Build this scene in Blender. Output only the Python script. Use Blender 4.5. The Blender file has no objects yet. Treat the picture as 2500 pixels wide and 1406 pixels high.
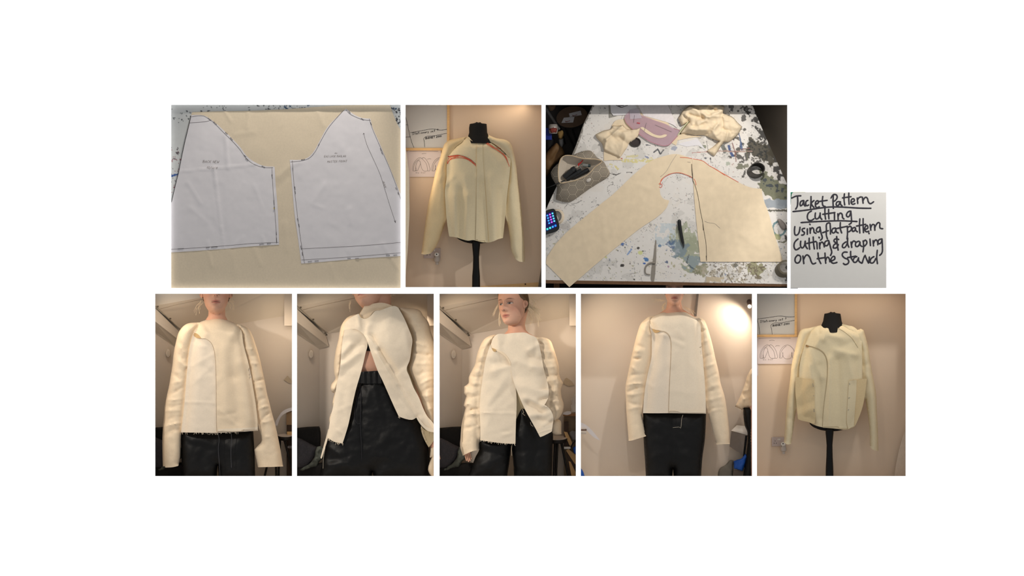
import bpy, bmesh, math, random
import numpy as np
from mathutils import Vector, geometry

# ------------------------------------------------------------------ camera, sky, lights, exposure
scene = bpy.context.scene
COL = scene.collection
S = 0.0024            # one unit of layout (1/2500 of the display wall's width) in metres
DIST = 30.0           # the camera stands 30 m from the display wall
ZC = 703 * S
cam_data = bpy.data.cameras.new('camera')
cam = bpy.data.objects.new('camera', cam_data); COL.objects.link(cam)
cam.location = (0, -DIST, ZC); cam.rotation_euler = (math.pi / 2, 0, 0)
cam_data.sensor_width = 36.0; cam_data.lens = 36.0 * DIST / (2500 * S)
cam_data.clip_end = 200
scene.camera = cam
world = bpy.data.worlds.new('world'); scene.world = world; world.use_nodes = True
WBG = world.node_tree.nodes['Background']
WBG.inputs[0].default_value = (1, 0.995, 0.985, 1); WBG.inputs[1].default_value = 0.38
vs = scene.view_settings
vs.view_transform = 'Standard'; vs.look = 'None'; vs.exposure = 0.0; vs.gamma = 1.0
vs.use_curve_mapping = False
scene.cycles.max_bounces = 8; scene.cycles.diffuse_bounces = 4
scene.cycles.transparent_max_bounces = 12
scene.cycles.use_denoising = True

def P(px, py, d):
    y = d * S; k = (DIST + y) / DIST
    return ((px - 1250) * S * k, y, ZC + (703 - py) * S * k)
def PA(x, y, d):
    x = np.asarray(x, float); y = np.asarray(y, float); d = np.asarray(d, float) + 0 * x
    yy = d * S; k = (DIST + yy) / DIST
    return np.stack([(x - 1250) * S * k, yy, ZC + (703 - y) * S * k], -1)

def area(name, at, to, size, power, color=(1, 1, 1), sy=None, spread=180):
    l = bpy.data.lights.new(name, 'AREA'); l.energy = power; l.color = color
    l.shape = 'RECTANGLE'; l.size = size; l.size_y = sy or size; l.spread = math.radians(spread)
    o = bpy.data.objects.new(name, l); COL.objects.link(o)
    a = Vector(P(*at)); b = Vector(P(*to)); o.location = a
    o.rotation_euler = (b - a).to_track_quat('-Z', 'Y').to_euler(); return o
def spot(name, at, to, power, angle=40, blend=.4, color=(1, 1, 1), r=.02):
    l = bpy.data.lights.new(name, 'SPOT'); l.energy = power; l.color = color
    l.spot_size = math.radians(angle); l.spot_blend = blend; l.shadow_soft_size = r
    o = bpy.data.objects.new(name, l); COL.objects.link(o)
    a = Vector(P(*at)); b = Vector(P(*to)); o.location = a
    o.rotation_euler = (b - a).to_track_quat('-Z', 'Y').to_euler(); return o

WARM = (1.0, .80, .58)
WARMER = (1.0, .80, .54)
area('added_top_light_left', (1170, 252, 30), (1150, 480, 80), .6, .8, WARM, sy=.1)  # warm lights added above both form openings, no lamp stands there
area('added_top_light_right', (2040, 713, 30), (2030, 950, 80), .65, .8, WARM, sy=.1)
area('added_side_light_left', (1010, 400, 14), (1170, 400, 60), .04, .38, WARM, sy=.3)  # side lights added to bring out the jacket folds
area('added_side_light_right', (1868, 860, 14), (2040, 860, 60), .04, .38, WARM, sy=.3)
spot('added_front_light_patterns', (820, -330, -270), (690, 470, 8), 112, 50, .6, (1, .92, .83), .06)  # front spots from here on are added, aimed at each set
spot('added_front_light_note', (2300, 100, -420), (2047, 590, 0), 70, 40, .5, (1, .96, .90), .1)
spot('added_front_light_form_left', (1080, 250, -400), (1156, 480, 40), 2.5, 36, .5, WARM, .03)
spot('added_front_light_form_right', (1960, 700, -400), (2030, 940, 40), 2.5, 38, .5, WARM, .03)
spot('added_front_light_table', (1900, 60, -430), (1620, 500, 40), 60, 60, .5, (1, .95, .88), .03)
spot('added_front_light_person_five', (190, 700, -400), (540, 960, 50), 36, 42, .5, (1, .90, .78), .04)
spot('added_front_light_person_six', (540, 700, -400), (890, 960, 50), 36, 42, .5, (1, .90, .78), .04)
spot('added_front_light_person_seven', (880, 700, -400), (1240, 960, 50), 38, 42, .5, (1, .90, .78), .04)
spot('added_front_light_person_eight', (1540, 690, -420), (1630, 960, 50), 9, 48, .5, (1, .90, .80), .015)
area('added_corner_light_five', (394, 732, 16), (540, 930, 70), .06, .5, WARM, sy=.06)  # small lights added in the upper left corners to model the jackets
area('added_corner_light_six', (740, 732, 16), (890, 930, 70), .06, .5, WARM, sy=.06)
area('added_corner_light_seven', (1088, 732, 16), (1240, 930, 70), .06, .5, WARM, sy=.06)
area('added_corner_light_eight', (1434, 740, 14), (1600, 880, 60), .05, 1.1, WARM, sy=.05)
area('added_wall_fill_five', (690, 800, 60), (660, 850, 168), .10, .38, WARM, sy=.2)  # area lights added to brighten the back walls
area('added_wall_fill_seven', (1380, 800, 60), (1350, 850, 168), .10, .38, WARM, sy=.2)
spot('wall_spot_eight', (1826, 750, 100), (1600, 960, 130), 5, 150, .8, (1, .84, .66), .015)
area('added_wall_fill_six', (1040, 790, 110), (990, 860, 168), .08, .15, WARM, sy=.15)  # one more light added for the back wall


# ------------------------------------------------------------------ materials
def lin(c):
    def f(v):
        v = v / 255.0
        return v / 12.92 if v <= .04045 else ((v + .055) / 1.055) ** 2.4
    return (f(c[0]), f(c[1]), f(c[2]), 1.0)
MATS = {}
def mat(name, rgb, rough=.8, var=.06, scale=60, bump=0.0, bscale=400, metal=0, spec=.3, alpha=1, emit=0, sheen=0, sss=0, trans=0, attr=False, stretch=None):
    if name in MATS: return MATS[name]
    m = bpy.data.materials.new(name); m.use_nodes = True; nt = m.node_tree; N = nt.nodes; L = nt.links
    b = N['Principled BSDF']; b.inputs['Roughness'].default_value = rough
    b.inputs['Metallic'].default_value = metal; b.inputs['Specular IOR Level'].default_value = spec
    c = lin(rgb)
    tc = N.new('ShaderNodeTexCoord'); mp = N.new('ShaderNodeMapping'); L.new(tc.outputs['Object'], mp.inputs[0])
    if stretch: mp.inputs['Scale'].default_value = stretch
    n = N.new('ShaderNodeTexNoise'); n.inputs['Scale'].default_value = scale; n.inputs['Detail'].default_value = 5
    L.new(mp.outputs[0], n.inputs[0])
    mr = N.new('ShaderNodeMapRange'); mr.inputs[1].default_value = .25; mr.inputs[2].default_value = .75
    mr.inputs[3].default_value = 1 - var; mr.inputs[4].default_value = 1 + var; L.new(n.outputs[0], mr.inputs[0])
    mx = N.new('ShaderNodeVectorMath'); mx.operation = 'SCALE'; L.new(mr.outputs[0], mx.inputs['Scale'])
    if attr:
        a = N.new('ShaderNodeAttribute'); a.attribute_name = 'paint'; L.new(a.outputs[0], mx.inputs[0])
    else: mx.inputs[0].default_value = c[:3]
    L.new(mx.outputs[0], b.inputs['Base Color'])
    if bump:
        n2 = N.new('ShaderNodeTexNoise'); n2.inputs['Scale'].default_value = bscale; n2.inputs['Detail'].default_value = 4
        L.new(mp.outputs[0], n2.inputs[0]); bp = N.new('ShaderNodeBump'); bp.inputs['Strength'].default_value = bump
        bp.inputs['Distance'].default_value = .004; L.new(n2.outputs[0], bp.inputs['Height']); L.new(bp.outputs[0], b.inputs['Normal'])
    if sheen: b.inputs['Sheen Weight'].default_value = sheen
    if sss:
        b.inputs['Subsurface Weight'].default_value = sss; b.inputs['Subsurface Radius'].default_value = (.012, .005, .003)
        b.inputs['Subsurface Scale'].default_value = .6
    if alpha < 1: b.inputs['Alpha'].default_value = alpha
    if trans: b.inputs['Transmission Weight'].default_value = trans; b.inputs['IOR'].default_value = 1.3
    if emit:
        b.inputs['Emission Color'].default_value = c; b.inputs['Emission Strength'].default_value = emit
    MATS[name] = m; return m

# ------------------------------------------------------------------ objects
WPOS = {}
def tag(o, label=None, cat=None, group=None, kind=None):
    if label: o['label'] = label
    if cat: o['category'] = cat
    if group: o['group'] = group
    if kind: o['kind'] = kind
    return o
def thing(name, at, label, cat, group=None):
    o = bpy.data.objects.new(name, None); COL.objects.link(o); o.empty_display_size = .05
    o.location = P(*at); WPOS[o.name] = Vector(o.location); return tag(o, label, cat, group)
def mesh(name, V, F, m, parent=None, smooth=True, ang=45, kind=None, col=None, label=None):
    V = np.asarray(V, float); c = (V.min(0) + V.max(0)) / 2
    me = bpy.data.meshes.new(name); me.from_pydata((V - c).tolist(), [], [list(map(int, f)) for f in F]); me.update()
    if col is not None:
        a = me.color_attributes.new('paint', 'FLOAT_COLOR', 'POINT')
        a.data.foreach_set('color', np.asarray(col, np.float32).ravel())
    if smooth:
        me.shade_smooth()
        if ang < 180: me.set_sharp_from_angle(angle=math.radians(ang))
    for mm in (m if isinstance(m, (list, tuple)) else [m]): me.materials.append(mm)
    o = bpy.data.objects.new(name, me); COL.objects.link(o)
    WPOS[o.name] = Vector(c); o.location = c
    if parent is not None: o.parent = parent; o.location = Vector(c) - WPOS[parent.name]
    if kind: o['kind'] = kind
    if label: o['label'] = label
    return o

# ------------------------------------------------------------------ numpy noise
_rng = np.random.RandomState(7); _TAB = _rng.rand(65536)
def vn(x, y, sc, seed=0):
    x = np.asarray(x, float) / sc + seed * 17.31; y = np.asarray(y, float) / sc + seed * 9.73
    xi = np.floor(x).astype(np.int64); yi = np.floor(y).astype(np.int64); fx = x - xi; fy = y - yi
    fx = fx * fx * (3 - 2 * fx); fy = fy * fy * (3 - 2 * fy)
    def h(a, b): return _TAB[(a * 73856093 ^ b * 19349663 ^ seed * 83492791) & 65535]
    return (h(xi, yi) * (1 - fx) + h(xi + 1, yi) * fx) * (1 - fy) + (h(xi, yi + 1) * (1 - fx) + h(xi + 1, yi + 1) * fx) * fy
def fbm(x, y, sc, seed=0, o=4):
    t = 0; a = .5
    for i in range(o): t = t + a * (vn(x, y, sc / 2 ** i, seed + i) * 2 - 1); a *= .5
    return t
def ridge(x, y, sc, seed=0, o=3):
    t = 0; a = .6
    for i in range(o): t = t + a * (1 - np.abs(vn(x, y, sc / 2 ** i, seed + i) * 2 - 1) * 2); a *= .5
    return t

# ------------------------------------------------------------------ 2-D outlines
def T(x0, y0, k): return lambda pts: [(x0 + p[0] / k, y0 + p[1] / k) for p in pts]
def smooth_line(p, closed=True, n=5, corner=50):
    p = [np.array(q[:2], float) for q in p]; N = len(p); out = []
    if N < 3: return [tuple(q) for q in p]
    tan = []
    for i in range(N):
        if not closed and i in (0, N - 1): tan.append(np.zeros(2)); continue
        a = p[i] - p[i - 1]; b = p[(i + 1) % N] - p[i]; la = np.linalg.norm(a) + 1e-9; lb = np.linalg.norm(b) + 1e-9
        cs = float(np.clip(a.dot(b) / la / lb, -1, 1))
        if math.degrees(math.acos(cs)) > corner: tan.append(np.zeros(2))
        else:
            t = a / la + b / lb; t = t / (np.linalg.norm(t) + 1e-9); tan.append(t)
    for i in range(N if closed else N - 1):
        j = (i + 1) % N; L = np.linalg.norm(p[j] - p[i])
        for s in range(n):
            t = s / n; h1 = 2*t**3-3*t**2+1; h2 = t**3-2*t**2+t; h3 = -2*t**3+3*t**2; h4 = t**3-t**2
            out.append(tuple(h1*p[i] + h2*L*tan[i] + h3*p[j] + h4*L*tan[j]))
    if not closed: out.append(tuple(p[-1]))
    return out
def resample(p, step, closed=True):
    p = np.array(p, float); q = np.vstack([p, p[:1]]) if closed else p
    out = []
    for i in range(len(q) - 1):
        L = np.linalg.norm(q[i+1] - q[i])
        if L < 1e-6: continue
        n = max(1, int(round(L / step)))
        for s in range(n): out.append(q[i] + (q[i+1] - q[i]) * s / n)
    if not closed: out.append(q[-1])
    # drop near-duplicates
    r = [out[0]]
    for v in out[1:]:
        if np.linalg.norm(v - r[-1]) > step * .35: r.append(v)
    if closed and np.linalg.norm(r[0] - r[-1]) < step * .35: r.pop()
    return np.array(r)
def inside(x, y, poly):
    x = np.asarray(x, float).ravel(); y = np.asarray(y, float).ravel(); c = np.zeros(x.shape, bool)
    a = np.asarray(poly, float); b = np.roll(a, -1, 0)
    for (x1, y1), (x2, y2) in zip(a, b):
        if y1 == y2: continue
        m = ((y1 > y) != (y2 > y)) & (x < (x2 - x1) * (y - y1) / (y2 - y1) + x1); c ^= m
    return c
def segdist(x, y, segs):
    x = np.asarray(x, float).ravel(); y = np.asarray(y, float).ravel(); best = np.full(x.shape, 1e18)
    for x1, y1, x2, y2 in segs:
        dx = x2 - x1; dy = y2 - y1; l2 = dx*dx + dy*dy + 1e-12
        t = np.clip(((x - x1) * dx + (y - y1) * dy) / l2, 0, 1)
        best = np.minimum(best, (x - x1 - t*dx)**2 + (y - y1 - t*dy)**2)
    return np.sqrt(best)
def segs_of(poly):
    a = np.asarray(poly, float); b = np.roll(a, -1, 0); return np.hstack([a, b])
def tri_fill(b, step, seed=3):
    rs = np.random.RandomState(seed); x0, y0 = b.min(0); x1, y1 = b.max(0)
    gx, gy = np.meshgrid(np.arange(x0, x1, step), np.arange(y0, y1, step * .87))
    gx = gx + (np.arange(gx.shape[0]) % 2)[:, None] * step * .5
    gx = gx.ravel() + rs.uniform(-.1, .1, gx.size) * step; gy = gy.ravel() + rs.uniform(-.1, .1, gy.size) * step
    k = inside(gx, gy, b); gx = gx[k]; gy = gy[k]
    if len(gx):
        k = segdist(gx, gy, segs_of(b)) > step * .45; gx = gx[k]; gy = gy[k]
    pts = np.vstack([b, np.stack([gx, gy], -1)]); n = len(b)
    r = geometry.delaunay_2d_cdt([Vector(v) for v in pts], [(i, (i+1) % n) for i in range(n)], [list(range(n))], 1, 1e-5)
    v = np.array([tuple(q) for q in r[0]]); f = [tuple(t) for t in r[2]]
    # orientation: make all the same (negative area in y-down page = facing viewer)
    g = []
    for t in f:
        a, b_, c = v[t[0]], v[t[1]], v[t[2]]
        ar = (b_[0]-a[0])*(c[1]-a[1]) - (b_[1]-a[1])*(c[0]-a[0])
        g.append(t if ar < 0 else t[::-1])
    return v, g
def boundary_edges(f):
    e = {}
    for t in f:
        for i in range(len(t)):
            a, b = t[i], t[(i+1) % len(t)]
            if (b, a) in e: del e[(b, a)]
            else: e[(a, b)] = 1
    return list(e)
def folds_fn(folds):
    def fn(x, y):
        t = np.zeros(np.shape(x))
        for (x0, y0, x1, y1, w, h) in folds:
            t = t + 1.35 * h * np.exp(-(segdist(x, y, [(x0, y0, x1, y1)]) / w) ** 1.6)
        return t
    return fn
def FT(tr, folds):
    o = []
    for f in folds:
        (a, b), (c, d) = tr([(f[0], f[1]), (f[2], f[3])]); o.append((a, b, c, d, f[4], f[5]))
    return o

# cloth or body volume with the given outline; front bulges towards the viewer, back away from it
def pillow(name, poly, d, Tk, m, parent=None, R=None, back=.8, step=4.5, folds=(), rough=.35, rs=14, seed=1, smooth=True, extra=None, col=None, label=None, power=2.0, kind=None, open=(), seam=(), soft=.62, seamtol=7):
    pl = resample(smooth_line(poly) if smooth else poly, step); sg = segs_of(pl)
    if len(open):   # cut edges (hems, cuffs) stay open instead of rounding off
        mid = (sg[:, :2] + sg[:, 2:]) / 2; sg = sg[segdist(mid[:, 0], mid[:, 1], open) > 3.5]
    sgh = sg
    if isinstance(seam, str):   # 'sides': steep edges count as seams, where the surface only dips
        e = sg[:, 2:] - sg[:, :2]; sgh = sg[np.abs(e[:, 1]) < 1.2 * np.abs(e[:, 0])]
    elif len(seam): mid = (sg[:, :2] + sg[:, 2:]) / 2; sgh = sg[segdist(mid[:, 0], mid[:, 1], seam) > seamtol]
    if R is None: R = min(np.ptp(pl[:, 0]), np.ptp(pl[:, 1])) * .5
    ff = folds_fn(folds)
    def prof(x, y):
        ds = segdist(x, y, sg) * (inside(x, y, pl) | (segdist(x, y, segs_of(pl)) < .05)); u = np.clip(ds / R, 0, 1)
        pr = (1 - (1 - u) ** power) ** (1 / power)
        if len(sgh) < len(sg):
            ins = (ds > 0) | (segdist(x, y, segs_of(pl)) < .05)
            u2 = np.clip(segdist(x, y, sgh) / R, 0, 1) if len(sgh) else np.ones(len(u))
            pr = np.maximum(pr, soft * (1 - (1 - u2) ** power) ** (1 / power) * ins)
            pr = pr + 0
        return pr
    def zf(x, y):
        x = np.asarray(x, float).ravel(); y = np.asarray(y, float).ravel(); p = prof(x, y)
        z = d - Tk * p - (ff(x, y) + rough * fbm(x, y, rs, seed) * 2) * np.clip(p * 2, 0, 1)
        if extra: z = z - extra(x, y) * np.clip(p * 2, 0, 1)
        return z
    v, f = tri_fill(pl, step, seed); be = boundary_edges(f); bset = {a for e in be for a in e}
    n = len(v); zfr = zf(v[:, 0], v[:, 1]); pb = prof(v[:, 0], v[:, 1])
    zb = d + Tk * back * pb
    idx = {}; extra_v = []; 
    for i in range(n):
        if i in bset and pb[i] < .04: idx[i] = i
        else: idx[i] = n + len(extra_v); extra_v.append((v[i, 0], v[i, 1], zb[i]))
    A = np.hstack([v, zfr[:, None]])
    for i in bset:
        if pb[i] < .04: A[i, 2] = d
    allv = np.vstack([A, np.array(extra_v)]) if extra_v else A
    F = list(f) + [tuple(idx[i] for i in t[::-1]) for t in f]
    for a, b in be:
        q = [b, a, idx[a], idx[b]]; q = [v_ for k_, v_ in enumerate(q) if v_ not in q[:k_]]
        if len(q) > 2: F.append(tuple(q))
    o = mesh(name, PA(allv[:, 0], allv[:, 1], allv[:, 2]), F, m, parent, True, 180 if not len(open) else 60, label=label, kind=kind)
    return o, zf
# sheet of cloth or paper lying over a depth function
def patch(name, poly, zf, m, parent=None, off=1.0, th=.5, step=5, folds=(), rough=0., rs=12, seed=2, smooth=True, corner=50, label=None, extra=None, ang=45, kind=None, colfn=None, over=None):
    pl = resample(smooth_line(poly, corner=corner) if smooth else poly, step); ff = folds_fn(folds)
    def z2(x, y):
        x = np.asarray(x, float).ravel(); y = np.asarray(y, float).ravel()
        z = zf(x, y) - off - ff(x, y)
        if rough: z = z - rough * fbm(x, y, rs, seed) * 2
        if extra: z = z - extra(x, y)
        if over: z = np.minimum(z, over(x, y) - th - .15)
        return z
    v, f = tri_fill(pl, step, seed); n = len(v); z = z2(v[:, 0], v[:, 1]); be = boundary_edges(f)
    V = np.vstack([PA(v[:, 0], v[:, 1], z), PA(v[:, 0], v[:, 1], z + th)])
    F = list(f) + [tuple(i + n for i in t[::-1]) for t in f] + [(b, a, a + n, b + n) for a, b in be]
    c = None
    if colfn is not None: c = colfn(np.concatenate([v[:, 0]] * 2), np.concatenate([v[:, 1]] * 2))
    return mesh(name, V, F, m, parent, True, ang, label=label, kind=kind, col=c), z2
def flat(d): return lambda x, y: np.full(np.shape(np.asarray(x, float).ravel()), float(d))
def slab(name, pts, m, parent=None, th=3.0, label=None, kind=None):
    """planar board through 3-D layout points (x, y, depth), th deep"""
    n = len(pts); a = np.array(pts, float)
    V = np.vstack([PA(a[:, 0], a[:, 1], a[:, 2]), PA(a[:, 0], a[:, 1], a[:, 2] + th)])
    ar = sum(a[i][0] * a[(i+1) % n][1] - a[(i+1) % n][0] * a[i][1] for i in range(n))
    f = list(range(n)); f = f if ar < 0 else f[::-1]
    F = [f, [i + n for i in f[::-1]]] + [[f[(k+1) % n], f[k], f[k] + n, f[(k+1) % n] + n] for k in range(n)]
    return mesh(name, V, F, m, parent, False, label=label, kind=kind)
def box(name, x0, y0, x1, y1, d0, d1, m, parent=None, bev=0, label=None, kind=None):
    o = slab(name, [(x0, y0, d0), (x1, y0, d0), (x1, y1, d0), (x0, y1, d0)], m, parent, d1 - d0, label, kind)
    if bev:
        bm = bmesh.new(); bm.from_mesh(o.data)
        bmesh.ops.bevel(bm, geom=list(bm.edges), offset=bev * S, segments=2, affect='EDGES', profile=.5)
        bm.to_mesh(o.data); bm.free()
    return o
def tube_geo(pts, r, n=8):
    p = np.array(pts, float); N = len(p); r = np.full(N, float(r)) if np.isscalar(r) else np.array(r, float)
    V = []; F = []; t = np.gradient(p, axis=0); t /= (np.linalg.norm(t, axis=1, keepdims=True) + 1e-9)
    u = np.cross(t[0], [0.13, .31, 1.0]); u /= np.linalg.norm(u)
    for i in range(N):
        u = u - t[i] * u.dot(t[i]); u /= np.linalg.norm(u) + 1e-9; w = np.cross(t[i], u)
        for k in range(n):
            a = 2 * math.pi * k / n; V.append(p[i] + r[i] * (math.cos(a) * u + math.sin(a) * w))
    for i in range(N - 1):
        for k in range(n):
            a = i*n + k; b = i*n + (k+1) % n; F.append((a, b, b + n, a + n))
    F.append(tuple(range(n))[::-1]); F.append(tuple((N-1)*n + k for k in range(n)))
    return np.array(V), F
def sm3(pts, n=4):
    p = np.array(pts, float)
    if len(p) < 3: return p
    q = np.vstack([2*p[0]-p[1], p, 2*p[-1]-p[-2]]); out = []
    for i in range(1, len(q) - 2):
        for s in range(n):
            t = s / n
            out.append(.5*((2*q[i]) + (-q[i-1]+q[i+1])*t + (2*q[i-1]-5*q[i]+4*q[i+1]-q[i+2])*t*t + (-q[i-1]+3*q[i]-3*q[i+1]+q[i+2])*t**3))
    out.append(p[-1]); return np.array(out)
def tube(name, pts, r, m, parent=None, n=8, sm=True, label=None, kind=None):
    p = sm3(pts) if sm else np.array(pts, float)
    if not np.isscalar(r): r = np.interp(np.linspace(0, 1, len(p)), np.linspace(0, 1, len(r)), r)
    V, F = tube_geo(p, r, n)
    return mesh(name, PA(V[:, 0], V[:, 1], V[:, 2]), F, m, parent, True, 60, label=label, kind=kind)
def tubes(name, lines, r, m, parent=None, n=5, label=None, kind='stuff', sm=True):
    VV = []; FF = []; o = 0
    for l in lines:
        V, F = tube_geo(sm3(l) if sm else np.array(l, float), r, n); VV.append(V); FF += [tuple(i + o for i in f) for f in F]; o += len(V)
    V = np.vstack(VV); return mesh(name, PA(V[:, 0], V[:, 1], V[:, 2]), FF, m, parent, True, 60, label=label, kind=kind)
def lathe(name, prof, c, d, m, parent=None, axis='v', n=28, sq=1.0, label=None):
    """prof: (radius, position along axis); axis 'v' vertical at x=c, 'd' towards the viewer at c=(x, y)"""
    V = []; F = []
    for (r, q) in prof:
        for k in range(n):
            a = 2*math.pi*k/n
            if axis == 'v': V.append((c + r*math.cos(a), q, d + r*math.sin(a)))
            else: V.append((c[0] + r*math.cos(a), c[1] + sq*r*math.sin(a), q))
    for i in range(len(prof) - 1):
        for k in range(n):
            a = i*n + k; b = i*n + (k+1) % n; F.append((a, b, b + n, a + n))
    F.append(tuple(range(n))[::-1]); F.append(tuple((len(prof)-1)*n + k for k in range(n)))
    V = np.array(V); o = mesh(name, PA(V[:, 0], V[:, 1], V[:, 2]), F, m, parent, True, 40, label=label)
    bm = bmesh.new(); bm.from_mesh(o.data); bmesh.ops.recalc_face_normals(bm, faces=bm.faces); bm.to_mesh(o.data); bm.free()
    return o
# pen, pencil and marker lines: thin raised ribbons lying on a depth function
def ink(name, strokes, w, zf, m, parent=None, off=.35, sm=True, label=None, kind=None, jit=0):
    V = []; F = []; rs = random.Random(len(strokes))
    for s in strokes:
        p = smooth_line(s, False, 5, 100) if (sm and len(s) > 2) else [tuple(q) for q in s]
        p = resample(p, max(1.2, w * .8), False)
        if len(p) < 2: p = np.array([s[0], (s[0][0] + .01, s[0][1] + .01)])
        t = np.gradient(p, axis=0); t /= np.linalg.norm(t, axis=1, keepdims=True) + 1e-9
        nn = np.stack([-t[:, 1], t[:, 0]], -1); hw = w / 2 * np.array([1 + jit * rs.uniform(-1, 1) for _ in p])[:, None]
        a = p + nn * hw; b = p - nn * hw; o = len(V); n = len(p)
        allp = np.vstack([a, b]); z = zf(allp[:, 0], allp[:, 1]) - off - rs.uniform(0, .12)
        V += [tuple(q) for q in PA(allp[:, 0], allp[:, 1], z)]
        F += [(o+i, o+i+1, o+n+i+1, o+n+i) for i in range(n - 1)]
        if w > 1.2:
            for (e, sgn) in ((0, -1), (n - 1, 1)):
                o2 = len(V); c = p[e]; base = math.atan2(nn[e][1], nn[e][0]); arc = []
                for k in range(7):
                    ang = base - sgn * math.pi * k / 6
                    arc.append((c[0] + hw[e][0]*math.cos(ang), c[1] + hw[e][0]*math.sin(ang)))
                arc = np.array(arc); z = zf(arc[:, 0], arc[:, 1]) - off - .06
                V += [tuple(q) for q in PA(arc[:, 0], arc[:, 1], z)]; F.append(tuple(range(o2, o2 + 7)))
    o = mesh(name, V, F, m, parent, False, label=label, kind=kind)
    bm = bmesh.new(); bm.from_mesh(o.data)
    for f in bm.faces:
        if f.normal.y > 0: f.normal_flip()
    bm.to_mesh(o.data); bm.free(); return o
GL = {
'A':'0,0 2,6 4,0|1,2 3,2','B':'0,0 0,6 3,6 3,3.4 0,3.2 4,2.6 3.4,0 0,0','C':'4,5 2,6 0,3 2,0 4,1','D':'0,0 0,6 3,5 4,3 3,1 0,0','E':'4,6 0,6 0,0 4,0|0,3 3,3','F':'4,6 0,6 0,0|0,3 3,3','G':'4,5 2,6 0,3 2,0 4,1 4,3 2.5,3',
'I':'0,0 0,6','K':'0,0 0,6|4,6 0,3 4,0','L':'0,6 0,0 3.5,0','M':'0,0 .5,6 2,2 3.5,6 4,0','N':'0,0 0,6 3.5,0 3.5,6','O':'2,6 0,3 2,0 4,3 2,6','R':'0,0 0,6 3.4,5.4 3,3.2 0,3 4,0','S':'4,5 2,6 .4,4.8 3.6,1.6 2,0 0,1','T':'0,6 4,6|2,6 2,0','U':'0,6 .4,1 2,0 3.6,1 4,6','W':'0,6 1,0 2,4 3,0 4.4,6','Z':'0,6 4,6 0,0 4,0','V':'0,6 2,0 4,6',
'0':'2,6 0,3 2,0 4,3 2,6','1':'1,0 1,6','2':'0,5 2,6 3.6,4.4 0,0 4,0','8':'2,3 .4,4.6 2,6 3.6,4.6 .4,1.4 2,0 3.6,1.4 2,3','/':'0,-1 3,7','?':'0,5 2,6 3,4.6 1.4,3 1.4,1.6|1.4,.4 1.4,.2',
'a':'3,3 1,3.4 0,1.5 1,0 2.6,1 3,3 3.2,0','t':'1.4,5.6 1.4,.6 2.6,0|0,3.6 2.8,3.8','i':'.5,3 .6,0|.6,4.6 .7,4.8','o':'1.5,3 0,1.5 1.5,0 3,1.5 1.5,3','n':'0,3 .2,0|.2,1.8 1.8,3 2.6,0','e':'0,1.6 2.6,1.8 1.5,3 0,1.4 1.4,0 2.8,.6','r':'0,3 .2,0|.2,1.8 1.8,3','y':'0,3 1.2,.6|2.6,3 .6,-2','s':'2.4,2.8 .8,3 .6,1.8 2.2,1 1,0 0,.4','d':'2.6,2.6 .8,3 0,1.4 1,0 2.6,1 |2.8,6 2.8,0','h':'0,6 0,0|0,2 1.8,3 2.4,0','l':'.5,6 .5,0','u':'0,3 .2,.4 2,.4 2.6,3 2.8,0','f':'2.4,6 1.2,5 1,0|0,3.4 2.4,3.4','c':'2.4,2.6 1,3 0,1.4 1.2,0 2.6,.6','m':'0,3 .2,0|.2,2 1.4,3 1.8,0|1.8,2 3,3 3.4,0',' ':''}
def write(txt, x, y, h, ang=0, slant=.15, sp=1.35):
    """strokes of a hand-written line; (x, y) baseline start, h letter height, ang degrees (down positive)"""
    out = []; cx = 0; k = h / 6.0; ca = math.cos(math.radians(ang)); sa = math.sin(math.radians(ang)); rs = random.Random(len(txt))
    for ch in txt:
        g = GL.get(ch, ''); wd = 2.2
        for st in g.split('|'):
            if not st.strip(): continue
            pts = []
            for q in st.split():
                gx, gy = map(float, q.split(',')); wd = max(wd, gx)
                lx = (cx + gx + gy * slant) * k + rs.uniform(-.1, .1) * k; ly = -gy * k + rs.uniform(-.15, .15) * k
                pts.append((x + lx*ca - ly*sa, y + lx*sa + ly*ca))
            out.append(pts)
        cx += (wd + sp)
    return out
def frange(n, seed, lo, hi):
    r = random.Random(seed); return [r.uniform(lo, hi) for _ in range(n)]

# ------------------------------------------------------------------ the white display wall and its nine openings
CLOTH = mat('calico', (242, 221, 191), .9, .035, 120, .15, 900, sheen=.15)
CLOTHW = mat('calico_pale', (242, 226, 202), .9, .03, 120, .15, 900, sheen=.15)
PAPER = mat('pattern_paper', (226, 220, 216), .75, .015, 40)
WHITE = mat('white_paint', (246, 246, 246), .9, .005, 10)
GLOW = mat('emissive_white_page', (255, 255, 255), .9, .0, 10, emit=1.0)  # plain white page given emission so it reads evenly white
INK = mat('black_ink', (38, 36, 42), .6, .1, 200)
PENCIL = mat('pencil_lead', (96, 90, 90), .7, .2, 400)
PENCILL = mat('pencil_light', (150, 142, 138), .7, .2, 400)
RED = mat('red_chalk', (214, 92, 66), .8, .15, 400)
BLACK = mat('black_jersey', (9, 8, 9), .75, .2, 150, .2, 900)
BLACKG = mat('black_gloss', (5, 5, 5), .35, .1, 50, spec=.25)
PINE = mat('pine', (224, 186, 132), .55, .10, 14, stretch=(3, 3, 14))
DARKWOOD = mat('dark_wood', (74, 55, 42), .6, .15, 20)
SATIN = mat('black_satin', (7, 7, 8), .5, .2, 40, .25, 60, spec=.3)
SKIN = mat('skin', (214, 158, 130), .55, .03, 60, sss=.12, attr=True)
STEEL = mat('steel', (150, 150, 152), .3, .05, 60, metal=1)
WHITEP = mat('white_plastic', (226, 222, 216), .4, .02, 30)
DARK = mat('dark_board', (34, 32, 31), .9, .1, 20)

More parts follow.
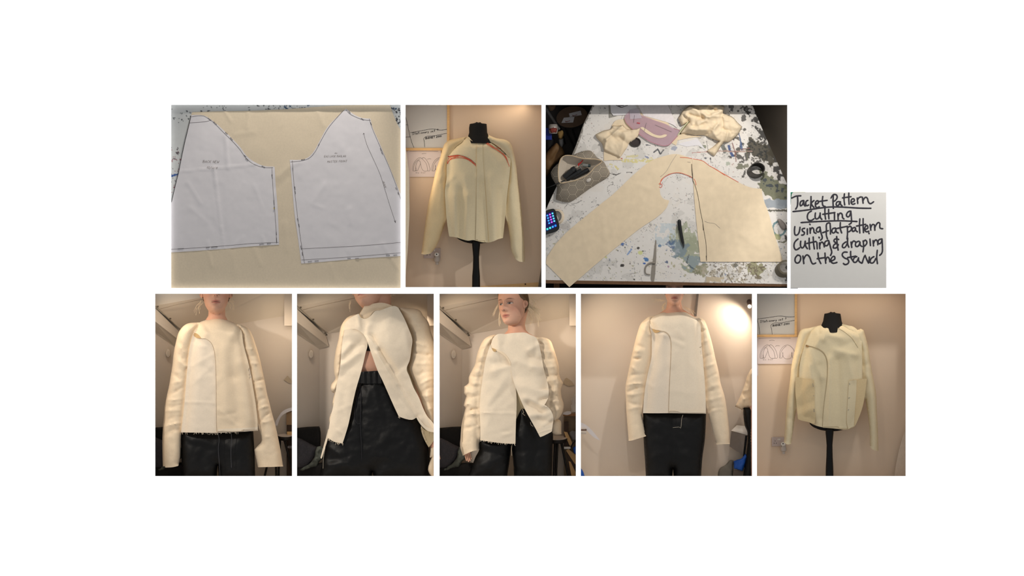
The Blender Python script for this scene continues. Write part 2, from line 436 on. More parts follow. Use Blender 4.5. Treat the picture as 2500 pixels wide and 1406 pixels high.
OPEN = [(418, 256, 978, 703), (990, 256, 1322, 701), (1332, 256, 1922, 703), (379, 717, 713, 1162), (725, 717, 1059, 1162),
        (1073, 717, 1406, 1162), (1418, 717, 1836, 1162), (1848, 717, 2211, 1162)]
def front_wall():
    xs = sorted({-700, 3200} | {o[0] for o in OPEN} | {o[2] for o in OPEN}); ys = sorted({-500, 1900} | {o[1] for o in OPEN} | {o[3] for o in OPEN})
    idx = {}; V = []; F = []; th = 1.5
    def vi(x, y, d):
        if (x, y, d) not in idx: idx[(x, y, d)] = len(V); V.append(P(x, y, d))
        return idx[(x, y, d)]
    solid = {}
    for i in range(len(xs) - 1):
        for j in range(len(ys) - 1):
            cx = (xs[i] + xs[i+1]) / 2; cy = (ys[j] + ys[j+1]) / 2
            solid[i, j] = not any(o[0] < cx < o[2] and o[1] < cy < o[3] for o in OPEN)
    for (i, j), s in solid.items():
        if not s: continue
        a, b, c, d = (xs[i], ys[j]), (xs[i+1], ys[j]), (xs[i+1], ys[j+1]), (xs[i], ys[j+1])
        F.append([vi(*q, 0) for q in (d, c, b, a)]); F.append([vi(*q, th) for q in (a, b, c, d)])
        for (p, q, di, dj) in ((a, b, 0, -1), (b, c, 1, 0), (c, d, 0, 1), (d, a, -1, 0)):
            if not solid.get((i + di, j + dj), False): F.append([vi(*p, 0), vi(*q, 0), vi(*q, th), vi(*p, th)])
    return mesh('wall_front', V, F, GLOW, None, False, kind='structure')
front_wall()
# unseen dark box added behind the display wall, keeping world light out
box('light_block_rear', -700, -500, 3200, 1900, 300, 306, DARK, kind='structure')
box('wall_left', -702, -500, -694, 1900, 3, 300, DARK, kind='structure')
box('wall_right', 3194, -500, 3202, 1900, 3, 300, DARK, kind='structure')
box('light_block_top', -700, -502, 3200, -494, 3, 300, DARK, kind='structure')
box('floor', -700, 1894, 3200, 1902, 3, 300, DARK, kind='structure')

def sides(o, d1, m, top=True, bottom=True, left=True, right=True):  # partition boards added round an opening, stopping light leaks between sets
    x0, y0, x1, y1 = o
    if left: box('wall_left', x0 - 6, y0 - 5, x0 - 4, y1 + 5, 1.7, d1, m, kind='structure')
    if right: box('wall_right', x1 + 4, y0 - 5, x1 + 6, y1 + 5, 1.7, d1, m, kind='structure')
    if top: box('ceiling', x0 - 6, y0 - 6, x1 + 6, y0 - 4, 1.7, d1, m, kind='structure')
    if bottom: box('floor', x0 - 6, y1 + 4, x1 + 6, y1 + 6, 1.7, d1, m, kind='structure')

# ------------------------------------------------------------------ picture 1: paper pattern pieces pinned on calico
T1 = T(408, 246, 3.017)
TABLEW = mat('painted_table', (206, 205, 203), .6, .03, 40, attr=True)
def specks(x, y, seed, thr=.30, sc=5):
    return (fbm(x, y, sc, seed, 3) > thr) * (fbm(x, y, 40, seed + 5, 2) > -.05)
def table_cols(x, y):
    n = len(x); c = np.tile(np.array(lin((205, 207, 206)), np.float32), (n, 1))
    def put(mask, rgb): c[mask] = lin(rgb)
    put(specks(x, y, 3, .32, 4) & (y < 300), (80, 84, 88)); put(specks(x, y, 13, .36, 4) & (x < 470) & (y > 330), (150, 90, 100))
    put(specks(x, y, 23, .33, 6) & (x > 690) & (y < 275), (58, 82, 110)); put(specks(x, y, 33, .3, 5) & (x > 940), (52, 52, 58))
    put((segdist(x, y, [(418, 430, 436, 424)]) < 2.2) & (fbm(x, y, 3, 4) > -.2), (60, 90, 150))
    put(specks(x, y, 43, .34, 5) & (x < 445) & (y > 360), (96, 88, 92))
    return c
sides(OPEN[0], 14, WHITE)
wt = thing('worktable', (698, 700, 10), 'white paint-flecked worktable under the unbleached calico cloth and paper patterns', 'table')
patch('tabletop', T1([(5, 10), (1745, 10), (1745, 1400), (5, 1400)]), flat(10), TABLEW, wt, off=0, th=3, step=2.2, smooth=False, colfn=table_cols)
def cloth_base(x, y): 
    x = np.asarray(x, float).ravel(); y = np.asarray(y, float).ravel()
    return 8.2 - 1.1 * fbm(x, y, 90, 11, 2) - .5 * fbm(x, y, 30, 5, 2)
cf = FT(T1, [(420, 70, 470, 150, 4, .9), (600, 80, 590, 200, 5, .8), (700, 70, 690, 260, 6, -.8), (860, 160, 830, 195, 2, .5), (500, 250, 640, 230, 6, .6),
    (900, 480, 820, 560, 6, .9), (890, 560, 820, 640, 6, -.7), (1100, 60, 1150, 180, 6, .7), (1200, 1200, 1260, 1390, 5, 1.0), (640, 1090, 690, 1210, 5, .8),
    (300, 1110, 330, 1220, 4, 1.0), (240, 1180, 250, 1390, 5, -.8), (100, 1130, 120, 1390, 5, .7), (1640, 1150, 1700, 1240, 4, 1.0), (1350, 1180, 1330, 1300, 5, .8), (1420, 1190, 1440, 1390, 5, -.7),
    (700, 1080, 760, 1180, 5, -.7), (870, 900, 880, 1100, 7, .7), (480, 1120, 520, 1390, 8, .6)])
CAL1, zc1 = patch('calico_cloth', T1([(185, 84), (350, 78), (600, 74), (900, 60), (1240, 36), (1640, 28), (1662, 90), (1700, 180), (1745, 262), (1745, 1400), (5, 1400), (5, 800), (40, 745), (90, 520), (175, 110)]),
    cloth_base, mat('calico_flat', (221, 206, 181), .92, .04, 90, .15, 800), None, off=0, th=.8, step=4.5, folds=cf, corner=35, over=lambda x, y: np.full(len(x), 9.6))
tag(CAL1, 'unbleached calico cloth spread flat under two pinned white paper pattern pieces', 'cloth')
PAPER1 = mat('crumpled_paper', (222, 219, 222), .7, .015, 40)
def creases(seed, a=.5):
    return lambda x, y: a * ridge(x, y, 60, seed, 3) * .9 + .5 * fbm(x, y, 16, seed + 3, 2)
bk = thing('back_pattern', T1([(430, 1080)])[0] + (7,), 'white paper back pattern piece, creased down its middle, on calico', 'paper pattern')
bf = FT(T1, [(345, 500, 420, 1090, 3, 1.6), (430, 260, 450, 500, 4, 1.2), (90, 522, 640, 470, 2.2, .9), (380, 640, 425, 1080, 7, -1.2), (330, 890, 380, 1000, 6, -1.0), (640, 620, 700, 780, 3, .5),
    (150, 600, 250, 760, 4, .6), (480, 760, 560, 600, 3, .5), (560, 1000, 480, 1080, 4, .5), (300, 1040, 315, 1090, 3, .8), (700, 1000, 720, 1060, 3, .8), (160, 780, 300, 900, 5, .5)])
o, zb1 = patch('pattern_sheet', T1([(175, 106), (270, 108), (333, 145), (430, 230), (490, 290), (545, 350), (582, 402), (630, 442), (690, 472), (735, 483), (792, 484), (800, 620), (815, 800), (825, 1060), (600, 1074), (425, 1090), (200, 1106), (5, 1118), (5, 800), (30, 745), (85, 525), (150, 220)]),
    lambda x, y: zc1(x, y), PAPER1, bk, off=.8, th=.3, step=4.5, over=zc1, folds=bf, extra=creases(4), corner=35)
ink('seam_line', [T1(q) for q in ([(180, 118), (270, 112), (322, 148)], [(300, 125), (340, 158), (420, 238), (480, 297), (535, 358), (572, 410), (612, 450), (670, 480), (725, 492), (780, 492)],
    [(772, 490), (778, 620), (792, 800), (803, 960), (806, 1050)], [(30, 1094), (200, 1084), (425, 1068), (640, 1050), (820, 1043)], [(165, 163), (230, 158), (300, 150), (325, 140)])], .75, zb1, PENCIL, bk)
ink('cut_edge_line', [T1([(176, 112), (150, 222), (112, 380), (85, 525), (58, 630), (32, 745)])], 1.3, zb1, INK, bk)
ink('pencil_writing', [s for s in write('BACK NEW', 495, 397, 6.0, 1.5, .2, 1.3) + write('02/12/18', 505, 411, 4.6, 2, .2, 1.0)], .62, zb1, PENCILL, bk, sm=False)
fp = thing('front_pattern', T1([(1300, 1170)])[0] + (7,), 'larger white paper front pattern piece with long grainline arrow, on calico', 'paper pattern')
ff1 = FT(T1, [(1080, 740, 1160, 620, 5, .7), (1060, 760, 1150, 790, 4, .5), (1190, 940, 1260, 990, 7, -1.1), (1340, 800, 1350, 900, 7, .9), (1300, 1090, 1360, 1165, 5, -1.2), (1590, 1060, 1650, 1160, 5, .9), (1040, 1110, 1075, 1190, 4, -1.0), (930, 470, 1010, 450, 5, .8), (1000, 480, 980, 560, 8, .6), (1250, 300, 1330, 420, 14, .8), (1330, 1100, 1360, 1170, 3, .9)])
o, zf1 = patch('pattern_sheet', T1([(1318, 58), (1342, 76), (1390, 108), (1440, 127), (1498, 131), (1512, 190), (1560, 300), (1640, 490), (1700, 640), (1745, 760), (1745, 1142), (1400, 1164), (1100, 1190), (988, 1199), (962, 1000), (940, 850), (920, 620), (903, 434), (1000, 432), (1042, 414), (1082, 370), (1120, 302), (1180, 195), (1245, 125)]),
    lambda x, y: zc1(x, y), PAPER1, fp, off=.8, th=.3, step=4.5, over=zc1, folds=ff1, extra=creases(9, .3), corner=35)
ink('seam_line', [T1(q) for q in ([(1318, 66), (1340, 92), (1400, 124), (1450, 140), (1498, 143)], [(1488, 132), (1510, 200), (1570, 340), (1640, 500), (1700, 660), (1722, 730)],
    [(908, 450), (1000, 440), (1050, 420), (1092, 372), (1130, 300), (1195, 190), (1300, 70)], [(922, 440), (935, 620), (962, 860), (985, 1030), (1012, 1196)], [(985, 1090), (1200, 1080), (1450, 1066), (1730, 1042)], [(990, 1172), (1200, 1160), (1450, 1142), (1730, 1118)])], .75, zf1, PENCIL, fp)
ink('grainline', [T1(q) for q in ([(1447, 238), (1470, 320), (1510, 410), (1570, 545), (1600, 640), (1640, 770), (1682, 896)], [(1443, 248), (1447, 238), (1455, 243)], [(1672, 882), (1682, 898), (1684, 880)])], .7, zf1, PENCIL, fp)
ink('pencil_writing', write('EASYLOCK RAGLAN', 791, 384, 4.4, -1, .25, 1.2) + write('shop', 817, 375, 3.4, -1) + write('MASTER FRONT', 799, 397, 4.8, -2, .2, 1.3), .55, zf1, PENCILL, fp, sm=False)
ink('pencil_writing', write('GRAIN', 933, 443, 4.6, 68, .1, .9), .55, zf1, PENCILL, fp, sm=False)
# dressmaking pins
PIN = mat('pin_steel', (72, 70, 72), .35, .05, 80, metal=.6)
pins = [((118, 1088), (78, 1090), zb1), ((330, 1078), (372, 1075), zb1), ((290, 1082), (312, 1080), zb1), ((683, 1058), (712, 1055), zb1), ((738, 1052), (764, 1049), zb1), ((806, 1012), (808, 1042), zb1), ((804, 970), (806, 990), zb1),
    ((772, 545), (776, 572), zb1), ((786, 735), (788, 765), zb1), ((789, 780), (789, 798), zb1), ((345, 155), (365, 175), zb1), ((468, 272), (483, 290), zb1), ((430, 232), (445, 246), zb1), ((580, 425), (597, 440), zb1), ((700, 480), (722, 492), zb1), ((568, 402), (582, 412), zb1),
    ((1338, 76), (1350, 90), zf1), ((1430, 130), (1448, 140), zf1), ((1498, 160), (1506, 178), zf1), ((1570, 352), (1578, 372), zf1), ((1580, 378), (1588, 396), zf1), ((1684, 640), (1691, 656), zf1), ((1700, 676), (1706, 692), zf1), ((940, 634), (944, 656), zf1), ((943, 668), (946, 686), zf1), ((960, 868), (965, 886), zf1), ((970, 908), (974, 932), zf1),
    ((985, 1070), (989, 1096), zf1), ((995, 1118), (998, 1142), zf1), ((1040, 1184), (1066, 1182), zf1), ((1090, 1180), (1116, 1177), zf1), ((1330, 1160), (1352, 1160), zf1), ((1388, 1162), (1412, 1159), zf1), ((1615, 1136), (1640, 1137), zf1), ((1670, 1138), (1694, 1134), zf1), ((1120, 318), (1112, 332), zf1), ((990, 434), (1016, 430), zf1), ((925, 495), (927, 515), zf1)]
for i, (a, b, z) in enumerate(pins):
    (x0, y0), (x1, y1) = T1([a, b]); za = float(z([x0], [y0])[0]); zb = float(z([x1], [y1])[0])
    pt = thing('dressmaking_pin', (x0, y0, za), 'fine steel pin along the edge of the creased back pattern paper' if z is zb1 else 'fine steel pin along the edge of the front pattern paper with the grainline', 'pin',
        'pins in the back pattern' if z is zb1 else 'pins in the front pattern')
    tube('shaft', [(x0, y0, za - .7), ((x0+x1)/2, (y0+y1)/2, (za+zb)/2 - 1.0), (x1, y1, zb - .7)], .45, PIN, pt, 5)
    V, F = tube_geo([(x0 - (x1-x0)*.08, y0 - (y1-y0)*.08, za - .8), (x0, y0, za - .8)], [.75, .75], 6); mesh('pin_head', PA(V[:, 0], V[:, 1], V[:, 2]), F, PIN, pt)
sb = (669, 509); tag(mesh('yellow_pin_head', *(lambda VF: (PA(VF[0][:, 0], VF[0][:, 1], VF[0][:, 2]), VF[1]))(tube_geo([(sb[0]-1.2, sb[1], 5), (sb[0], sb[1], 5), (sb[0]+1.2, sb[1], 5)], [.6, 1.4, .6], 8)), mat('yellow_bead', (206, 186, 60), .3)), 'tiny yellow pin head on the right edge of the back pattern', 'pin')

# ------------------------------------------------------------------ the handwritten note
T4 = T(1920, 460, 5.58)
NOTEP = mat('note_paper', (219, 217, 213), .85, .012, 30, .1, 700)
MARK = mat('marker_ink', (52, 50, 58), .5, .12, 120)
nt = thing('handwritten_note', (2047, 703, 0), 'square white paper note with black marker handwriting about jacket pattern cutting', 'note')
def note_z(x, y):
    x = np.asarray(x, float).ravel(); y = np.asarray(y, float).ravel()
    return -1.6 - .4 * fbm(x, y, 80, 3, 2) - 2.0 * np.exp(-((x - 1930) ** 2 + (y - 469) ** 2) / 30 ** 2)
NO, zn = patch('note_sheet', [(1937.5, 469), (2164, 469), (2164, 703), (1930, 703), (1930, 505), (1931.5, 485), (1933, 473)], note_z, NOTEP, nt, off=0, th=.5, step=6, smooth=False)
slab('green_corner', [(1930, 469, -.5), (1944, 469, -.5), (1944, 500, -.5), (1930, 500, -.5)], mat('green_card', (24, 120, 88), .7), nt, .4, label='green card showing behind the note corner')
slab('yellow_strip', [(1937, 468.4, -.7), (1966, 468.4, -.7), (1966, 470.4, -.7), (1937, 470.4, -.7)], mat('olive_card', (150, 150, 70), .7), nt, .3, label='olive strip behind the top edge')
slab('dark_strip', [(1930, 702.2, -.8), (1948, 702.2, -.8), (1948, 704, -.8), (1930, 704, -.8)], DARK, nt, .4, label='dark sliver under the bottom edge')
L1 = """75,130 130,105 200,100|150,105 155,180 145,250 125,282|235,165 200,175 185,215 192,238 215,225 235,175|238,170 238,215 255,240|292,163 270,175 262,210 275,235 302,225|335,110 335,180 328,265|375,165 340,205 380,262|400,215 435,195 430,165 405,175 395,220 410,260 450,248|495,110 490,180 500,235 530,245|440,178 555,162|640,90 635,180 640,270|608,130 640,85 680,88 692,120 672,158 640,180|718,178 690,185 680,225 700,235 725,200 735,180|735,180 738,215 760,238|790,75 785,150 795,230|850,62 850,150 855,220|765,128 880,112|885,188 925,168 915,140 890,150 882,190 900,215 935,205|965,130 970,180 972,205|968,158 990,125 1018,115|1035,120 1045,200|1045,165 1078,120 1100,130 1115,180 1140,207 1190,178
90,315 250,298 450,268 600,252 800,256 1000,268 1150,270
340,308 300,335 285,385 300,430 340,435 378,410|395,335 392,390 405,415 440,400 460,340|460,335 465,400 482,420|525,275 525,350 535,422|575,285 575,350 580,418|495,352 660,328|655,340 655,422|700,345 705,420|705,382 735,335 757,350 767,400 785,415|862,308 830,330 820,375 845,387 870,345 877,308|877,308 885,400 882,470 852,490
200,465 350,455 550,445 750,440 960,450
115,520 110,590 125,635 160,622 185,530|248,543 215,555 220,580 245,600 235,630 208,635|285,550 285,625|318,486 323,492|320,540 325,610|325,578 350,535 370,550 380,600 402,610|455,525 420,540 412,585 440,592 460,545|458,530 470,600 487,680 462,705|582,468 552,480 545,560 545,640 560,690|495,602 570,575|595,475 600,550 600,625|667,540 630,550 625,600 650,605 675,550|675,545 680,590 708,607|735,465 735,550 755,610|690,545 830,515|830,520 832,620 825,690|835,535 870,515 887,550 855,588 835,590|932,530 900,545 900,585 925,580 942,540|942,540 948,575 968,590|1000,415 995,520 1000,605|1045,412 1045,510 1050,600|955,512 1080,488|1075,558 1110,538 1100,500 1075,520 1070,570 1090,590 1125,580|1123,607 1127,615|1140,490 1150,568|1150,535 1175,490 1197,495|1200,500 1205,568|1205,535 1242,470 1265,465 1277,540 1315,548
158,688 115,730 105,800 130,835 182,805|195,720 195,790 215,810 245,780 255,720|256,718 265,790 288,822|310,678 310,760 317,832|365,662 370,750 382,828|280,748 402,722|415,735 420,822|450,740 455,818|455,778 480,730 502,745 517,800|443,664 448,672|572,708 530,725 525,775 555,777 580,720|578,715 600,800 617,870 600,915|712,695 660,690 648,718 695,745 650,765 635,810 680,808 708,760|685,655 690,740 705,838|812,728 770,760 765,800 790,807 830,740|835,675 835,760 852,802|880,730 890,802|888,765 915,715 942,730|988,718 950,735 945,785 975,787 1002,730|1002,730 1008,775 1032,790|1045,715 1052,790 1042,868|1047,722 1080,700 1097,740 1062,787|1138,690 1145,778|1180,710 1187,782|1187,750 1217,700 1237,715 1245,772|1302,688 1260,700 1250,745 1275,752 1300,705|1302,690 1307,780 1300,880 1268,912
152,908 120,950 130,1010 165,1012 195,950 182,915 152,908|225,920 237,1022|237,965 277,905 310,925 340,1000 360,1027 402,1013|430,880 440,960 472,1028|420,957 522,942|525,880 530,960 537,1022|537,980 560,935 580,950 592,1002|610,988 660,957 650,925 620,940 605,985 630,1017 692,1005|827,868 780,870 760,905 790,945 840,970 847,1010 800,1037 775,1020|875,858 880,940 908,988|835,942 942,922|958,928 920,950 915,1000 950,1002 982,945|982,945 988,990 1032,1020 1060,930 1072,912|1072,912 1095,970 1122,1022 1130,935|1192,928 1150,960 1145,1010 1180,1012 1218,950|1238,842 1230,940 1240,1022"""
names = ['lettering', 'underline', 'lettering', 'underline', 'lettering', 'lettering', 'lettering']
for nm, ln in zip(names, L1.split('\n')):
    ink(nm, [T4([tuple(map(float, q.split(','))) for q in st.split()]) for st in ln.split('|')], 3.8, zn, MARK, nt, jit=.06)

# ------------------------------------------------------------------ pictures 2 and 9: calico jacket on a black dress form
T2 = T(980, 246, 3.017); T9 = T(1842, 710, 3.056)
PEACH = mat('warm_plaster', (226, 206, 184), .85, .015, 6)
BOARD = mat('whiteboard', (206, 208, 208), .35, .01, 20)
SKETCH = mat('sketch_paper', (226, 216, 216), .8, .01, 40)
SOCK = mat('socket_plastic', (196, 182, 178), .4, .02, 40)
CLEAR = mat('clear_plastic', (205, 196, 188), .15, .02, 40, alpha=.75, spec=.6)
WD = 92   # depth of the wall behind the forms

def add_board(tr, right, bottom, fw, lines, txt, x_left, which):
    b = thing('whiteboard', tr([(right / 2, bottom)])[0] + (WD,), 'framed whiteboard with black marker notes %s' % which, 'whiteboard')
    (xr, yb), (xf, yf) = tr([(right, bottom), (right + fw, bottom + fw)]); xl = x_left; yt = OPEN[1][1] - 8 if yb < 700 else OPEN[7][1] - 8
    box('board_surface', xl, yt, xr + 1, yb + 1, WD - 3, WD, BOARD, b)
    box('frame_rail', xl, yb, xf, yf, WD - 7, WD, PINE, b, .6); box('frame_stile', xr, yt, xf, yf, WD - 7.4, WD, PINE, b, .6)
    ink('marker_lines', [tr(s) for s in lines], .9, flat(WD - 3), INK, b, jit=.2)
    for (t, x, y, h, a, w) in txt:
        ink('marker_writing', write(t, *tr([(x, y)])[0], h, a, .2), w, flat(WD - 3), INK, b, sm=False)
    return b

def add_sketch(tr, rect, jl, txt, which):
    s = thing('sketch_sheet', tr([(rect[0], rect[3])])[0] + (WD,), 'white sheet with pencil jacket sketches taped %s' % which, 'drawing')
    (x0, y0), (x1, y1) = tr([(rect[0], rect[1]), (rect[2], rect[3])])
    o, z = patch('sheet', [(x0, y0), (x1, y0), (x1, y1), (x0 + 1, y1)], lambda x, y: WD - 1.4 - .6 * np.clip((np.asarray(y).ravel() - y0) / (y1 - y0), 0, 1) ** 2 * 2, SKETCH, s, off=0, th=.3, step=8, smooth=False)
    ink('sketch_lines', [tr(q) for q in jl], .62, z, PENCIL, s)
    for (t, x, y, h) in txt: ink('caption', write(t, *tr([(x, y)])[0], h, -1), .45, z, PENCILL, s, sm=False)

def socket(tr, x0, y0, x1, y1, px, py, which):
    so = thing('wall_socket', tr([(x0, y1)])[0] + (WD,), 'double wall socket plate %s' % which, 'socket')
    (a, b), (c, d) = tr([(x0, y0), (x1, y1)])
    box('face_plate', a, b, c, d, WD - 3.2, WD, SOCK, so, .7)
    for hx, hy in ((.27, .42), (.20, .66), (.37, .66)):
        qx = a + (c - a) * hx; qy = b + (d - b) * hy; box('pin_hole', qx - .9, qy - .8, qx + .9, qy + .8, WD - 3.5, WD - 3.1, BLACK, so)
    for hx in (.52, .64): qx = a + (c - a) * hx; box('switch', qx - 1.6, b + 4, qx + 1.6, b + 8, WD - 4.2, WD - 3, WHITEP, so, .4)
    (p, q), = tr([(px, py)])
    af = thing('plug_in_freshener', (p, q + 12, WD - 8), 'clear plug-in air freshener with white dial %s' % which, 'air freshener')
    lathe('dial', [(1.2, WD - 21), (5.2, WD - 20.5), (6.0, WD - 18), (6.0, WD - 12)], (p, q), 0, WHITEP, af, 'd', 24, .85)
    lathe('dial_hole', [(1.4, WD - 21.4), (1.6, WD - 20.6)], (p - .3, q - .5), 0, BLACK, af, 'd', 12)
    lathe('body', [(6.6, q + 3), (7.0, q + 8), (7.8, q + 12), (7.2, q + 17), (4.2, q + 19)], p + .5, WD - 12, CLEAR, af, 'v', 24)
    lathe('bottle', [(3.6, q + 18), (4.0, q + 20), (4.0, q + 24), (3.2, q + 25)], p + .8, WD - 12, CLEAR, af, 'v', 20)
    box('collar', p - 5, q + 4, p + 5, q + 8, WD - 17, WD - 12, mat('olive_plastic', (86, 80, 66), .5), af, .8)

def dress_form(tr, neck, torso, polex, poley, dd, yb, label, pole):
    f = thing('dress_form', (tr([(polex, 0)])[0][0], yb, dd), label, 'dress form')
    pillow('torso', tr(torso), dd + 5, 13, BLACK, f, step=6, rough=.1)
    # neck stump: stacked rings between the left and right outline
    rows = []
    for (xl, xr, y) in neck: (a, yy), (b, _) = tr([(xl, y), (xr, y)]); rows.append((a, b, yy))
    V = []; F = []; n = 26
    for (a, b, yy) in rows:
        for k in range(n):
            t = 2*math.pi*k/n; V.append(((a+b)/2 + (b-a)/2*math.cos(t), yy + (b-a)*.05*math.sin(t), dd + (b-a)*.42*math.sin(t)))
    for i in range(len(rows)-1):
        for k in range(n): F.append((i*n+k, i*n+(k+1) % n, (i+1)*n+(k+1) % n, (i+1)*n+k))
    F.append(tuple(range(n))); V = np.array(V); mesh('neck', PA(V[:, 0], V[:, 1], V[:, 2]), F, BLACK, f)
    a, b, yy = rows[0]; cx = (a + b) / 2
    pillow('gathered_cap', [(a + 2, yy + 3), (a + 6, yy - 1), (cx - 7, yy - 3.5), (cx - 4, yy - 5.5), (cx + 1, yy - 4), (cx + 5, yy - 5.2), (cx + 8, yy - 2.5), (b - 4, yy - .5), (b - 1, yy + 4), (cx, yy + 5)], dd - 2, 9, BLACK, f, step=2.2, rough=.6, rs=4)
    pr = [(r / 3.03, tr([(0, y)])[0][1]) for r, y in pole]
    lathe('pole', pr, tr([(polex, 0)])[0][0], dd, BLACKG, f, 'v', 28)
    return f

FORMB = mat('calico_on_form', (230, 214, 178), .9, .035, 120, .15, 900); FORMS = mat('calico_sleeve_on_form', (230, 206, 162), .9, .035, 120, .15, 900)
FSEAM_SHADOW = mat('seam_edge_shadow', (150, 132, 102), .9)  # dark lines: painted edge shadow along the fronts, and real seams
# ---------------- picture 2
sides(OPEN[1], WD, PEACH)
box('wall_back', 980, 246, 1332, 712, WD, WD + 4, PEACH, kind='structure')
add_board(T2, 336, 347, 19, [[(30, 118), (42, 160), (52, 210), (66, 270), (78, 310), (92, 345)], [(30, 177), (48, 176)], [(66, 235), (140, 222), (230, 208), (290, 216), (336, 210)], [(30, 268), (68, 266)], [(172, 342), (168, 300), (167, 274), (240, 258), (336, 239)]],
    [('Stationery set ?', 80, 252, 6, -8, 1.0), ('BUDGET 2001', 178, 283, 4.4, -8, 1.1)], 980, 'behind the jacket with chalk marks')
def jacket_sketch(ox, oy, k):
    q = lambda pts: [(ox + a * k, oy + b * k) for a, b in pts]
    return [q([(0, 100), (2, 60), (20, 25), (55, 0), (68, 8), (100, 45), (112, 100)]), q([(68, 8), (78, 0), (110, 30), (124, 65), (126, 100), (112, 100)]), q([(0, 100), (18, 100), (22, 70), (30, 40), (44, 22), (54, 30), (58, 44)]), q([(36, 98), (58, 44), (80, 100), (112, 100)]), q([(18, 100), (36, 98)]), q([(26, 100), (22, 70)]), q([(8, 96), (10, 60), (26, 30), (56, 8)])]
def back_sketch(ox, oy, k):
    q = lambda pts: [(ox + a * k, oy + b * k) for a, b in pts]
    return [q([(0, 100), (3, 60), (20, 25), (52, 2), (68, 2), (100, 25), (118, 60), (122, 100)]), q([(0, 100), (20, 100), (26, 55), (36, 100), (88, 100), (96, 56), (104, 100), (122, 100)]), q([(8, 98), (12, 62), (28, 32), (54, 8)])]
add_sketch(T2, (50, 366, 292, 560), jacket_sketch(84, 418, .98) + back_sketch(224, 418, .98) + [[(190, 432), (205, 426), (220, 430)], [(150, 392), (168, 388), (184, 390)], [(60, 372), (140, 370), (270, 372)]], [('Wrap front', 105, 535, 3.6)], 'under the whiteboard beside the chalk-marked jacket')
box('sheet_edge', *T2([(20, 372)])[0], *T2([(62, 655)])[0], WD - 1.2, WD - .8, SKETCH); tag(bpy.data.objects['sheet_edge'], 'plain white sheet hanging at the left edge beside the jacket sketches', 'paper')
socket(T2, 165, 1085, 288, 1160, 260, 1132, 'beside the sleeve of the chalk-marked jacket')
sk = slab('baseboard_back', [T2([(420, 1375)])[0] + (WD - 4,), T2([(700, 1358)])[0] + (WD - 4,), T2([(1010, 1337)])[0] + (WD - 4,), T2([(1010, 1420)])[0] + (WD - 4,), T2([(420, 1420)])[0] + (WD - 4,)], PINE, None, 4, kind='structure')
box('knot', *T2([(908, 1345)])[0], *T2([(918, 1356)])[0], WD - 4.5, WD - 3.5, DARKWOOD, sk)
slab('door_1', [T2([(1033, 1200)])[0] + (60,), T2([(1033, 1400)])[0] + (60,), T2([(1003, 1400)])[0] + (60,)], mat('dark_door', (120, 108, 92), .7), None, 3, kind='structure')
DD = 48
df = dress_form(T2, [(503, 628, 172), (498, 630, 200), (499, 632, 235), (488, 648, 272), (474, 668, 320)], [(500, 330), (620, 330), (700, 440), (740, 560), (720, 760), (740, 950), (700, 1022), (620, 1046), (550, 1052), (470, 1042), (400, 1000), (372, 850), (390, 700), (385, 520), (410, 420)],
    550, 0, DD, 712, 'black dress form on a turned black pole, wearing the chalk-marked jacket', [(8, 1020), (30, 1040), (30, 1062), (26, 1100), (22, 1150), (24, 1230), (29, 1290), (30, 1350), (30, 1420)])
jk = thing('calico_jacket', T2([(550, 1040)])[0] + (DD,), 'calico toile jacket with red chalk style lines on the front, on a black dress form', 'jacket')
fl = FT(T2, [(470, 560, 490, 700, 14, 1.6), (440, 650, 435, 1000, 12, -2.2), (490, 700, 480, 1020, 11, 2.4), (395, 700, 400, 1000, 12, 1.6), (590, 600, 620, 1030, 12, -2.2), (660, 560, 690, 1030, 14, 2.2), (560, 560, 580, 690, 8, 1.2), (730, 650, 735, 1000, 8, -1.5), (500, 290, 525, 330, 5, -1.2), (430, 330, 540, 345, 9, 1.0), (560, 340, 640, 330, 8, 1.), (640, 350, 740, 500, 12, 1.2), (380, 560, 330, 620, 8, 1.)])
OPENB = smooth_line(T2([(748, 1010), (705, 1022), (690, 1030), (650, 1042), (600, 1042), (548, 1030), (530, 1026), (490, 1030), (440, 1018), (400, 1005), (352, 1000)]), False); OPENL = T2([(147, 1126), (165, 1132), (200, 1128), (222, 1118)]); OPENR = T2([(909, 1186), (870, 1184), (836, 1160)])
BSEG = segs_of(T2([(482, 264), (520, 266), (560, 280), (598, 292), (640, 296), (700, 330), (765, 385), (800, 420), (800, 500), (790, 600), (778, 700), (768, 820), (757, 930), (748, 1010), (705, 1022), (690, 1030), (650, 1042), (600, 1042), (548, 1030), (530, 1026), (490, 1030), (440, 1018), (400, 1005), (352, 1000), (335, 890), (325, 760), (320, 660), (332, 580), (334, 480), (344, 400), (388, 345), (440, 305)]))
body, zb = pillow('bodice', T2([(482, 264), (520, 266), (560, 280), (598, 292), (640, 296), (700, 330), (765, 385), (800, 420), (800, 500), (790, 600), (778, 700), (768, 820), (757, 930), (748, 1010), (705, 1022), (690, 1030), (650, 1042), (600, 1042), (548, 1030), (530, 1026), (490, 1030), (440, 1018), (400, 1005), (352, 1000), (335, 890), (325, 760), (320, 660), (332, 580), (334, 480), (344, 400), (388, 345), (440, 305)]), DD - 2, 27, FORMB, jk, R=38, step=4, folds=[(a, b, c, d, w * .8, h * 2.5) for a, b, c, d, w, h in fl], rough=.35, rs=18, open=segs_of(OPENB)[:-1], seam='sides')
patch('front_overlap', T2([(556, 284), (598, 293), (600, 420), (620, 700), (640, 1042), (600, 1043), (547, 1031), (550, 900), (553, 700), (556, 500)]), zb, FORMB, jk, off=2.2, th=2, step=4, corner=40)
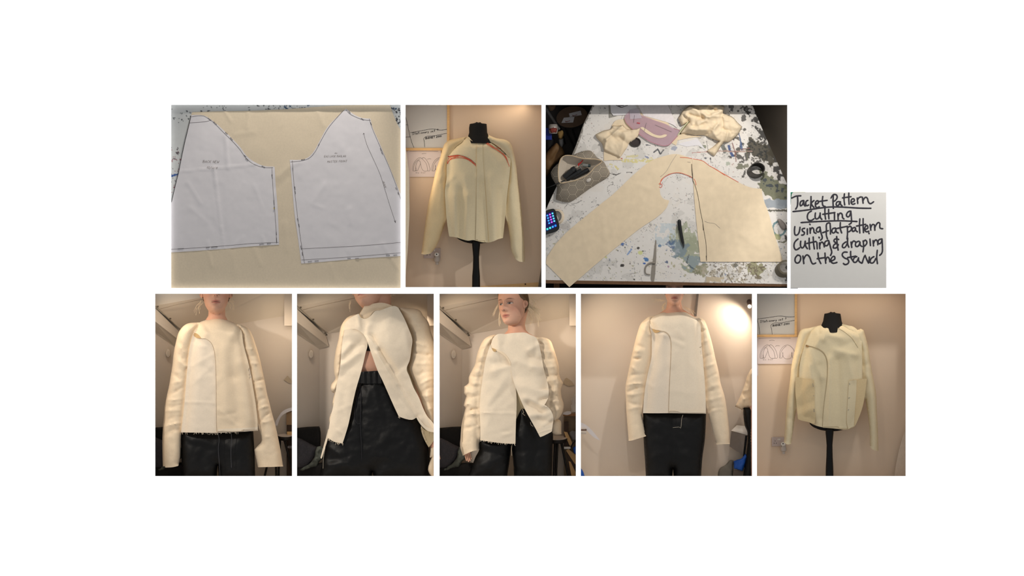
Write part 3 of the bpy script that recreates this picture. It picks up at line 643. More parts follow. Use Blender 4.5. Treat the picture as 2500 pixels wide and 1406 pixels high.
ink('centre_edge_shadow', [T2([(557, 300), (556, 420), (555, 600), (552, 760), (549, 900), (547, 1028)])], .6, zb, FSEAM_SHADOW, jk, off=1.0)  # dark line painted for the shadow of the overlap edge
ink('raglan_seam', [T2([(482, 268), (440, 308), (392, 345), (350, 395), (342, 440)]), T2([(640, 298), (700, 334), (762, 386), (796, 422)])], .45, zb, FSEAM_SHADOW, jk, off=.8)
patch('placket', T2([(553, 300), (568, 302), (570, 400), (569, 505), (560, 508), (554, 500), (553, 400)]), zb, FORMS, jk, off=2.0, th=.8, step=3)
patch('collar_turnback', T2([(478, 262), (500, 262), (530, 268), (560, 280), (585, 288), (570, 300), (552, 310), (530, 300), (500, 285)]), zb, FORMB, jk, off=1.6, th=.8, step=3, folds=FT(T2, [(515, 268, 525, 300, 3, 1.)]))
sfl = FT(T2, [(300, 420, 240, 640, 10, 1.6), (330, 480, 300, 600, 7, -2.2), (300, 560, 280, 800, 8, 1.2), (250, 560, 220, 800, 9, 1.0), (320, 540, 290, 580, 6, 2.0), (300, 600, 315, 700, 6, 1.2), (240, 900, 200, 1080, 9, 1.2), (290, 960, 250, 1080, 4, -1.5), (330, 330, 360, 400, 8, 1.2), (190, 1000, 180, 1100, 8, -1.)])
pillow('sleeve', T2([(470, 266), (420, 276), (345, 294), (318, 318), (302, 360), (285, 420), (255, 510), (225, 640), (195, 780), (170, 950), (147, 1126), (165, 1132), (200, 1128), (222, 1118), (250, 1082), (275, 1035), (297, 972), (315, 920), (332, 860), (335, 760), (335, 640), (345, 560), (350, 470), (362, 395), (400, 340), (450, 300)]), DD, 17, FORMS, jk, R=17, step=4, folds=sfl, rough=.3, open=segs_of(OPENL)[:-1], seam=BSEG)
sfr = FT(T2, [(800, 420, 790, 600, 6, -1.8), (840, 480, 860, 700, 9, 1.4), (800, 620, 830, 850, 7, 1.4), (780, 720, 800, 980, 5, -1.5), (850, 800, 880, 1000, 10, 1.2), (830, 1000, 850, 1150, 7, 1.2), (810, 330, 800, 420, 8, 1.), (870, 1050, 880, 1180, 9, -.8)])
pillow('sleeve', T2([(600, 292), (632, 246), (665, 262), (700, 276), (770, 289), (802, 312), (826, 380), (846, 480), (862, 620), (880, 760), (893, 900), (905, 1050), (909, 1186), (870, 1184), (836, 1160), (812, 1112), (800, 1010), (785, 920), (768, 850), (762, 780), (774, 640), (782, 520), (788, 420), (750, 370), (690, 320), (640, 300)]), DD + 1, 17, FORMB, jk, R=17, step=4, folds=sfr, rough=.3, open=segs_of(OPENR)[:-1], seam=BSEG)
RD = [[(340, 410), (400, 402), (440, 408), (490, 425), (530, 450), (553, 475)], [(345, 415), (420, 405), (470, 420), (520, 448), (553, 485)], [(340, 465), (352, 440), (385, 425), (430, 420), (480, 430), (530, 462), (552, 482)], [(338, 462), (345, 430), (370, 412), (420, 412)], [(410, 400), (460, 412), (520, 440)], [(350, 445), (365, 425), (400, 416)],
    [(600, 290), (640, 315), (690, 350), (740, 385), (775, 430), (795, 485)], [(610, 300), (650, 332), (700, 358), (750, 395), (770, 420)], [(620, 295), (660, 330), (720, 372), (765, 405), (785, 455)], [(700, 345), (740, 355), (775, 368)]]
ink('chalk_lines', [T2(s) for s in RD[:6]], 1.3, zb, RED, jk, off=1.0, label='red chalk curve drawn under the arm seam', jit=.25)
ink('chalk_lines', [T2(s) for s in RD[6:]], 1.2, zb, RED, jk, off=2.4, label='red chalk line running from neck to armhole', jit=.25)
ink('pencil_lines', [T2(s) for s in ([(345, 412), (420, 398), (500, 425), (553, 470)], [(610, 292), (700, 348), (770, 400)], [(720, 348), (770, 370)])], .6, zb, PENCIL, jk, off=1.4)

# ---------------- picture 9
sides(OPEN[7], WD, PEACH)
box('wall_back', 1838, 707, 2221, 1172, WD, WD + 4, PEACH, kind='structure')
add_board(T9, 300, 326, 18, [[(20, 210), (100, 200), (190, 188), (250, 194), (300, 193)], [(20, 215), (30, 250), (40, 325)], [(133, 325), (128, 290), (126, 252), (200, 238), (300, 220)]],
    [('Stationery set ?', 42, 238, 6, -6, 1.0), ('BUDGET 2001', 136, 266, 4.6, -7, 1.1)], 1838, 'behind the jacket with patch pockets')
add_sketch(T9, (20, 345, 322, 545), jacket_sketch(42, 402, 1.0) + back_sketch(185, 402, .98) + [[(155, 415), (170, 408), (188, 412)], [(110, 372), (130, 368), (150, 372)], [(30, 356), (140, 352), (270, 354)]], [('Wrap front', 62, 518, 3.6)], 'under the whiteboard beside the pocketed jacket')
box('sheet_edge', *T9([(8, 350)])[0], *T9([(28, 632)])[0], WD - 1.0, WD - .6, SKETCH); tag(bpy.data.objects['sheet_edge.001'], 'plain white sheet at the left edge beside the sketches near the pocketed jacket', 'paper')
socket(T9, 128, 1090, 222, 1160, 214, 1142, 'beside the sleeve of the pocketed jacket')
cl = slab('hanging_cloth', [T9([(1140, 1010)])[0] + (70,), T9([(1112, 1070)])[0] + (70,), T9([(1075, 1200)])[0] + (72,), T9([(1055, 1300)])[0] + (72,), T9([(1040, 1400)])[0] + (72,), T9([(1140, 1400)])[0] + (70,)], mat('pale_card', (214, 198, 180), .8), None, 2)
tag(cl, 'pale sheet of card leaning at the lower right beside the pocketed jacket', 'card')
df = dress_form(T9, [(521, 642, 172), (517, 646, 195), (512, 650, 225), (496, 662, 262), (480, 690, 320)], [(510, 320), (640, 320), (720, 430), (750, 640), (760, 900), (700, 1025), (620, 1045), (540, 1045), (470, 1030), (415, 995), (380, 850), (380, 640), (410, 420)],
    560, 0, DD, 1172, 'black dress form on a turned black pole, wearing the jacket with patch pockets', [(8, 1020), (30, 1036), (30, 1060), (26, 1100), (22, 1150), (24, 1240), (28, 1310), (29, 1350), (29, 1430)])
jk = thing('calico_jacket', T9([(560, 1030)])[0] + (DD,), 'finished calico jacket with curved overlap front and two patch pockets, on a black dress form', 'jacket')
fl = FT(T9, [(480, 275, 485, 320, 4, -1.4), (548, 265, 520, 360, 7, 1.4), (500, 300, 470, 400, 8, 1.2), (400, 430, 500, 640, 12, 1.4), (480, 560, 490, 950, 10, -1.4), (410, 560, 440, 700, 7, 1.), (570, 500, 560, 1010, 9, 1.6), (620, 520, 640, 1010, 12, -1.6), (600, 440, 760, 480, 9, 1.2), (560, 330, 640, 350, 9, 1.2), (700, 500, 740, 660, 10, 1.2), (640, 420, 720, 380, 8, -.8), (640, 280, 740, 330, 7, 1.)])
OPENB = smooth_line(T9([(745, 1012), (700, 1030), (600, 1026), (510, 1018), (445, 1000)]), False); OPENL = T9([(220, 1130), (246, 1146), (274, 1140)]); OPENR = T9([(924, 1196), (886, 1186), (866, 1166)])
BSEG = segs_of(T9([(478, 260), (520, 264), (545, 262), (580, 262), (640, 250), (700, 275), (760, 300), (800, 330), (802, 440), (806, 650), (812, 760), (800, 880), (770, 960), (745, 1012), (700, 1030), (600, 1026), (510, 1018), (445, 1000), (400, 978), (330, 960), (322, 800), (325, 700), (332, 640), (337, 560), (352, 480), (378, 400), (420, 310), (440, 280)]))
body, zb = pillow('bodice', T9([(478, 260), (520, 264), (545, 262), (580, 262), (640, 250), (700, 275), (760, 300), (800, 330), (802, 440), (806, 650), (812, 760), (800, 880), (770, 960), (745, 1012), (700, 1030), (600, 1026), (510, 1018), (445, 1000), (400, 978), (330, 960), (322, 800), (325, 700), (332, 640), (337, 560), (352, 480), (378, 400), (420, 310), (440, 280)]), DD - 2, 27, FORMB, jk, R=38, step=4, folds=[(a, b, c, d, w * .8, h * 2.5) for a, b, c, d, w, h in fl], rough=.35, rs=18, open=segs_of(OPENB)[:-1], seam='sides')
patch('right_front', T9([(384, 404), (430, 414), (482, 432), (522, 464), (544, 515), (549, 600), (541, 700), (528, 800), (517, 900), (510, 1020), (600, 1028), (702, 1033), (742, 1008), (765, 950), (796, 800), (800, 650), (797, 480), (775, 425), (750, 385), (725, 350), (690, 318), (640, 284), (582, 262), (545, 262), (482, 259), (440, 285), (410, 340), (392, 380)]), zb, FORMB, jk, off=2.4, th=2.2, step=4.5, corner=55, folds=FT(T9, [(484, 265, 488, 320, 4, -1.6), (546, 268, 515, 370, 7, 1.6), (590, 275, 560, 360, 8, -1.2), (440, 300, 420, 380, 7, 1.2), (560, 520, 560, 1010, 8, 1.4), (600, 470, 760, 470, 10, 1.4)]))
ink('front_edge_shadow', [T9([(388, 410), (430, 420), (480, 438), (518, 470), (539, 518), (543, 600), (535, 700), (522, 800), (511, 900), (506, 1015)])], .4, zb, mat('seam_edge_shadow', (150, 132, 102), .9), jk, off=.9)  # shadow beside the curved front edge drawn as a thin line
ink('yoke_seam', [T9([(582, 264), (640, 287), (690, 321), (726, 353), (750, 388), (772, 424)])], .6, zb, FSEAM_SHADOW, jk, off=2.9)
patch('pocket', T9([(306, 640), (380, 655), (446, 664), (448, 760), (449, 860), (454, 960), (446, 994), (400, 978), (350, 967), (324, 956), (314, 850), (304, 740)]), lambda x, y: np.minimum(zb(x, y), 27), mat('pocket_calico', (222, 198, 154), .9, .04, 100), jk, off=3.4, th=1.0, step=4, corner=45, folds=FT(T9, [(400, 700, 330, 800, 9, 1.4), (440, 880, 330, 920, 8, 1.4), (440, 820, 340, 860, 7, -1.), (430, 960, 360, 950, 6, 1.)]), label='left patch pocket with rumpled front')
patch('pocket', T9([(705, 668), (770, 660), (838, 654), (826, 760), (808, 860), (772, 960), (742, 1014), (700, 1030), (690, 985), (692, 900), (698, 780)]), lambda x, y: np.minimum(zb(x, y), 27), mat('pocket_calico', (222, 198, 154), .9, .04, 100), jk, off=3.4, th=1.0, step=4, corner=45, label='right patch pocket with a folded inner edge')
patch('pocket_facing', T9([(705, 670), (762, 662), (758, 780), (748, 900), (742, 1010), (700, 1030), (690, 985), (692, 900), (698, 780)]), lambda x, y: np.minimum(zb(x, y), 27), FORMB, jk, off=5.2, th=.8, step=4, corner=45)
patch('pocket_tab', T9([(405, 404), (382, 402), (384, 418), (404, 420)]), zb, mat('tan_thread', (150, 118, 78), .9), jk, off=2.6, th=.6, step=3, smooth=False)
ink('pins', [T9(s) for s in ([(436, 690), (438, 716)], [(440, 780), (444, 786)], [(444, 880), (446, 905)], [(708, 690), (712, 700)], [(700, 800), (712, 796)], [(696, 890), (706, 886)])], 1.0, zb, STEEL, jk, off=6.2, kind='stuff')
sfl = FT(T9, [(300, 560, 280, 760, 9, 1.4), (320, 480, 360, 470, 7, 1.4), (330, 560, 300, 620, 6, -1.8), (370, 420, 330, 540, 8, 1.2), (250, 840, 290, 900, 7, 1.), (240, 940, 280, 960, 6, -1.4), (240, 1000, 270, 1060, 6, 1.), (345, 310, 360, 380, 8, 1.2), (310, 680, 290, 860, 6, 1.2)])
pillow('sleeve', T9([(470, 262), (410, 276), (355, 287), (336, 308), (318, 370), (306, 420), (290, 490), (276, 560), (266, 660), (247, 800), (236, 900), (226, 1050), (220, 1130), (246, 1146), (274, 1140), (287, 1050), (301, 950), (316, 850), (328, 760), (334, 660), (345, 560), (362, 480), (384, 410), (410, 340), (440, 290)]), DD, 16, FORMB, jk, R=16, step=4, folds=sfl, rough=.3, open=segs_of(OPENL)[:-1], seam=BSEG)
sfr = FT(T9, [(820, 480, 850, 560, 8, 1.4), (810, 560, 860, 540, 6, -1.6), (850, 640, 880, 800, 9, 1.2), (840, 700, 870, 900, 6, -1.2), (880, 760, 900, 1000, 9, 1.2), (870, 1000, 880, 1160, 8, 1.), (800, 310, 810, 420, 8, 1.2), (810, 600, 840, 640, 6, 1.2)])
pillow('sleeve', T9([(640, 262), (655, 246), (700, 258), (740, 268), (770, 292), (792, 282), (812, 292), (822, 320), (837, 370), (852, 440), (866, 540), (886, 650), (906, 760), (913, 900), (921, 1050), (924, 1196), (886, 1186), (866, 1166), (861, 1080), (851, 960), (840, 880), (824, 800), (806, 760), (808, 640), (800, 520), (790, 430), (760, 385), (715, 330), (670, 290)]), DD + 1, 16, FORMB, jk, R=16, step=4, folds=sfr, rough=.3, open=segs_of(OPENR)[:-1], seam=BSEG)

# ------------------------------------------------------------------ picture 3: paint-splattered cutting table
Ta = T(1326, 250, 6.113); Tb = T(1626, 250, 6.113); Tc = T(1326, 480, 6.113); Td = T(1626, 480, 6.113); Tp = T(1340, 360, 10.04)
def dt(x, y):
    return 14 + (703 - np.asarray(y, float).ravel()) * .09
def dt1(y): return 14 + (703 - y) * .09
sides(OPEN[2], 50, DARK, top=False)
box('ceiling', 1326, 250, 1928, 252, 3.2, 170, DARK, kind='structure')
box('wall_back', 1300, 230, 1940, 718, 170, 174, mat('dark_corner', (58, 55, 53), .9, .1, 10), kind='structure')
slab('wall_right', [(1790, 240, 168), (1945, 240, 100), (1945, 700, 60), (1880, 700, 165)], mat('brown_grey_wall', (104, 94, 82), .9, .05, 8), None, 3, kind='structure')
box('floor', 1320, 690, 1935, 716, 46, 170, BLACK, kind='structure')
tb = thing('cutting_table', (1640, 703, 20), 'white cutting table splattered with paint, seen with calico pieces laid on it', 'table')
LE = np.array([(1450, 250), (1424, 304), (1406, 355), (1396, 378), (1347, 480), (1333, 511), (1322, 536), (1322, 700)], float)
RE = np.array([(1834, 250), (1871, 338), (1897, 395), (1922, 451), (1940, 492), (1940, 700)], float)
def tabletop():
    nr, nc = 320, 430; ys = np.linspace(250, 689, nr); l = np.interp(ys, LE[:, 1], LE[:, 0]); r = np.interp(ys, RE[:, 1], RE[:, 0])
    u = np.linspace(0, 1, nc); X = l[:, None] + (r - l)[:, None] * u; Y = np.repeat(ys[:, None], nc, 1) + (X - 1627) / 295 * 4.5 * (Y0(ys)[:, None])
    x = X.ravel(); y = Y.ravel(); n = len(x); c = np.tile(np.array(lin((224, 219, 213)), np.float32), (n, 1))
    def put(m, rgb, a=1.0): c[m, :3] = c[m, :3] * (1 - a) + np.array(lin(rgb)[:3], np.float32) * a
    b1 = fbm(x, y, 30, 61, 3); b2 = fbm(x, y, 9, 62, 3); b3 = fbm(x, y, 4, 63, 2)
    put(b1 > .28, (200, 196, 190), .6); put(b1 < -.3, (222, 215, 206), .6)
    def near(pts, w): return segdist(x, y, [(*pts[i], *pts[i+1]) for i in range(len(pts)-1)]) + b2 * w * 1.1 < w
    def blob(cx, cy, rx, ry, rgb, a=.9, rag=.8): put(((x-cx)/rx)**2 + ((y-cy)/ry)**2 + rag * b2 * 2 + rag * b3 < 1, rgb, a)
    put((b3 > .45) & (fbm(x, y, 50, 70, 2) > .05), (130, 126, 122), .6); put((fbm(x, y, 3.2, 71, 2) > .52) & (b1 > .02), (70, 70, 76), .9)
    put((fbm(x, y, 3.6, 72, 2) > .54) & (y > 520), (84, 110, 150), .8); put((fbm(x, y, 3.6, 73, 2) > .56), (150, 96, 90), .7); put((fbm(x, y, 5, 74, 2) > .5) & (y > 540), (170, 164, 130), .8)
    put((np.abs(fbm(x, y, 26, 75, 3)) < .012) & (fbm(x, y, 40, 76, 2) > .05), (110, 104, 104), .7)
    dr = np.interp(y, RE[:, 1], RE[:, 0]) - x                      # paint rubbed off along the right edge
    put(fbm(x, y, 9, 80, 4) > -.18 + dr / 42, (52, 49, 46), .95)
    put((fbm(x, y, 11, 81, 4) > .22 + np.abs(x - 1815) / 200 + np.clip(y - 400, 0, 200) / 120) & (x > 1700), (66, 62, 58), .9)
    put((fbm(x, y, 14, 82, 4) > .02 + np.abs(x - 1790) / 90 + np.abs(y - 262) / 60), (86, 84, 86), .9)
    for i in range(60):
        pass
    put((np.abs(x - 1855) < 30 + b2 * 14) & (np.abs(y - 368 - (x - 1855) * .45) < 20 + b3 * 12), (72, 66, 52), .95)
    put((np.abs(x - 1850) < 24) & (np.abs(y - 368 - (x - 1855) * .45) < 17) & (b3 > .1), (44, 46, 44), .9)
    put((x > 1856 + b2 * 12) & (np.abs(y - 462 - (x - 1890) * .75) < 26 + b2 * 12), (104, 106, 78), .9); put((x > 1862) & (np.abs(y - 462 - (x - 1890) * .75) < 20) & (fbm(x, y, 7, 84, 2) > .15), (64, 70, 78), .9)
    put((x > 1866) & (y > 488 + b2 * 8) & (y < 508 + b2 * 8), (150, 158, 166), .9); put((x > 1872) & (np.abs(y - 514 + b3 * 3) < 2.5), (70, 66, 50), .9)
    blob(1806, 407, 12, 7, (112, 112, 92)); blob(1822, 405, 9, 6, (128, 126, 108)); blob(1776, 400, 6, 5, (150, 160, 140), .7)
    put(near([(1764, 358), (1769, 372)], 5), (100, 104, 100), .9); put(near([(1779, 357), (1783, 368), (1788, 380)], 2.6), (60, 82, 130), .95); put(near([(1804, 325), (1809, 350), (1811, 366)], 2), (58, 84, 128), .9)
    put(near([(1745, 368), (1790, 370), (1835, 369)], 1.8), (168, 140, 128), .8); put(near([(1787, 345), (1795, 372), (1797, 394)], 1.6), (134, 92, 84), .8); put(near([(1810, 365), (1830, 362)], 1.2), (120, 80, 76), .9)
    put(near([(1822, 365), (1826, 392)], 1.5), (110, 110, 84), .8); put(near([(1690, 373), (1715, 371), (1735, 370)], 1.0), (178, 120, 110), .8); put(near([(1734, 385), (1736, 397)], .9), (60, 60, 66), .9); put(near([(1725, 345), (1729, 366)], .7), (70, 66, 66), .9)
    blob(1718, 358, 8, 5, (130, 134, 116)); blob(1644, 362, 9, 6, (130, 140, 164), .7); blob(1723, 386, 4, 2, (70, 80, 90))
    put(near([(1522, 392), (1560, 393), (1590, 391)], 4.5) & (b3 > -.25), (216, 204, 138), .85); put(near([(1530, 382), (1556, 381)], 2.6) & (b3 > -.2), (212, 202, 150), .8); put(near([(1485, 402), (1500, 406), (1508, 412)], 3) & (b3 > 0), (214, 200, 130), .8)
    put(near([(1488, 423), (1504, 427), (1516, 422)], .9), (60, 54, 54), .95); put(near([(1530, 421), (1543, 421)], .9), (70, 60, 60), .9)
    put(near([(1596, 372), (1606, 364), (1612, 376), (1620, 366)], 1.4), (60, 64, 72), .9); put(near([(1578, 354), (1588, 355)], 1.4), (62, 70, 84), .9); put(near([(1575, 382), (1582, 385)], 1.6), (110, 120, 160), .8)
    blob(1516, 387, 4, 1.6, (180, 70, 60), .9)
    # the large watered stains by the pen
    put(((x-1668)/30)**2 + ((y-585)/36)**2 + b2 * 1.8 + b1 * .8 < 1, (168, 172, 148), .9); put((((x-1684)/26)**2 + ((y-625)/40)**2 + b2 * 1.8 < 1), (158, 162, 138), .9)
    put(((x-1655)/20)**2 + ((y-603)/20)**2 + b2 * 2.2 < 1, (120, 138, 152), .75); put(((x-1690)/26)**2 + ((y-640)/18)**2 + b2 * 2.4 < .8, (134, 150, 160), .7); put(((x-1636)/10)**2 + ((y-600)/12)**2 + b3 * 3 < .8, (84, 108, 142), .8)
    put(near([(1676, 640), (1686, 652), (1702, 660)], 1.6), (88, 100, 112), .9); put(near([(1682, 620), (1676, 642)], 1.0), (96, 100, 104), .9); blob(1712, 660, 16, 14, (150, 146, 118), .85); blob(1700, 668, 9, 7, (130, 130, 104))
    blob(1628, 641, 4, 4, (80, 96, 130)); blob(1632, 650, 3, 3, (150, 100, 140), .7)
    blob(1848, 655, 20, 17, (146, 142, 106)); put((((x-1848)/20)**2 + ((y-655)/17)**2 + b2 * 1.6 < 1) & (b3 > .18), (108, 96, 78), .9); blob(1794, 648, 7, 5, (106, 106, 94)); put((y > 645) & (x > 1715) & (x < 1835) & (b2 > .16), (176, 166, 148), .9); put((y > 640) & (x > 1730) & (x < 1850) & (fbm(x, y, 4, 88, 3) > .26), (122, 112, 96), .9)
    put((y > 676) & (x > 1725) & (x < 1770) & (b2 > -.1), (192, 176, 150), .9); put(near([(1776, 672), (1787, 688)], 1.3), (86, 80, 76), .9); blob(1852, 677, 8, 4, (120, 110, 90))
    put(np.abs(np.hypot((x-1902)*1.1, y-558) - 17) + b3 * 2 < 2.4, (62, 116, 124), .85); blob(1898, 578, 7, 9, (160, 160, 116)); put(near([(1900, 590), (1912, 592), (1922, 586)], 1.6), (96, 92, 66), .9)
    for (cx, cy, r, col) in ((1519, 648, 5, (42, 34, 32)), (1538, 644, 2, (50, 46, 48)), (1558, 606, 4, (66, 60, 58)), (1570, 613, 2, (36, 34, 38)), (1526, 604, 1.6, (60, 60, 64)), (1577, 634, 6, (74, 122, 176)), (1573, 643, 4, (38, 92, 170)), (1520, 596, 4, (88, 116, 170)), (1611, 600, 4, (110, 136, 164)), (1564, 616, 6, (210, 212, 150)), (1488, 635, 2, (70, 84, 110)), (1359, 598, 1.6, (50, 48, 50)), (1548, 682, 3, (80, 76, 70)), (1604, 663, 1.4, (50, 50, 50)), (1371, 524, 1.4, (60, 50, 50)), (1480, 628, 4, (206, 204, 150))): blob(cx, cy, r, r * .8, col, .95, .5)
    put(near([(1532, 622), (1542, 608)], 1.2), (110, 146, 196), .85); put(near([(1390, 536), (1395, 531)], 1.2), (96, 92, 92), .9); put(near([(1378, 507), (1386, 498), (1392, 502), (1402, 500)], .8), (130, 124, 122), .8); put(near([(1395, 498), (1408, 496), (1420, 489)], .8), (120, 116, 114), .8)
    put(np.abs(np.hypot(x - 1421, y - 536) - 4.5) < .8, (110, 106, 104), .8); blob(1380, 554, 10, 9, (184, 178, 172), .6); put((x > 1600) & (x < 1650) & (y > 545) & (y < 600) & (b2 > 0), (188, 200, 206), .7); put((np.abs(x - 1549) < 1.4) & (y > 640) & (y < 675) & (b3 > -.1), (150, 148, 146), .6)
    put((x - np.interp(y, LE[:, 1], LE[:, 0]) < 3.5 + b3 * 4) & (y < 400), (112, 106, 98), .9)
    d = dt(x, y); V = PA(x, y, d); i = np.arange(nr * nc).reshape(nr, nc)
    F = np.stack([i[:-1, :-1], i[1:, :-1], i[1:, 1:], i[:-1, 1:]], -1).reshape(-1, 4)
    return mesh('tabletop', V, F, TABLEW, tb, True, 180, col=c)
def Y0(ys): return np.clip((ys - 560) / 129, 0, 1)
tabletop()
slab('front_edge', [(1322, 683.5, 15), (1627, 688, 15), (1934, 692.5, 15), (1934, 700, 17), (1627, 696, 17), (1322, 691.5, 17)], mat('raw_ply_edge', (120, 88, 62), .6, .12, 60), tb, 6)
slab('underside', [(1455, 250, 62), (1834, 250, 62), (1940, 500, 40), (1934, 690, 24), (1322, 690, 24), (1322, 545, 35), (1402, 372, 50)], DARK, tb, 3)
slab('side_edge', [(1421, 327, dt1(327) - .6), (1424, 322, dt1(322) - .6), (1404, 372, dt1(372) - .6), (1396, 385, dt1(385) - .6)], mat('grey_tape', (150, 144, 132), .5), tb, 2)
box('table_leg', 1352, 692, 1366, 716, 40, 52, mat('brown_leg', (110, 78, 52), .7), tb)
tag(box('storage_box', 1336, 694, 1358, 716, 62, 80, mat('grey_box', (96, 92, 92), .8), None, 1), 'grey box on the floor under the left end of the cutting table', 'box')
# --- cloth pieces
CAL3 = mat('calico_piece', (229, 210, 180), .92, .06, 24, .15, 800)
pA = [(1652, 376), (1691, 388), (1691, 433), (1676, 426), (1660, 423), (1640, 423), (1622, 431), (1612, 445), (1611, 460), (1613, 476), (1621, 486), (1634, 489), (1626, 509), (1555, 563), (1462, 639), (1411, 683), (1390, 701), (1333, 644), (1336, 626), (1468, 497), (1490, 480), (1560, 415), (1591, 392), (1625, 380)]
fA = [(1420, 560, 1440, 640, 9, .8), (1470, 520, 1475, 580, 8, .7), (1520, 500, 1530, 560, 9, -.6), (1540, 440, 1600, 470, 12, .7), (1380, 620, 1420, 650, 8, .7), (1560, 470, 1580, 520, 7, .6), (1400, 580, 1395, 640, 6, -.7), (1636, 380, 1590, 425, 3, .4)]
o, zA = patch('sleeve_piece', pA, lambda x, y: dt(x, y), CAL3, None, off=1.0, th=.6, step=4.5, folds=fA, rough=.5, rs=16, corner=40, over=lambda x, y: dt(x, y) - .5)
tag(o, 'long calico sleeve piece running down to the left corner of the cutting table', 'fabric piece')
ink('marking_lines', [[(1652, 377), (1640, 395), (1626, 419), (1612, 432)]], .7, zA, PENCILL, o)
ink('red_marking', [[(1612, 452), (1614, 440), (1626, 430), (1642, 423), (1660, 422), (1676, 427), (1690, 434)], [(1611, 448), (1620, 434), (1634, 426)], [(1608, 449), (1616, 449)], [(1609, 456), (1615, 457), (1616, 449)], [(1660, 384), (1676, 385), (1690, 387)]], 1.1, zA, RED, o, label='red drawn line round the cut-out')
pB = [(1690, 388), (1703, 389), (1718, 393), (1732, 404), (1745, 411), (1758, 418), (1780, 431), (1803, 445), (1834, 458), (1860, 461), (1862, 480), (1875, 516), (1891, 572), (1912, 639), (1710, 639), (1702, 560), (1696, 496), (1693, 450)]
fB = [(1760, 450, 1820, 520, 12, .6), (1790, 560, 1850, 600, 12, .7), (1730, 480, 1740, 600, 10, .5), (1800, 570, 1830, 640, 9, -.6), (1850, 520, 1880, 620, 9, .6)]
o, zB = patch('front_piece', pB, lambda x, y: dt(x, y), CAL3, None, off=2.0, th=.6, step=4.5, folds=fB, rough=.4, rs=18, corner=40, over=lambda x, y: dt(x, y) - .5)
tag(o, 'wide calico front piece with a black cutting line, right of the pen', 'fabric piece')
ink('red_marking', [[(1692, 388), (1716, 393), (1731, 404), (1746, 412), (1757, 419), (1780, 432), (1803, 445)], [(1740, 409), (1758, 420), (1770, 428)], [(1694, 436), (1698, 444), (1699, 452)]], 1.1, zB, RED, o, label='red drawn line along the upper edge')
ink('cutting_line', [[(1688.6, 400), (1690, 420), (1692, 440), (1698, 456), (1703, 474), (1706, 490), (1710, 515), (1716, 545), (1718, 560), (1724, 598), (1725, 637)], [(1716, 546), (1717, 562)], [(1724, 624), (1725, 636)], [(1688.5, 400), (1690, 428)]], 1.1, zB, mat('dark_line', (70, 60, 50), .8), o)
ink('pencil_marks', [[(1720, 540), (1732, 544), (1745, 546), (1752, 552), (1758, 557)], [(1678, 395), (1686, 396)]], .6, zB, PENCILL, o)
o, _ = patch('calico_scrap', Ta([(905, 715), (1000, 730), (1150, 832), (1190, 862), (1010, 862), (905, 872)]), lambda x, y: dt(x, y), CAL3, None, off=1.0, th=.6, step=4, rough=.4, over=lambda x, y: dt(x, y) - .5); tag(o, 'small flat calico offcut in front of the crumpled scrap beside the pencil case', 'fabric scrap')
fS = FT(Ta, [(1190, 345, 940, 560, 4, 4), (940, 560, 915, 700, 4, 3), (1450, 375, 1200, 450, 6, 3), (1130, 520, 1290, 640, 7, -3.5), (1000, 480, 1100, 560, 8, -3), (1230, 500, 1150, 830, 6, 2.5), (920, 700, 1150, 820, 5, 1.5), (820, 480, 1000, 420, 6, 2), (1050, 400, 1300, 430, 5, -2.5)])
o, _ = pillow('calico_scrap', Ta([(780, 480), (900, 420), (1010, 390), (1032, 345), (1110, 350), (1190, 336), (1260, 400), (1450, 376), (1442, 430), (1410, 520), (1290, 620), (1240, 700), (1150, 832), (1040, 780), (910, 712), (880, 620), (800, 530)]), dt1(320) - 2, 13, CAL3, None, R=18, back=.1, step=2.4, folds=[(a, b, c, d, w * .8, h * 1.3) for a, b, c, d, w, h in fS], rough=.8, rs=9)
tag(o, 'crumpled calico scrap with a folded point, beside the pencil case', 'fabric scrap')
fS2 = FT(Tb, [(350, 60, 640, 220, 7, 5), (560, 240, 460, 60, 5, -4), (350, 180, 540, 240, 5, -5), (590, 240, 400, 330, 5, 4), (780, 320, 690, 420, 5, 5), (690, 400, 620, 470, 5, -4), (850, 380, 830, 200, 5, -4), (600, 210, 850, 210, 5, 3.5), (830, 130, 690, 180, 6, 5), (660, 60, 760, 130, 5, -4), (840, 400, 950, 430, 5, -3.5), (930, 440, 890, 580, 4, 4), (350, 400, 600, 400, 7, 4), (260, 460, 600, 480, 4, -3), (260, 180, 320, 270, 5, -4), (240, 160, 350, 220, 4, 3), (340, 200, 340, 300, 3, -3), (720, 470, 780, 570, 8, 3.5), (1000, 230, 1100, 420, 10, 2.5), (440, 300, 400, 360, 4, -3), (480, 330, 600, 270, 4, 3), (740, 60, 700, 110, 4, 4)])
o, _ = pillow('calico_bundle', Tb([(180, 235), (215, 180), (250, 125), (330, 60), (440, 20), (660, 10), (800, 25), (875, 60), (852, 160), (1000, 222), (1060, 290), (1137, 362), (1080, 470), (1010, 540), (930, 592), (870, 592), (832, 640), (780, 720), (722, 812), (660, 770), (600, 722), (700, 660), (790, 580), (700, 545), (560, 492), (430, 490), (300, 465), (200, 475), (260, 390), (340, 290), (235, 352)]), dt1(330) - 2, 17, CAL3, None, R=20, back=.1, step=2.2, folds=[(a, b, c, d, w * .75, h * 1.25) for a, b, c, d, w, h in fS2], rough=1.2, rs=9, extra=lambda x, y: 3.2 * ridge(x + .4 * y, y - .2 * x, 26, 91, 3))
tag(o, 'large crumpled bundle of calico at the far right of the cutting table', 'fabric scrap')
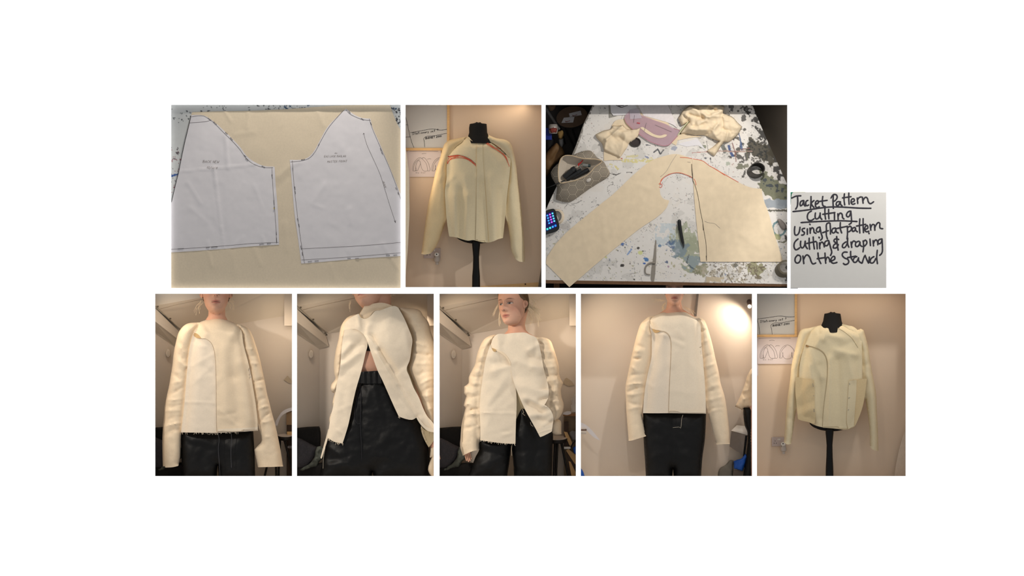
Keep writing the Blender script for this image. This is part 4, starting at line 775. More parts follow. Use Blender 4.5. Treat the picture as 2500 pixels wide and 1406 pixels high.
o, _ = patch('calico_strip', Tb([(100, 555), (200, 468), (420, 495), (560, 515), (420, 520), (172, 565), (152, 640), (88, 612)]), lambda x, y: dt(x, y), CAL3, None, off=1, th=.6, step=4, rough=.4, over=lambda x, y: dt(x, y) - .5); tag(o, 'flat calico strip between the pink curve and the large bundle', 'fabric scrap')
o, _ = patch('paper_sheet', Tb([(170, 620), (470, 540), (600, 720), (480, 640), (300, 660)]), lambda x, y: dt(x, y), PAPER1, None, off=.8, th=.4, step=6, smooth=False); tag(o, 'torn white paper lying just before the calico strip on the cutting table', 'paper')
o, _ = patch('calico_offcut', Ta([(1020, 350), (1085, 270), (1215, 240), (1300, 150), (1700, 190), (1834, 260), (1900, 420), (1834, 560), (1600, 540), (1440, 470), (1300, 420)]), lambda x, y: dt(x, y), CAL3, None, off=1.2, th=.6, step=4, rough=.6, over=lambda x, y: dt(x, y) - .5); tag(o, 'calico panel lying under the pink curve ruler', 'fabric scrap')
# --- papers, ruler
pad = thing('sketch_pad', Ta([(1200, 195)])[0] + (dt1(275),), 'white sketch pad with a dark drawing at the far edge of the cutting table', 'pad')
patch('pad_sheets', Ta([(1000, 10), (1360, 10), (1420, 108), (1285, 112), (1278, 182), (1050, 196), (1012, 150)]), lambda x, y: dt(x, y), PAPER1, pad, off=3.4, th=3.2, step=6, smooth=False)
ink('drawing', [Ta(q) for q in ([(1090, 40), (1170, 75), (1210, 60), (1260, 45)], [(1170, 75), (1120, 50), (1200, 45)])], 1.6, lambda x, y: dt(x, y) - 3.4, PENCIL, pad)
patch('backing_card', Ta([(975, 10), (1000, 10), (1012, 150), (1050, 196), (1100, 205), (985, 232)]), lambda x, y: dt(x, y), mat('grey_card', (150, 146, 138), .8), pad, off=1.2, th=1, step=6, smooth=False)
o, _ = patch('white_papers', Ta([(1395, 10), (1850, 10), (1912, 150), (2000, 380), (1930, 330), (1834, 290), (1560, 215), (1500, 200)]), lambda x, y: dt(x, y), mat('pinkish_paper', (228, 220, 220), .7), None, off=2.2, th=.8, step=6, smooth=False, rough=.3); tag(o, 'large white papers at the back of the table between the pad and the calico bundle', 'paper')
ru = thing('french_curve', Ta([(1500, 580)])[0] + (dt1(330),), 'translucent pink plastic curve ruler lying on cloth and papers', 'ruler')
PINK = mat('pink_acrylic', (204, 172, 184), .25, .03, 30, alpha=.5, spec=.5)
rp = [(1525, 288), (1530, 277), (1537, 271), (1566, 281), (1600, 294), (1626, 303), (1645, 313), (1660, 320), (1652, 334), (1642, 345), (1634, 353), (1622, 356), (1604, 352), (1586, 345), (1571, 335), (1556, 324), (1540, 311), (1529, 299)]
patch('curve_plate', rp, lambda x, y: dt(x, y), PINK, ru, off=4.5, th=1.2, step=5)
patch('handle_slot', [(1563, 312), (1570, 318), (1580, 326), (1594, 333), (1610, 337), (1626, 333), (1629, 329), (1624, 328), (1612, 331), (1598, 328), (1586, 321), (1576, 314), (1568, 310)], lambda x, y: dt(x, y), CAL3, ru, off=4.9, th=.4, step=4, label='open slot showing the calico below')
tube('bevelled_edge', [(a, b, dt1(b) - 5) for a, b in rp[6:] + rp[:1]], .8, mat('pink_edge', (196, 138, 150), .25, alpha=.85), ru, 6)
patch('clear_tab', Ta([(1285, 110), (1420, 90), (1475, 235), (1300, 250)]), lambda x, y: dt(x, y), mat('clear_ruler', (214, 204, 214), .25, alpha=.6), ru, off=4.9, th=.8, step=6, smooth=False)
ink('red_print', write('mm', *Ta([(1400, 312)])[0], 5, 12), 1.2, lambda x, y: dt(x, y) - 5.2, mat('red_print', (190, 70, 80), .6), ru, sm=False)
ink('scale_lines', [[(1549, 281), (1547, 300)], [(1578, 300), (1573, 320)], [(1600, 305), (1640, 322)]], .6, lambda x, y: dt(x, y) - 5.1, PENCIL, ru)
o = tube('green_strip', [(*Tb([(170, 500)])[0], dt1(332) - 4), (*Tb([(260, 370)])[0], dt1(310) - 7), (*Tb([(338, 285)])[0], dt1(297) - 9)], [1.6, 2.2, 1.2], mat('pale_green_plastic', (196, 196, 162), .4), None, 8); tag(o, 'pale green ruler strip leaning against the calico bundle', 'ruler')
# --- ring-shaped things
def ring(name, c0, r0, c1, r1, wall, d0, d1, m, mi, label, cat, tilt=.8, closed=False):
    t = thing(name, (c0[0], c0[1] + r0 * tilt, d0), label, cat); n = 36
    rows = [(c0, r0, d0), (tuple((np.array(c0) + np.array(c1)) / 2), (r0 + r1) / 2, (d0 + d1) / 2), (c1, r1, d1), (c1, r1 - wall, d1)]
    inner = [(c1, r1 - wall, d1), (tuple((np.array(c0)*.6 + np.array(c1)*.4)), (r0 - wall) * .98, d0 * .6 + d1 * .4)] + ([(tuple((np.array(c0)*.6 + np.array(c1)*.4)), .3, d0 * .6 + d1 * .4)] if closed else [(c0, r0 - wall, d0)])
    for nm, rr, mm in (('outer_wall', rows, m), ('inner_wall', inner, mi)):
        V = []; F = []
        for (c, r, d) in rr:
            for k in range(n): a = 2*math.pi*k/n; V.append((c[0] + r*math.cos(a), c[1] + r*tilt*math.sin(a), d))
        for i in range(len(rr)-1):
            for k in range(n): F.append((i*n+k, (i+1)*n+k, (i+1)*n+(k+1) % n, i*n+(k+1) % n))
        V = np.array(V); mesh(nm, PA(V[:, 0], V[:, 1], V[:, 2]), F, mm, t, True, 50)
    return t
RUB = mat('black_tape', (52, 47, 43), .35, .1, 60, spec=.5)
ring('tape_roll', (1843, 420), 20, (1849.5, 411.5), 18.5, 2.2, dt1(425), dt1(425) - 22, RUB, mat('tape_core', (30, 27, 25), .7), 'round black tape roll near the right edge of the cutting table', 'tape', .82)
ring('pin_dish', (1550, 349), 14, (1551.5, 346.5), 13, 1.6, dt1(349), dt1(349) - 6, RUB, mat('pins_in_dish', (74, 66, 64), .3, .6, 500, metal=.4), 'small round dark pin dish beside the crumpled calico scrap', 'pin dish', .82, True)
ring('tape_roll', (1911, 660), 20, (1918, 652), 18.5, 4.5, dt1(655), dt1(655) - 18, mat('tape_side', (106, 98, 82), .5), mat('white_tape', (200, 194, 186), .6), 'cream and grey tape roll at the lower right corner of the cutting table', 'tape', .95)
ring('tape_roll', (1362, 530), 16, (1360, 528), 14, 3, dt1(528), dt1(528) - 7, mat('masking_tape', (222, 206, 182), .7), mat('masking_core', (60, 54, 50), .7), 'cream masking tape roll under the phone', 'tape', 1.2)
er = pillow('eraser', Td([(1660, 345), (1690, 332), (1720, 345), (1790, 420), (1802, 465), (1775, 502), (1730, 486), (1690, 430)]), dt1(548) - 1, 7, mat('grey_rubber', (138, 130, 124), .8), None, R=6, back=.3, step=2, rough=.05)[0]; tag(er, 'small grey oval eraser at the right edge of the cutting table', 'eraser')
pn = thing('ballpoint_pen', Td([(262, 760)])[0] + (dt1(600),), 'black pen lying on the stained part of the cutting table', 'pen')
pz = lambda q: (*Td([q])[0], dt1(Td([q])[0][1]) - 3.5)
PENM = mat('black_pen', (18, 20, 22), .35, .05, 40, spec=.5)
tube('barrel', [pz(q) for q in ((200, 385), (215, 500), (240, 640), (256, 700))], [4.0, 4.3, 4.0, 3.2], PENM, pn, 12); tube('cap', [pz(q) for q in ((200, 342), (199, 360), (201, 395))], [2.2, 4.2, 4.4], PENM, pn, 12)
tube('clip', [(*Td([(180, 375)])[0], dt1(541) - 8), (*Td([(186, 500)])[0], dt1(561) - 8)], 1.1, PENM, pn, 6); tube('tip', [pz((256, 700)), pz((262, 735)), pz((263, 765))], [3.0, 1.9, .6], mat('pen_tip', (70, 70, 68), .3, metal=.5), pn, 10)
st = thing('tape_strip', Tc([(1640, 1270)])[0] + (dt1(688),), 'loose strip of grey sticky tape curled into a loop near the front edge', 'tape')
TG = mat('grey_sticky_tape', (150, 142, 132), .4, .05, 60, alpha=.92)
patch('strip', Tc([(1676, 645), (1690, 650), (1690, 800), (1686, 940), (1680, 1010), (1672, 1150), (1664, 1215), (1656, 1265), (1612, 1262), (1606, 1220), (1612, 1130), (1620, 1050), (1640, 940), (1655, 800)]), lambda x, y: dt(x, y), TG, st, off=.9, th=.4, step=4, corner=60)
tube('curl', [(*Tc([q])[0], dt1(Tc([q])[0][1]) - 2.5) for q in ((1670, 990), (1600, 990), (1540, 1030), (1522, 1090), (1535, 1150), (1600, 1165))], [2.4, 2.2, 1.9, 1.7, 1.6, 1.2], TG, st, 8)
# --- phone
ph = thing('smartphone', Tc([(100, 540)])[0] + (dt1(565),), 'black smartphone with glowing blue screen at the left edge of the cutting table', 'phone')
pz_ = lambda x, y: dt(x, y) - 6
patch('case', Tc([(14, 225), (145, 180), (172, 190), (205, 300), (242, 440), (238, 480), (210, 510), (60, 562), (14, 580)]), pz_, PENM, ph, off=6, th=9, step=5, corner=60)
patch('screen', Tc([(14, 262), (150, 212), (160, 260), (210, 440), (180, 470), (55, 515), (14, 527)]), pz_, mat('screen_blue', (10, 10, 66), .15, emit=.9), ph, off=6.4, th=.4, step=8, smooth=False)
ICC = [(60, 150, 235), (200, 210, 245), (90, 200, 235), (110, 80, 220), (70, 210, 200), (190, 90, 220), (40, 130, 250), (230, 220, 250)]
ICM = [mat('icon_glow_%s' % n, c, .3, emit=.9) for n, c in zip(('blue', 'white', 'sky', 'violet', 'teal', 'magenta', 'azure', 'pale'), ICC)]
k = 0
for r in range(4):
    for c in range(3):
        bx = 62 + c * 38 + r * 9; by = 282 + r * 38 - c * 16
        patch('app_icon', Tc([(bx - 13, by - 8), (bx + 11, by - 15), (bx + 16, by + 8), (bx - 9, by + 15)]), pz_, ICM[(k * 5 + r) % 8], ph, off=6.9, th=.4, step=6, smooth=False); k += 1
for c in range(4):
    bx = 62 + c * 40; by = 484 - c * 17
    patch('app_icon', Tc([(bx - 15, by - 10), (bx + 12, by - 18), (bx + 18, by + 10), (bx - 9, by + 18)]), pz_, ICM[[4, 4, 0, 6][c]], ph, off=6.9, th=.4, step=6, smooth=False)
# --- pencil case
def hexmat():
    m = mat('hexagon_fabric', (132, 124, 112), .85); nt = m.node_tree; N = nt.nodes; L = nt.links
    def M(op, a, b=None, c=None):
        n = N.new('ShaderNodeMath'); n.operation = op
        for i, v in enumerate((a, b, c)):
            if v is None: continue
            if isinstance(v, (int, float)): n.inputs[i].default_value = v
            else: L.new(v, n.inputs[i])
        return n.outputs[0]
    tc = N.new('ShaderNodeTexCoord'); sp = N.new('ShaderNodeSeparateXYZ'); L.new(tc.outputs['Object'], sp.inputs[0])
    k = 1 / (22 * S); x = M('MULTIPLY', sp.outputs[0], k); y = M('MULTIPLY', sp.outputs[2], k)
    x, y = M('ADD', M('MULTIPLY', x, .86), M('MULTIPLY', y, .5)), M('SUBTRACT', M('MULTIPLY', y, .86), M('MULTIPLY', x, .5))
    R3 = 1.7320508
    def cell(ox, oy):
        u = M('SUBTRACT', M('PINGPONG', M('ADD', x, 20.5 + ox), 1e9) if False else M('FRACT', M('ADD', x, 20.5 + ox)), .5)
        v = M('MULTIPLY', M('SUBTRACT', M('FRACT', M('ADD', M('DIVIDE', y, R3), 20.5 + oy)), .5), R3)
        au = M('ABSOLUTE', u); av = M('ABSOLUTE', v)
        return M('MAXIMUM', au, M('ADD', M('MULTIPLY', au, .5), M('MULTIPLY', av, R3 / 2)))
    h = M('MINIMUM', cell(0, 0), cell(.5, .5))
    w = M('GREATER_THAN', M('FRACT', M('MULTIPLY', h, 8.0)), .58)
    mx = N.new('ShaderNodeMix'); mx.data_type = 'RGBA'; L.new(w, mx.inputs[0]); mx.inputs[6].default_value = lin((116, 108, 98)); mx.inputs[7].default_value = lin((172, 160, 142))
    L.new(mx.outputs[2], N['Principled BSDF'].inputs['Base Color']); return m
HEX = hexmat(); LINING = mat('pale_lining', (196, 184, 168), .85, .05, 30); PIPE = mat('cream_piping', (204, 180, 146), .8)
pc = thing('pencil_case', Tp([(600, 1320)])[0] + (dt1(480),), 'open grey pencil case with a hexagon pattern and cream piping on the cutting table', 'pencil case')
sil = Tp([(45, 640), (70, 560), (140, 470), (235, 380), (280, 290), (340, 218), (450, 186), (560, 188), (640, 160), (800, 100), (930, 73), (1030, 83), (1110, 150), (1165, 228), (1260, 290), (1335, 340), (1420, 480), (1495, 620), (1482, 690), (1250, 850), (1000, 1012), (780, 1170), (555, 1322), (430, 1345), (300, 1320), (165, 1272), (190, 1100), (200, 960), (120, 830)])
rim = Tp([(262, 868), (240, 780), (228, 640), (236, 480), (262, 360), (300, 265), (350, 218), (450, 190), (560, 200), (680, 232), (800, 262), (1000, 282), (1170, 290), (1290, 325), (1300, 350), (1240, 376), (1150, 456), (1060, 560), (930, 680), (780, 760), (600, 822), (450, 850), (340, 872)])
def polar(poly, c, n):
    a = np.array(smooth_line(poly, corner=60)); b = np.roll(a, -1, 0); out = []
    for k in range(n):
        t = 2*math.pi*k/n; d = np.array([math.cos(t), math.sin(t)]); best = 1
        e = b - a; den = d[0]*e[:, 1] - d[1]*e[:, 0]; den = np.where(np.abs(den) < 1e-9, 1e-9, den); q = a - c
        tt = (q[:, 0]*e[:, 1] - q[:, 1]*e[:, 0]) / den; ss = (q[:, 0]*d[1] - q[:, 1]*d[0]) / den
        ok = (ss >= 0) & (ss <= 1) & (tt > 0)
        out.append(tt[ok].max() if ok.any() else 1)
    return np.array(out)
cc = np.array(Tp([(640, 560)])[0]); NA = 120; th_ = np.arange(NA) * 2*math.pi/NA; rs_ = polar(sil, cc, NA); rr_ = np.minimum(polar(rim, cc, NA), rs_ - .6)
ringp = lambda rad: np.stack([cc[0] + rad*np.cos(th_), cc[1] + rad*np.sin(th_)], -1)
def loft(name, rows, m, par, capd=None):
    V = np.vstack([np.hstack([p, np.asarray(d, float).reshape(-1, 1) * np.ones((NA, 1))]) for p, d in rows]); F = []
    for i in range(len(rows)-1):
        for k in range(NA): F.append((i*NA+k, (i+1)*NA+k, (i+1)*NA+(k+1) % NA, i*NA+(k+1) % NA))
    if capd is not None: F.append(tuple((len(rows)-1)*NA + k for k in range(NA)))
    return mesh(name, PA(V[:, 0], V[:, 1], V[:, 2]), F, m, par, True, 60)
tdep = lambda p: dt(p[:, 0], p[:, 1]); p0 = ringp(rs_); p1 = ringp(rs_*.97 + rr_*.03); p2 = ringp(rs_*.5 + rr_*.5); p3 = ringp(rr_)
loft('case_body', [(p0, tdep(p0) - .3), (p1, tdep(p1) - 7), (p2, tdep(p2) - 17), (p3, tdep(p3) - 25)], HEX, pc)
p4 = ringp(rr_ * .985); p5 = ringp(rr_ * .9); p6 = ringp(rr_ * .55)
loft('lining', [(p3, tdep(p3) - 25), (p4, tdep(p4) - 24), (p5, tdep(p5) - 10), (p6, tdep(p6) - 3)], LINING, pc, 1)
tube('zip_piping', [(a, b, dt1(b) - 25.5) for a, b in np.vstack([p3, p3[:1]])[::3]], 1.0, PIPE, pc, 6)
tube('side_piping', [(*Tp([q])[0], dt1(Tp([q])[0][1]) - 18 + i * 2.4) for i, q in enumerate(((480, 862), (370, 915), (335, 985), (345, 1040), (400, 1130), (470, 1220), (550, 1315)))], .9, PIPE, pc, 6)
pillow('badge', Tp([(910, 800), (940, 760), (990, 742), (1030, 752), (1040, 785), (1010, 830), (960, 855), (920, 845)]), dt1(440) - 19, 2.5, mat('badge_grey', (196, 188, 178), .7), pc, R=4, step=1.5, rough=.1, label='round pale badge')
tube('zip_pull', [(*Tp([(400, 805)])[0], dt1(440) - 25), (*Tp([(200, 890)])[0], dt1(450) - 22), (*Tp([(0, 970)])[0], dt1(456) - 14), (*Tp([(-60, 990)])[0], dt1(458) - 12)], [1.5, 1.3, .9, .7], PENM, pc, 7, label='black cord hanging out of the opening')
def inpen(name, a, b, r, m, label, cat, tip=None, group=None):
    t = thing(name, (*Tp([a])[0], dt1(430) - 8), label, cat)
    A = (*Tp([a])[0], dt1(430) - 10); B = (*Tp([b])[0], dt1(430) - 13); mid = tuple(np.array(A)*.25 + np.array(B)*.75)
    tube('barrel', [A, mid], [r, r], m, t, 10, sm=False); tube('cap', [mid, B], [r*1.12, r*.8], tip or m, t, 10, sm=False); return t
inpen('marker_pen', (380, 735), (650, 500), 7.5, PENM, 'thick black marker in the pencil case, nearest its left end', 'marker')
inpen('marker_pen', (430, 790), (800, 560), 6.2, PENM, 'long black marker in the middle of the pencil case', 'marker')
inpen('marker_pen', (600, 745), (980, 540), 5.6, PENM, 'black marker along the front side of the pencil case', 'marker')
inpen('correction_pen', (500, 742), (740, 602), 1.8, mat('pen_white', (222, 220, 216), .4), 'slim white pen lying on the black markers in the pencil case', 'pen')
inpen('glue_stick', (830, 430), (1020, 450), 4.2, mat('grey_plastic', (130, 130, 126), .4), 'grey glue stick at the right end of the pencil case', 'glue stick', mat('teal_dark', (40, 56, 58), .5))
sc = thing('scissors', (*Tp([(740, 440)])[0], dt1(400) - 10), 'scissors with red handle showing in the pencil case', 'scissors')
tube('handle', [(*Tp([q])[0], dt1(395) - 14) for q in ((735, 450), (725, 410), (770, 385), (800, 350), (840, 310))], [1.6, 1.9, 1.7, 1.4, 1.2], mat('red_plastic', (176, 34, 32), .4), sc, 8); tube('blade', [(*Tp([(740, 445)])[0], dt1(400) - 12), (*Tp([(800, 520)])[0], dt1(410) - 9)], [1.6, 1.2], STEEL, sc, 6, sm=False)
# --- stool and clutter left of the table
sl = thing('round_stool', Ta([(430, 385)])[0] + (150,), 'round dark wooden stool with two paper swatches, left of the cutting table', 'stool')
ctr = Ta([(430, 215)])[0]
ring_ = [(ctr[0] + 38*math.cos(a) , ctr[1] + 26*math.sin(a) - 4*math.cos(a)) for a in np.linspace(0, 2*math.pi, 40)[:-1]]
patch('seat', ring_, lambda x, y: 140 + (300 - np.asarray(y).ravel()) * .3, mat('brown_stool', (108, 86, 68), .6, .12, 24), sl, off=0, th=7, step=6)
for (a, b) in (((330, 390), (480, 700)), ((440, 395), (520, 640)), ((560, 370), (600, 560)), ((250, 360), (330, 620))): tube('leg', [(*Ta([a])[0], 148), (*Ta([b])[0], 158)], 2.4, BLACK, sl, 8, sm=False)
for i, q in enumerate(([(385, 165), (560, 122), (577, 188), (397, 216)], [(310, 228), (468, 212), (448, 300), (272, 306)])):
    o, _ = patch('paper_swatch', Ta(q), lambda x, y: 138.6 + (300 - np.asarray(y).ravel()) * .3, PAPER1, None, off=0, th=.6, step=8, smooth=False); tag(o, ['white paper swatch on the round stool, the farther one', 'white paper swatch on the round stool, the nearer one'][i], 'paper swatch', 'swatches on the stool')
    c0 = np.mean(Ta(q), 0); ink('print', [[(c0[0] - 6, c0[1] + 5), (c0[0] + 4, c0[1] + 2)], [(c0[0] - 7, c0[1] + 3), (c0[0] - 3, c0[1] + 5)]], 1.6, lambda x, y: 138.4 + (300 - np.asarray(y).ravel()) * .3, mat('swatch_print', (150, 110, 104), .7), o)
o = tube('metal_pole', [(*Ta([(10, 40)])[0], 118), (*Ta([(240, 405)])[0], 128)], 3.6, mat('grey_pole', (112, 110, 108), .5), None, 12, sm=False); tag(o, 'grey metal pole slanting at the upper left beside the stool', 'pole')
o = pillow('brown_bag', Ta([(20, 800), (150, 640), (200, 600), (290, 680), (330, 780), (260, 860), (150, 960), (60, 1100), (20, 1120)]), 110, 16, mat('tan_leather', (112, 84, 52), .6, .1, 20), None, R=14, step=4, folds=FT(Ta, [(190, 600, 120, 800, 5, 3), (260, 700, 120, 880, 4, -3), (300, 760, 100, 960, 4, 2.5)]))[0]; tag(o, 'brown leather bag on the floor left of the pencil case', 'bag')
o = box('blue_folder', *Ta([(20, 380)])[0], *Ta([(130, 560)])[0], 112, 118, mat('royal_blue', (30, 52, 150), .5), None, 1); tag(o, 'bright blue folder among the clutter left of the stool', 'folder')
jr = thing('pin_jar', Ta([(150, 470)])[0] + (110,), 'clear jar of red and black bits beside the blue folder', 'jar')
lathe('glass', [(9, 303), (11, 306), (11.5, 318), (10, 326)], Ta([(150, 400)])[0][0], 110, CLEAR, jr, 'v', 20); pillow('contents', Ta([(90, 400), (150, 370), (210, 390), (200, 450), (120, 460)]), 101, 4, mat('red_bits', (150, 70, 60), .6, .5, 200), jr, R=5, step=2.4, rough=1)
o = pillow('kraft_paper', Ta([(210, 440), (290, 410), (310, 470), (280, 550), (230, 540)]), 108, 4, mat('kraft', (140, 112, 66), .8), None, R=5, step=3, rough=.6); tag(o[0], 'crumpled kraft paper scrap below the clear jar', 'paper scrap')
o = pillow('plastic_bag', Ta([(230, 550), (300, 520), (305, 620), (280, 690), (245, 640)]), 112, 5, mat('grey_film', (120, 120, 120), .4), None, R=5, step=3, rough=.8); tag(o[0], 'crumpled grey plastic bag between the brown bag and the stool legs', 'plastic bag')
o = pillow('dark_cloth', Ta([(20, 480), (120, 500), (170, 560), (130, 700), (80, 800), (20, 820)]), 122, 8, BLACK, None, R=10, step=4, rough=1); tag(o[0], 'black cloth heaped above the brown leather bag', 'cloth')
o = pillow('cardboard_scrap', Ta([(60, 30), (200, 30), (150, 120), (100, 130)]), 130, 4, mat('card_brown', (128, 104, 80), .8), None, R=6, step=4, rough=.4); tag(o[0], 'brown cardboard scrap at the upper left above the pole', 'cardboard')

# ------------------------------------------------------------------ people: one continuous body with a modelled face
HZ = np.array([0, .03, .07, .12, .2, .3, .42, .5, .6, .7, .78, .86, .93, .975, 1.0])
HW = np.array([.06, .125, .165, .20, .245, .275, .30, .31, .315, .31, .295, .25, .18, .11, .0])
HF = np.array([.24, .305, .33, .335, .335, .34, .345, .34, .36, .365, .35, .30, .21, .13, .0])
HB = np.array([-.12, -.02, .03, .07, .14, .24, .34, .38, .40, .39, .36, .30, .21, .13, .0])
def gs(a, s): return np.exp(-(a / s) ** 2)
def head_surface(phi, z, off=0.0):
    """phi 0 = straight ahead; returns local x, y, z (head height 1, chin at 0)"""
    w = np.interp(z, HZ, HW) + off; f = np.interp(z, HZ, HF) + off; b = np.interp(z, HZ, HB) + off
    sx = np.sin(phi); cy = np.cos(phi); e = 2 / 2.25
    x = w * np.sign(sx) * np.abs(sx) ** e
    y = np.where(cy > 0, -(f) * np.abs(cy) ** e, np.maximum(b, .01) * np.abs(cy) ** e)
    return x, y
def face_relief(x, z, front):
    t = np.clip((z - .335) / (.57 - .335), 0, 1); wx = .062 - .034 * t
    nose = (.122 - .095 * t ** .8) * gs(x, wx) * (z > .335) * (z < .62) * np.clip((.62 - z) / .06, 0, 1)
    nose = nose + .122 * gs(x, .055) * gs(z - .335, .022) * (z <= .335)
    r = nose + .030 * (gs(x - .052, .022) + gs(x + .052, .022)) * gs(z - .358, .026)
    r -= .030 * (gs(x - .026, .012) + gs(x + .026, .012)) * gs(z - .338, .010)
    r -= .050 * (gs(x - .125, .072) + gs(x + .125, .072)) * gs(z - .515, .045)
    r += .034 * (gs(x - .13, .05) + gs(x + .13, .05)) * gs(z - .50, .030)
    r += .016 * (gs(x - .12, .09) + gs(x + .12, .09)) * gs(z - .585, .026)
    r += .018 * (gs(x - .20, .07) + gs(x + .20, .07)) * gs(z - .42, .06)
    r += .026 * gs(x, .075) * gs(z - .236, .020) + .030 * gs(x, .062) * gs(z - .185, .022) - .024 * gs(x, .085) * gs(z - .211, .0075)
    r -= .016 * gs(x, .06) * gs(z - .142, .018) - .030 * gs(x, .075) * gs(z - .070, .045)
    r -= .008 * gs(x, .012) * gs(z - .275, .022)
    return r * front
def face_paint(x, y, z, gaze=(0, 0)):
    n = len(x); c = np.tile(np.array(lin((222, 174, 148)), np.float32), (n, 1)); fr = y < -.05
    def put(w, rgb):
        w = np.clip(w, 0, 1)[:, None]; c[:, :3] = c[:, :3] * (1 - w) + np.array(lin(rgb)[:3], np.float32) * w
    put(.35 * fr * (gs(np.abs(x) - .19, .08) * gs(z - .37, .08)), (206, 128, 108))
    put(.4 * fr * gs(x, .05) * gs(z - .36, .03), (206, 130, 112))
    up = np.clip(1.2 - np.abs((z - .232) / (.024 - .02 * np.minimum(np.abs(x) / .106, 1))), 0, 1) * (np.abs(x) < .108); lo = np.clip(1.3 - np.abs((z - .188) / (.026 - .02 * np.minimum(np.abs(x) / .096, 1))), 0, 1) * (np.abs(x) < .096)
    put(.85 * fr * np.maximum(up, lo), (190, 112, 104)); put(.9 * fr * gs(z - .211 + .05 * x * x / .09 ** 2 * .1, .006) * (np.abs(x) < .104), (104, 52, 48))
    put(.95 * fr * (gs(x - .027, .013) + gs(x + .027, .013)) * gs(z - .334, .010), (60, 30, 26))
    put(.55 * (np.abs(x) > .325) * gs(y - .03, .035) * gs(z - .48, .05), (150, 84, 68))  # ear hollow painted darker in place of its shade
    put(.25 * fr * gs(np.abs(x) - .27, .05) * gs(z - .30, .12), (176, 118, 98))  # cheek contour: shade put into the skin colour
    for s in (-1, 1):
        xe = s * x
        bz = .588 + .022 * np.clip(1 - ((xe - .14) / .10) ** 2, -1, 1)
        put(.85 * fr * np.clip(1.4 - np.abs(xe - .135) / .08, 0, 1) * gs(z - bz, .015), (92, 58, 40))
        ex = (xe - .128) / .072; hi = .500 + .026 * np.sqrt(np.clip(1 - ex ** 2, 0, 1)); lo_ = .500 - .018 * np.sqrt(np.clip(1 - ex ** 2, 0, 1))
        ins = (np.abs(ex) < 1) & (z < hi) & (z > lo_) & fr
        c[ins] = lin((226, 214, 206)); iris = ins & (np.hypot(x - s * .128 - gaze[0], (z - .503 - gaze[1]) * 1.0) < .031); c[iris] = lin((84, 96, 100)); c[ins & (np.hypot(x - s * .128 - gaze[0], z - .503 - gaze[1]) < .012)] = lin((14, 12, 12))
        put(.9 * fr * (np.abs(ex) < 1.08) * gs(z - hi, .010), (40, 26, 24)); put(.5 * fr * (np.abs(ex) < 1) * gs(z - lo_, .006), (120, 76, 66)); put(.35 * fr * (np.abs(ex) < 1.1) * gs(z - .548, .016), (150, 96, 78))
    return c
class Head:
    def __init__(s, chin, H, yaw, pitch, roll, d, squash=1.0):
        s.sq = squash
        a = -math.radians(yaw); p = math.radians(pitch); r = math.radians(roll)
        Rz = np.array([[math.cos(a), -math.sin(a), 0], [math.sin(a), math.cos(a), 0], [0, 0, 1]])
        Rx = np.array([[1, 0, 0], [0, math.cos(-p), -math.sin(-p)], [0, math.sin(-p), math.cos(-p)]])
        Ry = np.array([[math.cos(r), 0, math.sin(r)], [0, 1, 0], [-math.sin(r), 0, math.cos(r)]])
        s.R = Ry @ Rx @ Rz if False else Rx @ Ry @ Rz
        s.H = H; s.c0 = np.array([0, -.27, .0]); q = s.R @ s.c0; s.off = np.array([chin[0] - q[0]*H, d - (s.R @ np.array([0, .05, .4]))[1]*H, chin[1] + q[2]*H])
    def to(s, L):   # local -> layout (x, y, depth)
        L = np.array(L, float); L[:, 2] = np.where(L[:, 2] > .78, .78 + (L[:, 2] - .78) * s.sq, L[:, 2]); q = L @ s.R.T * s.H
        return np.stack([s.off[0] + q[:, 0], s.off[2] - q[:, 2], s.off[1] + q[:, 1]], -1)
    def back(s, A):
        q = np.stack([A[:, 0] - s.off[0], A[:, 2] - s.off[1], s.off[2] - A[:, 1]], -1) / s.H
        return q @ s.R
def grid_geo(X, ncol, nrow, capb=True, capt=True):
    F = [(i*ncol+k, i*ncol+(k+1) % ncol, (i+1)*ncol+(k+1) % ncol, (i+1)*ncol+k) for i in range(nrow-1) for k in range(ncol)]
    if capb: F.append(tuple(range(ncol))[::-1])
    if capt: F.append(tuple((nrow-1)*ncol+k for k in range(ncol)))
    return X, F
def head_geo(h, ncol=200, nrow=150):
    u = np.linspace(-1, 1, ncol, endpoint=False); phi = math.pi * (np.abs(u) ** 1.45) * np.sign(u)
    z = np.linspace(.0, .997, nrow); PH, Z = np.meshgrid(phi, z); x, y = head_surface(PH, Z)
    fr = np.clip(np.cos(PH) * 1.6, 0, 1); y = y - face_relief(x, Z, fr)
    L = np.stack([x.ravel(), y.ravel(), Z.ravel()], -1); return grid_geo(h.to(L), ncol, nrow)
def ear_geo(h, s):
    n, m = 18, 12; V = []
    for i in range(m + 1):
        a = math.pi * i / m
        for k in range(n):
            b = 2*math.pi*k/n; ex = math.sin(a)*math.cos(b); ey = math.sin(a)*math.sin(b); ez = math.cos(a)
            r = .026 * (1 - .8 * gs(ey * .9, .45) * gs(ez - .1, .5) * (ex > 0)) if ex > 0 else .03
            V.append((s * (.325 + .045 * (ey > 0) * ey + r * ex * 1.5), .03 + .075 * ey * (1 if ez > -.2 else .75) + .02 * ez, .485 + .098 * ez))
    X, F = grid_geo(h.to(np.array(V)), n, m + 1); return X, F
def ell_rows(rows, n=28):
    V = []
    for (cx, y, hw, hd, d) in rows:
        for k in range(n): t = 2*math.pi*k/n; V.append((cx + hw*math.cos(t), y, d + hd*math.sin(t)))
    return grid_geo(np.array(V), n, len(rows))
def arm_geo(pts, r):
    p = sm3(pts, 5); return tube_geo(p, np.interp(np.linspace(0, 1, len(p)), np.linspace(0, 1, len(r)), r), 14)
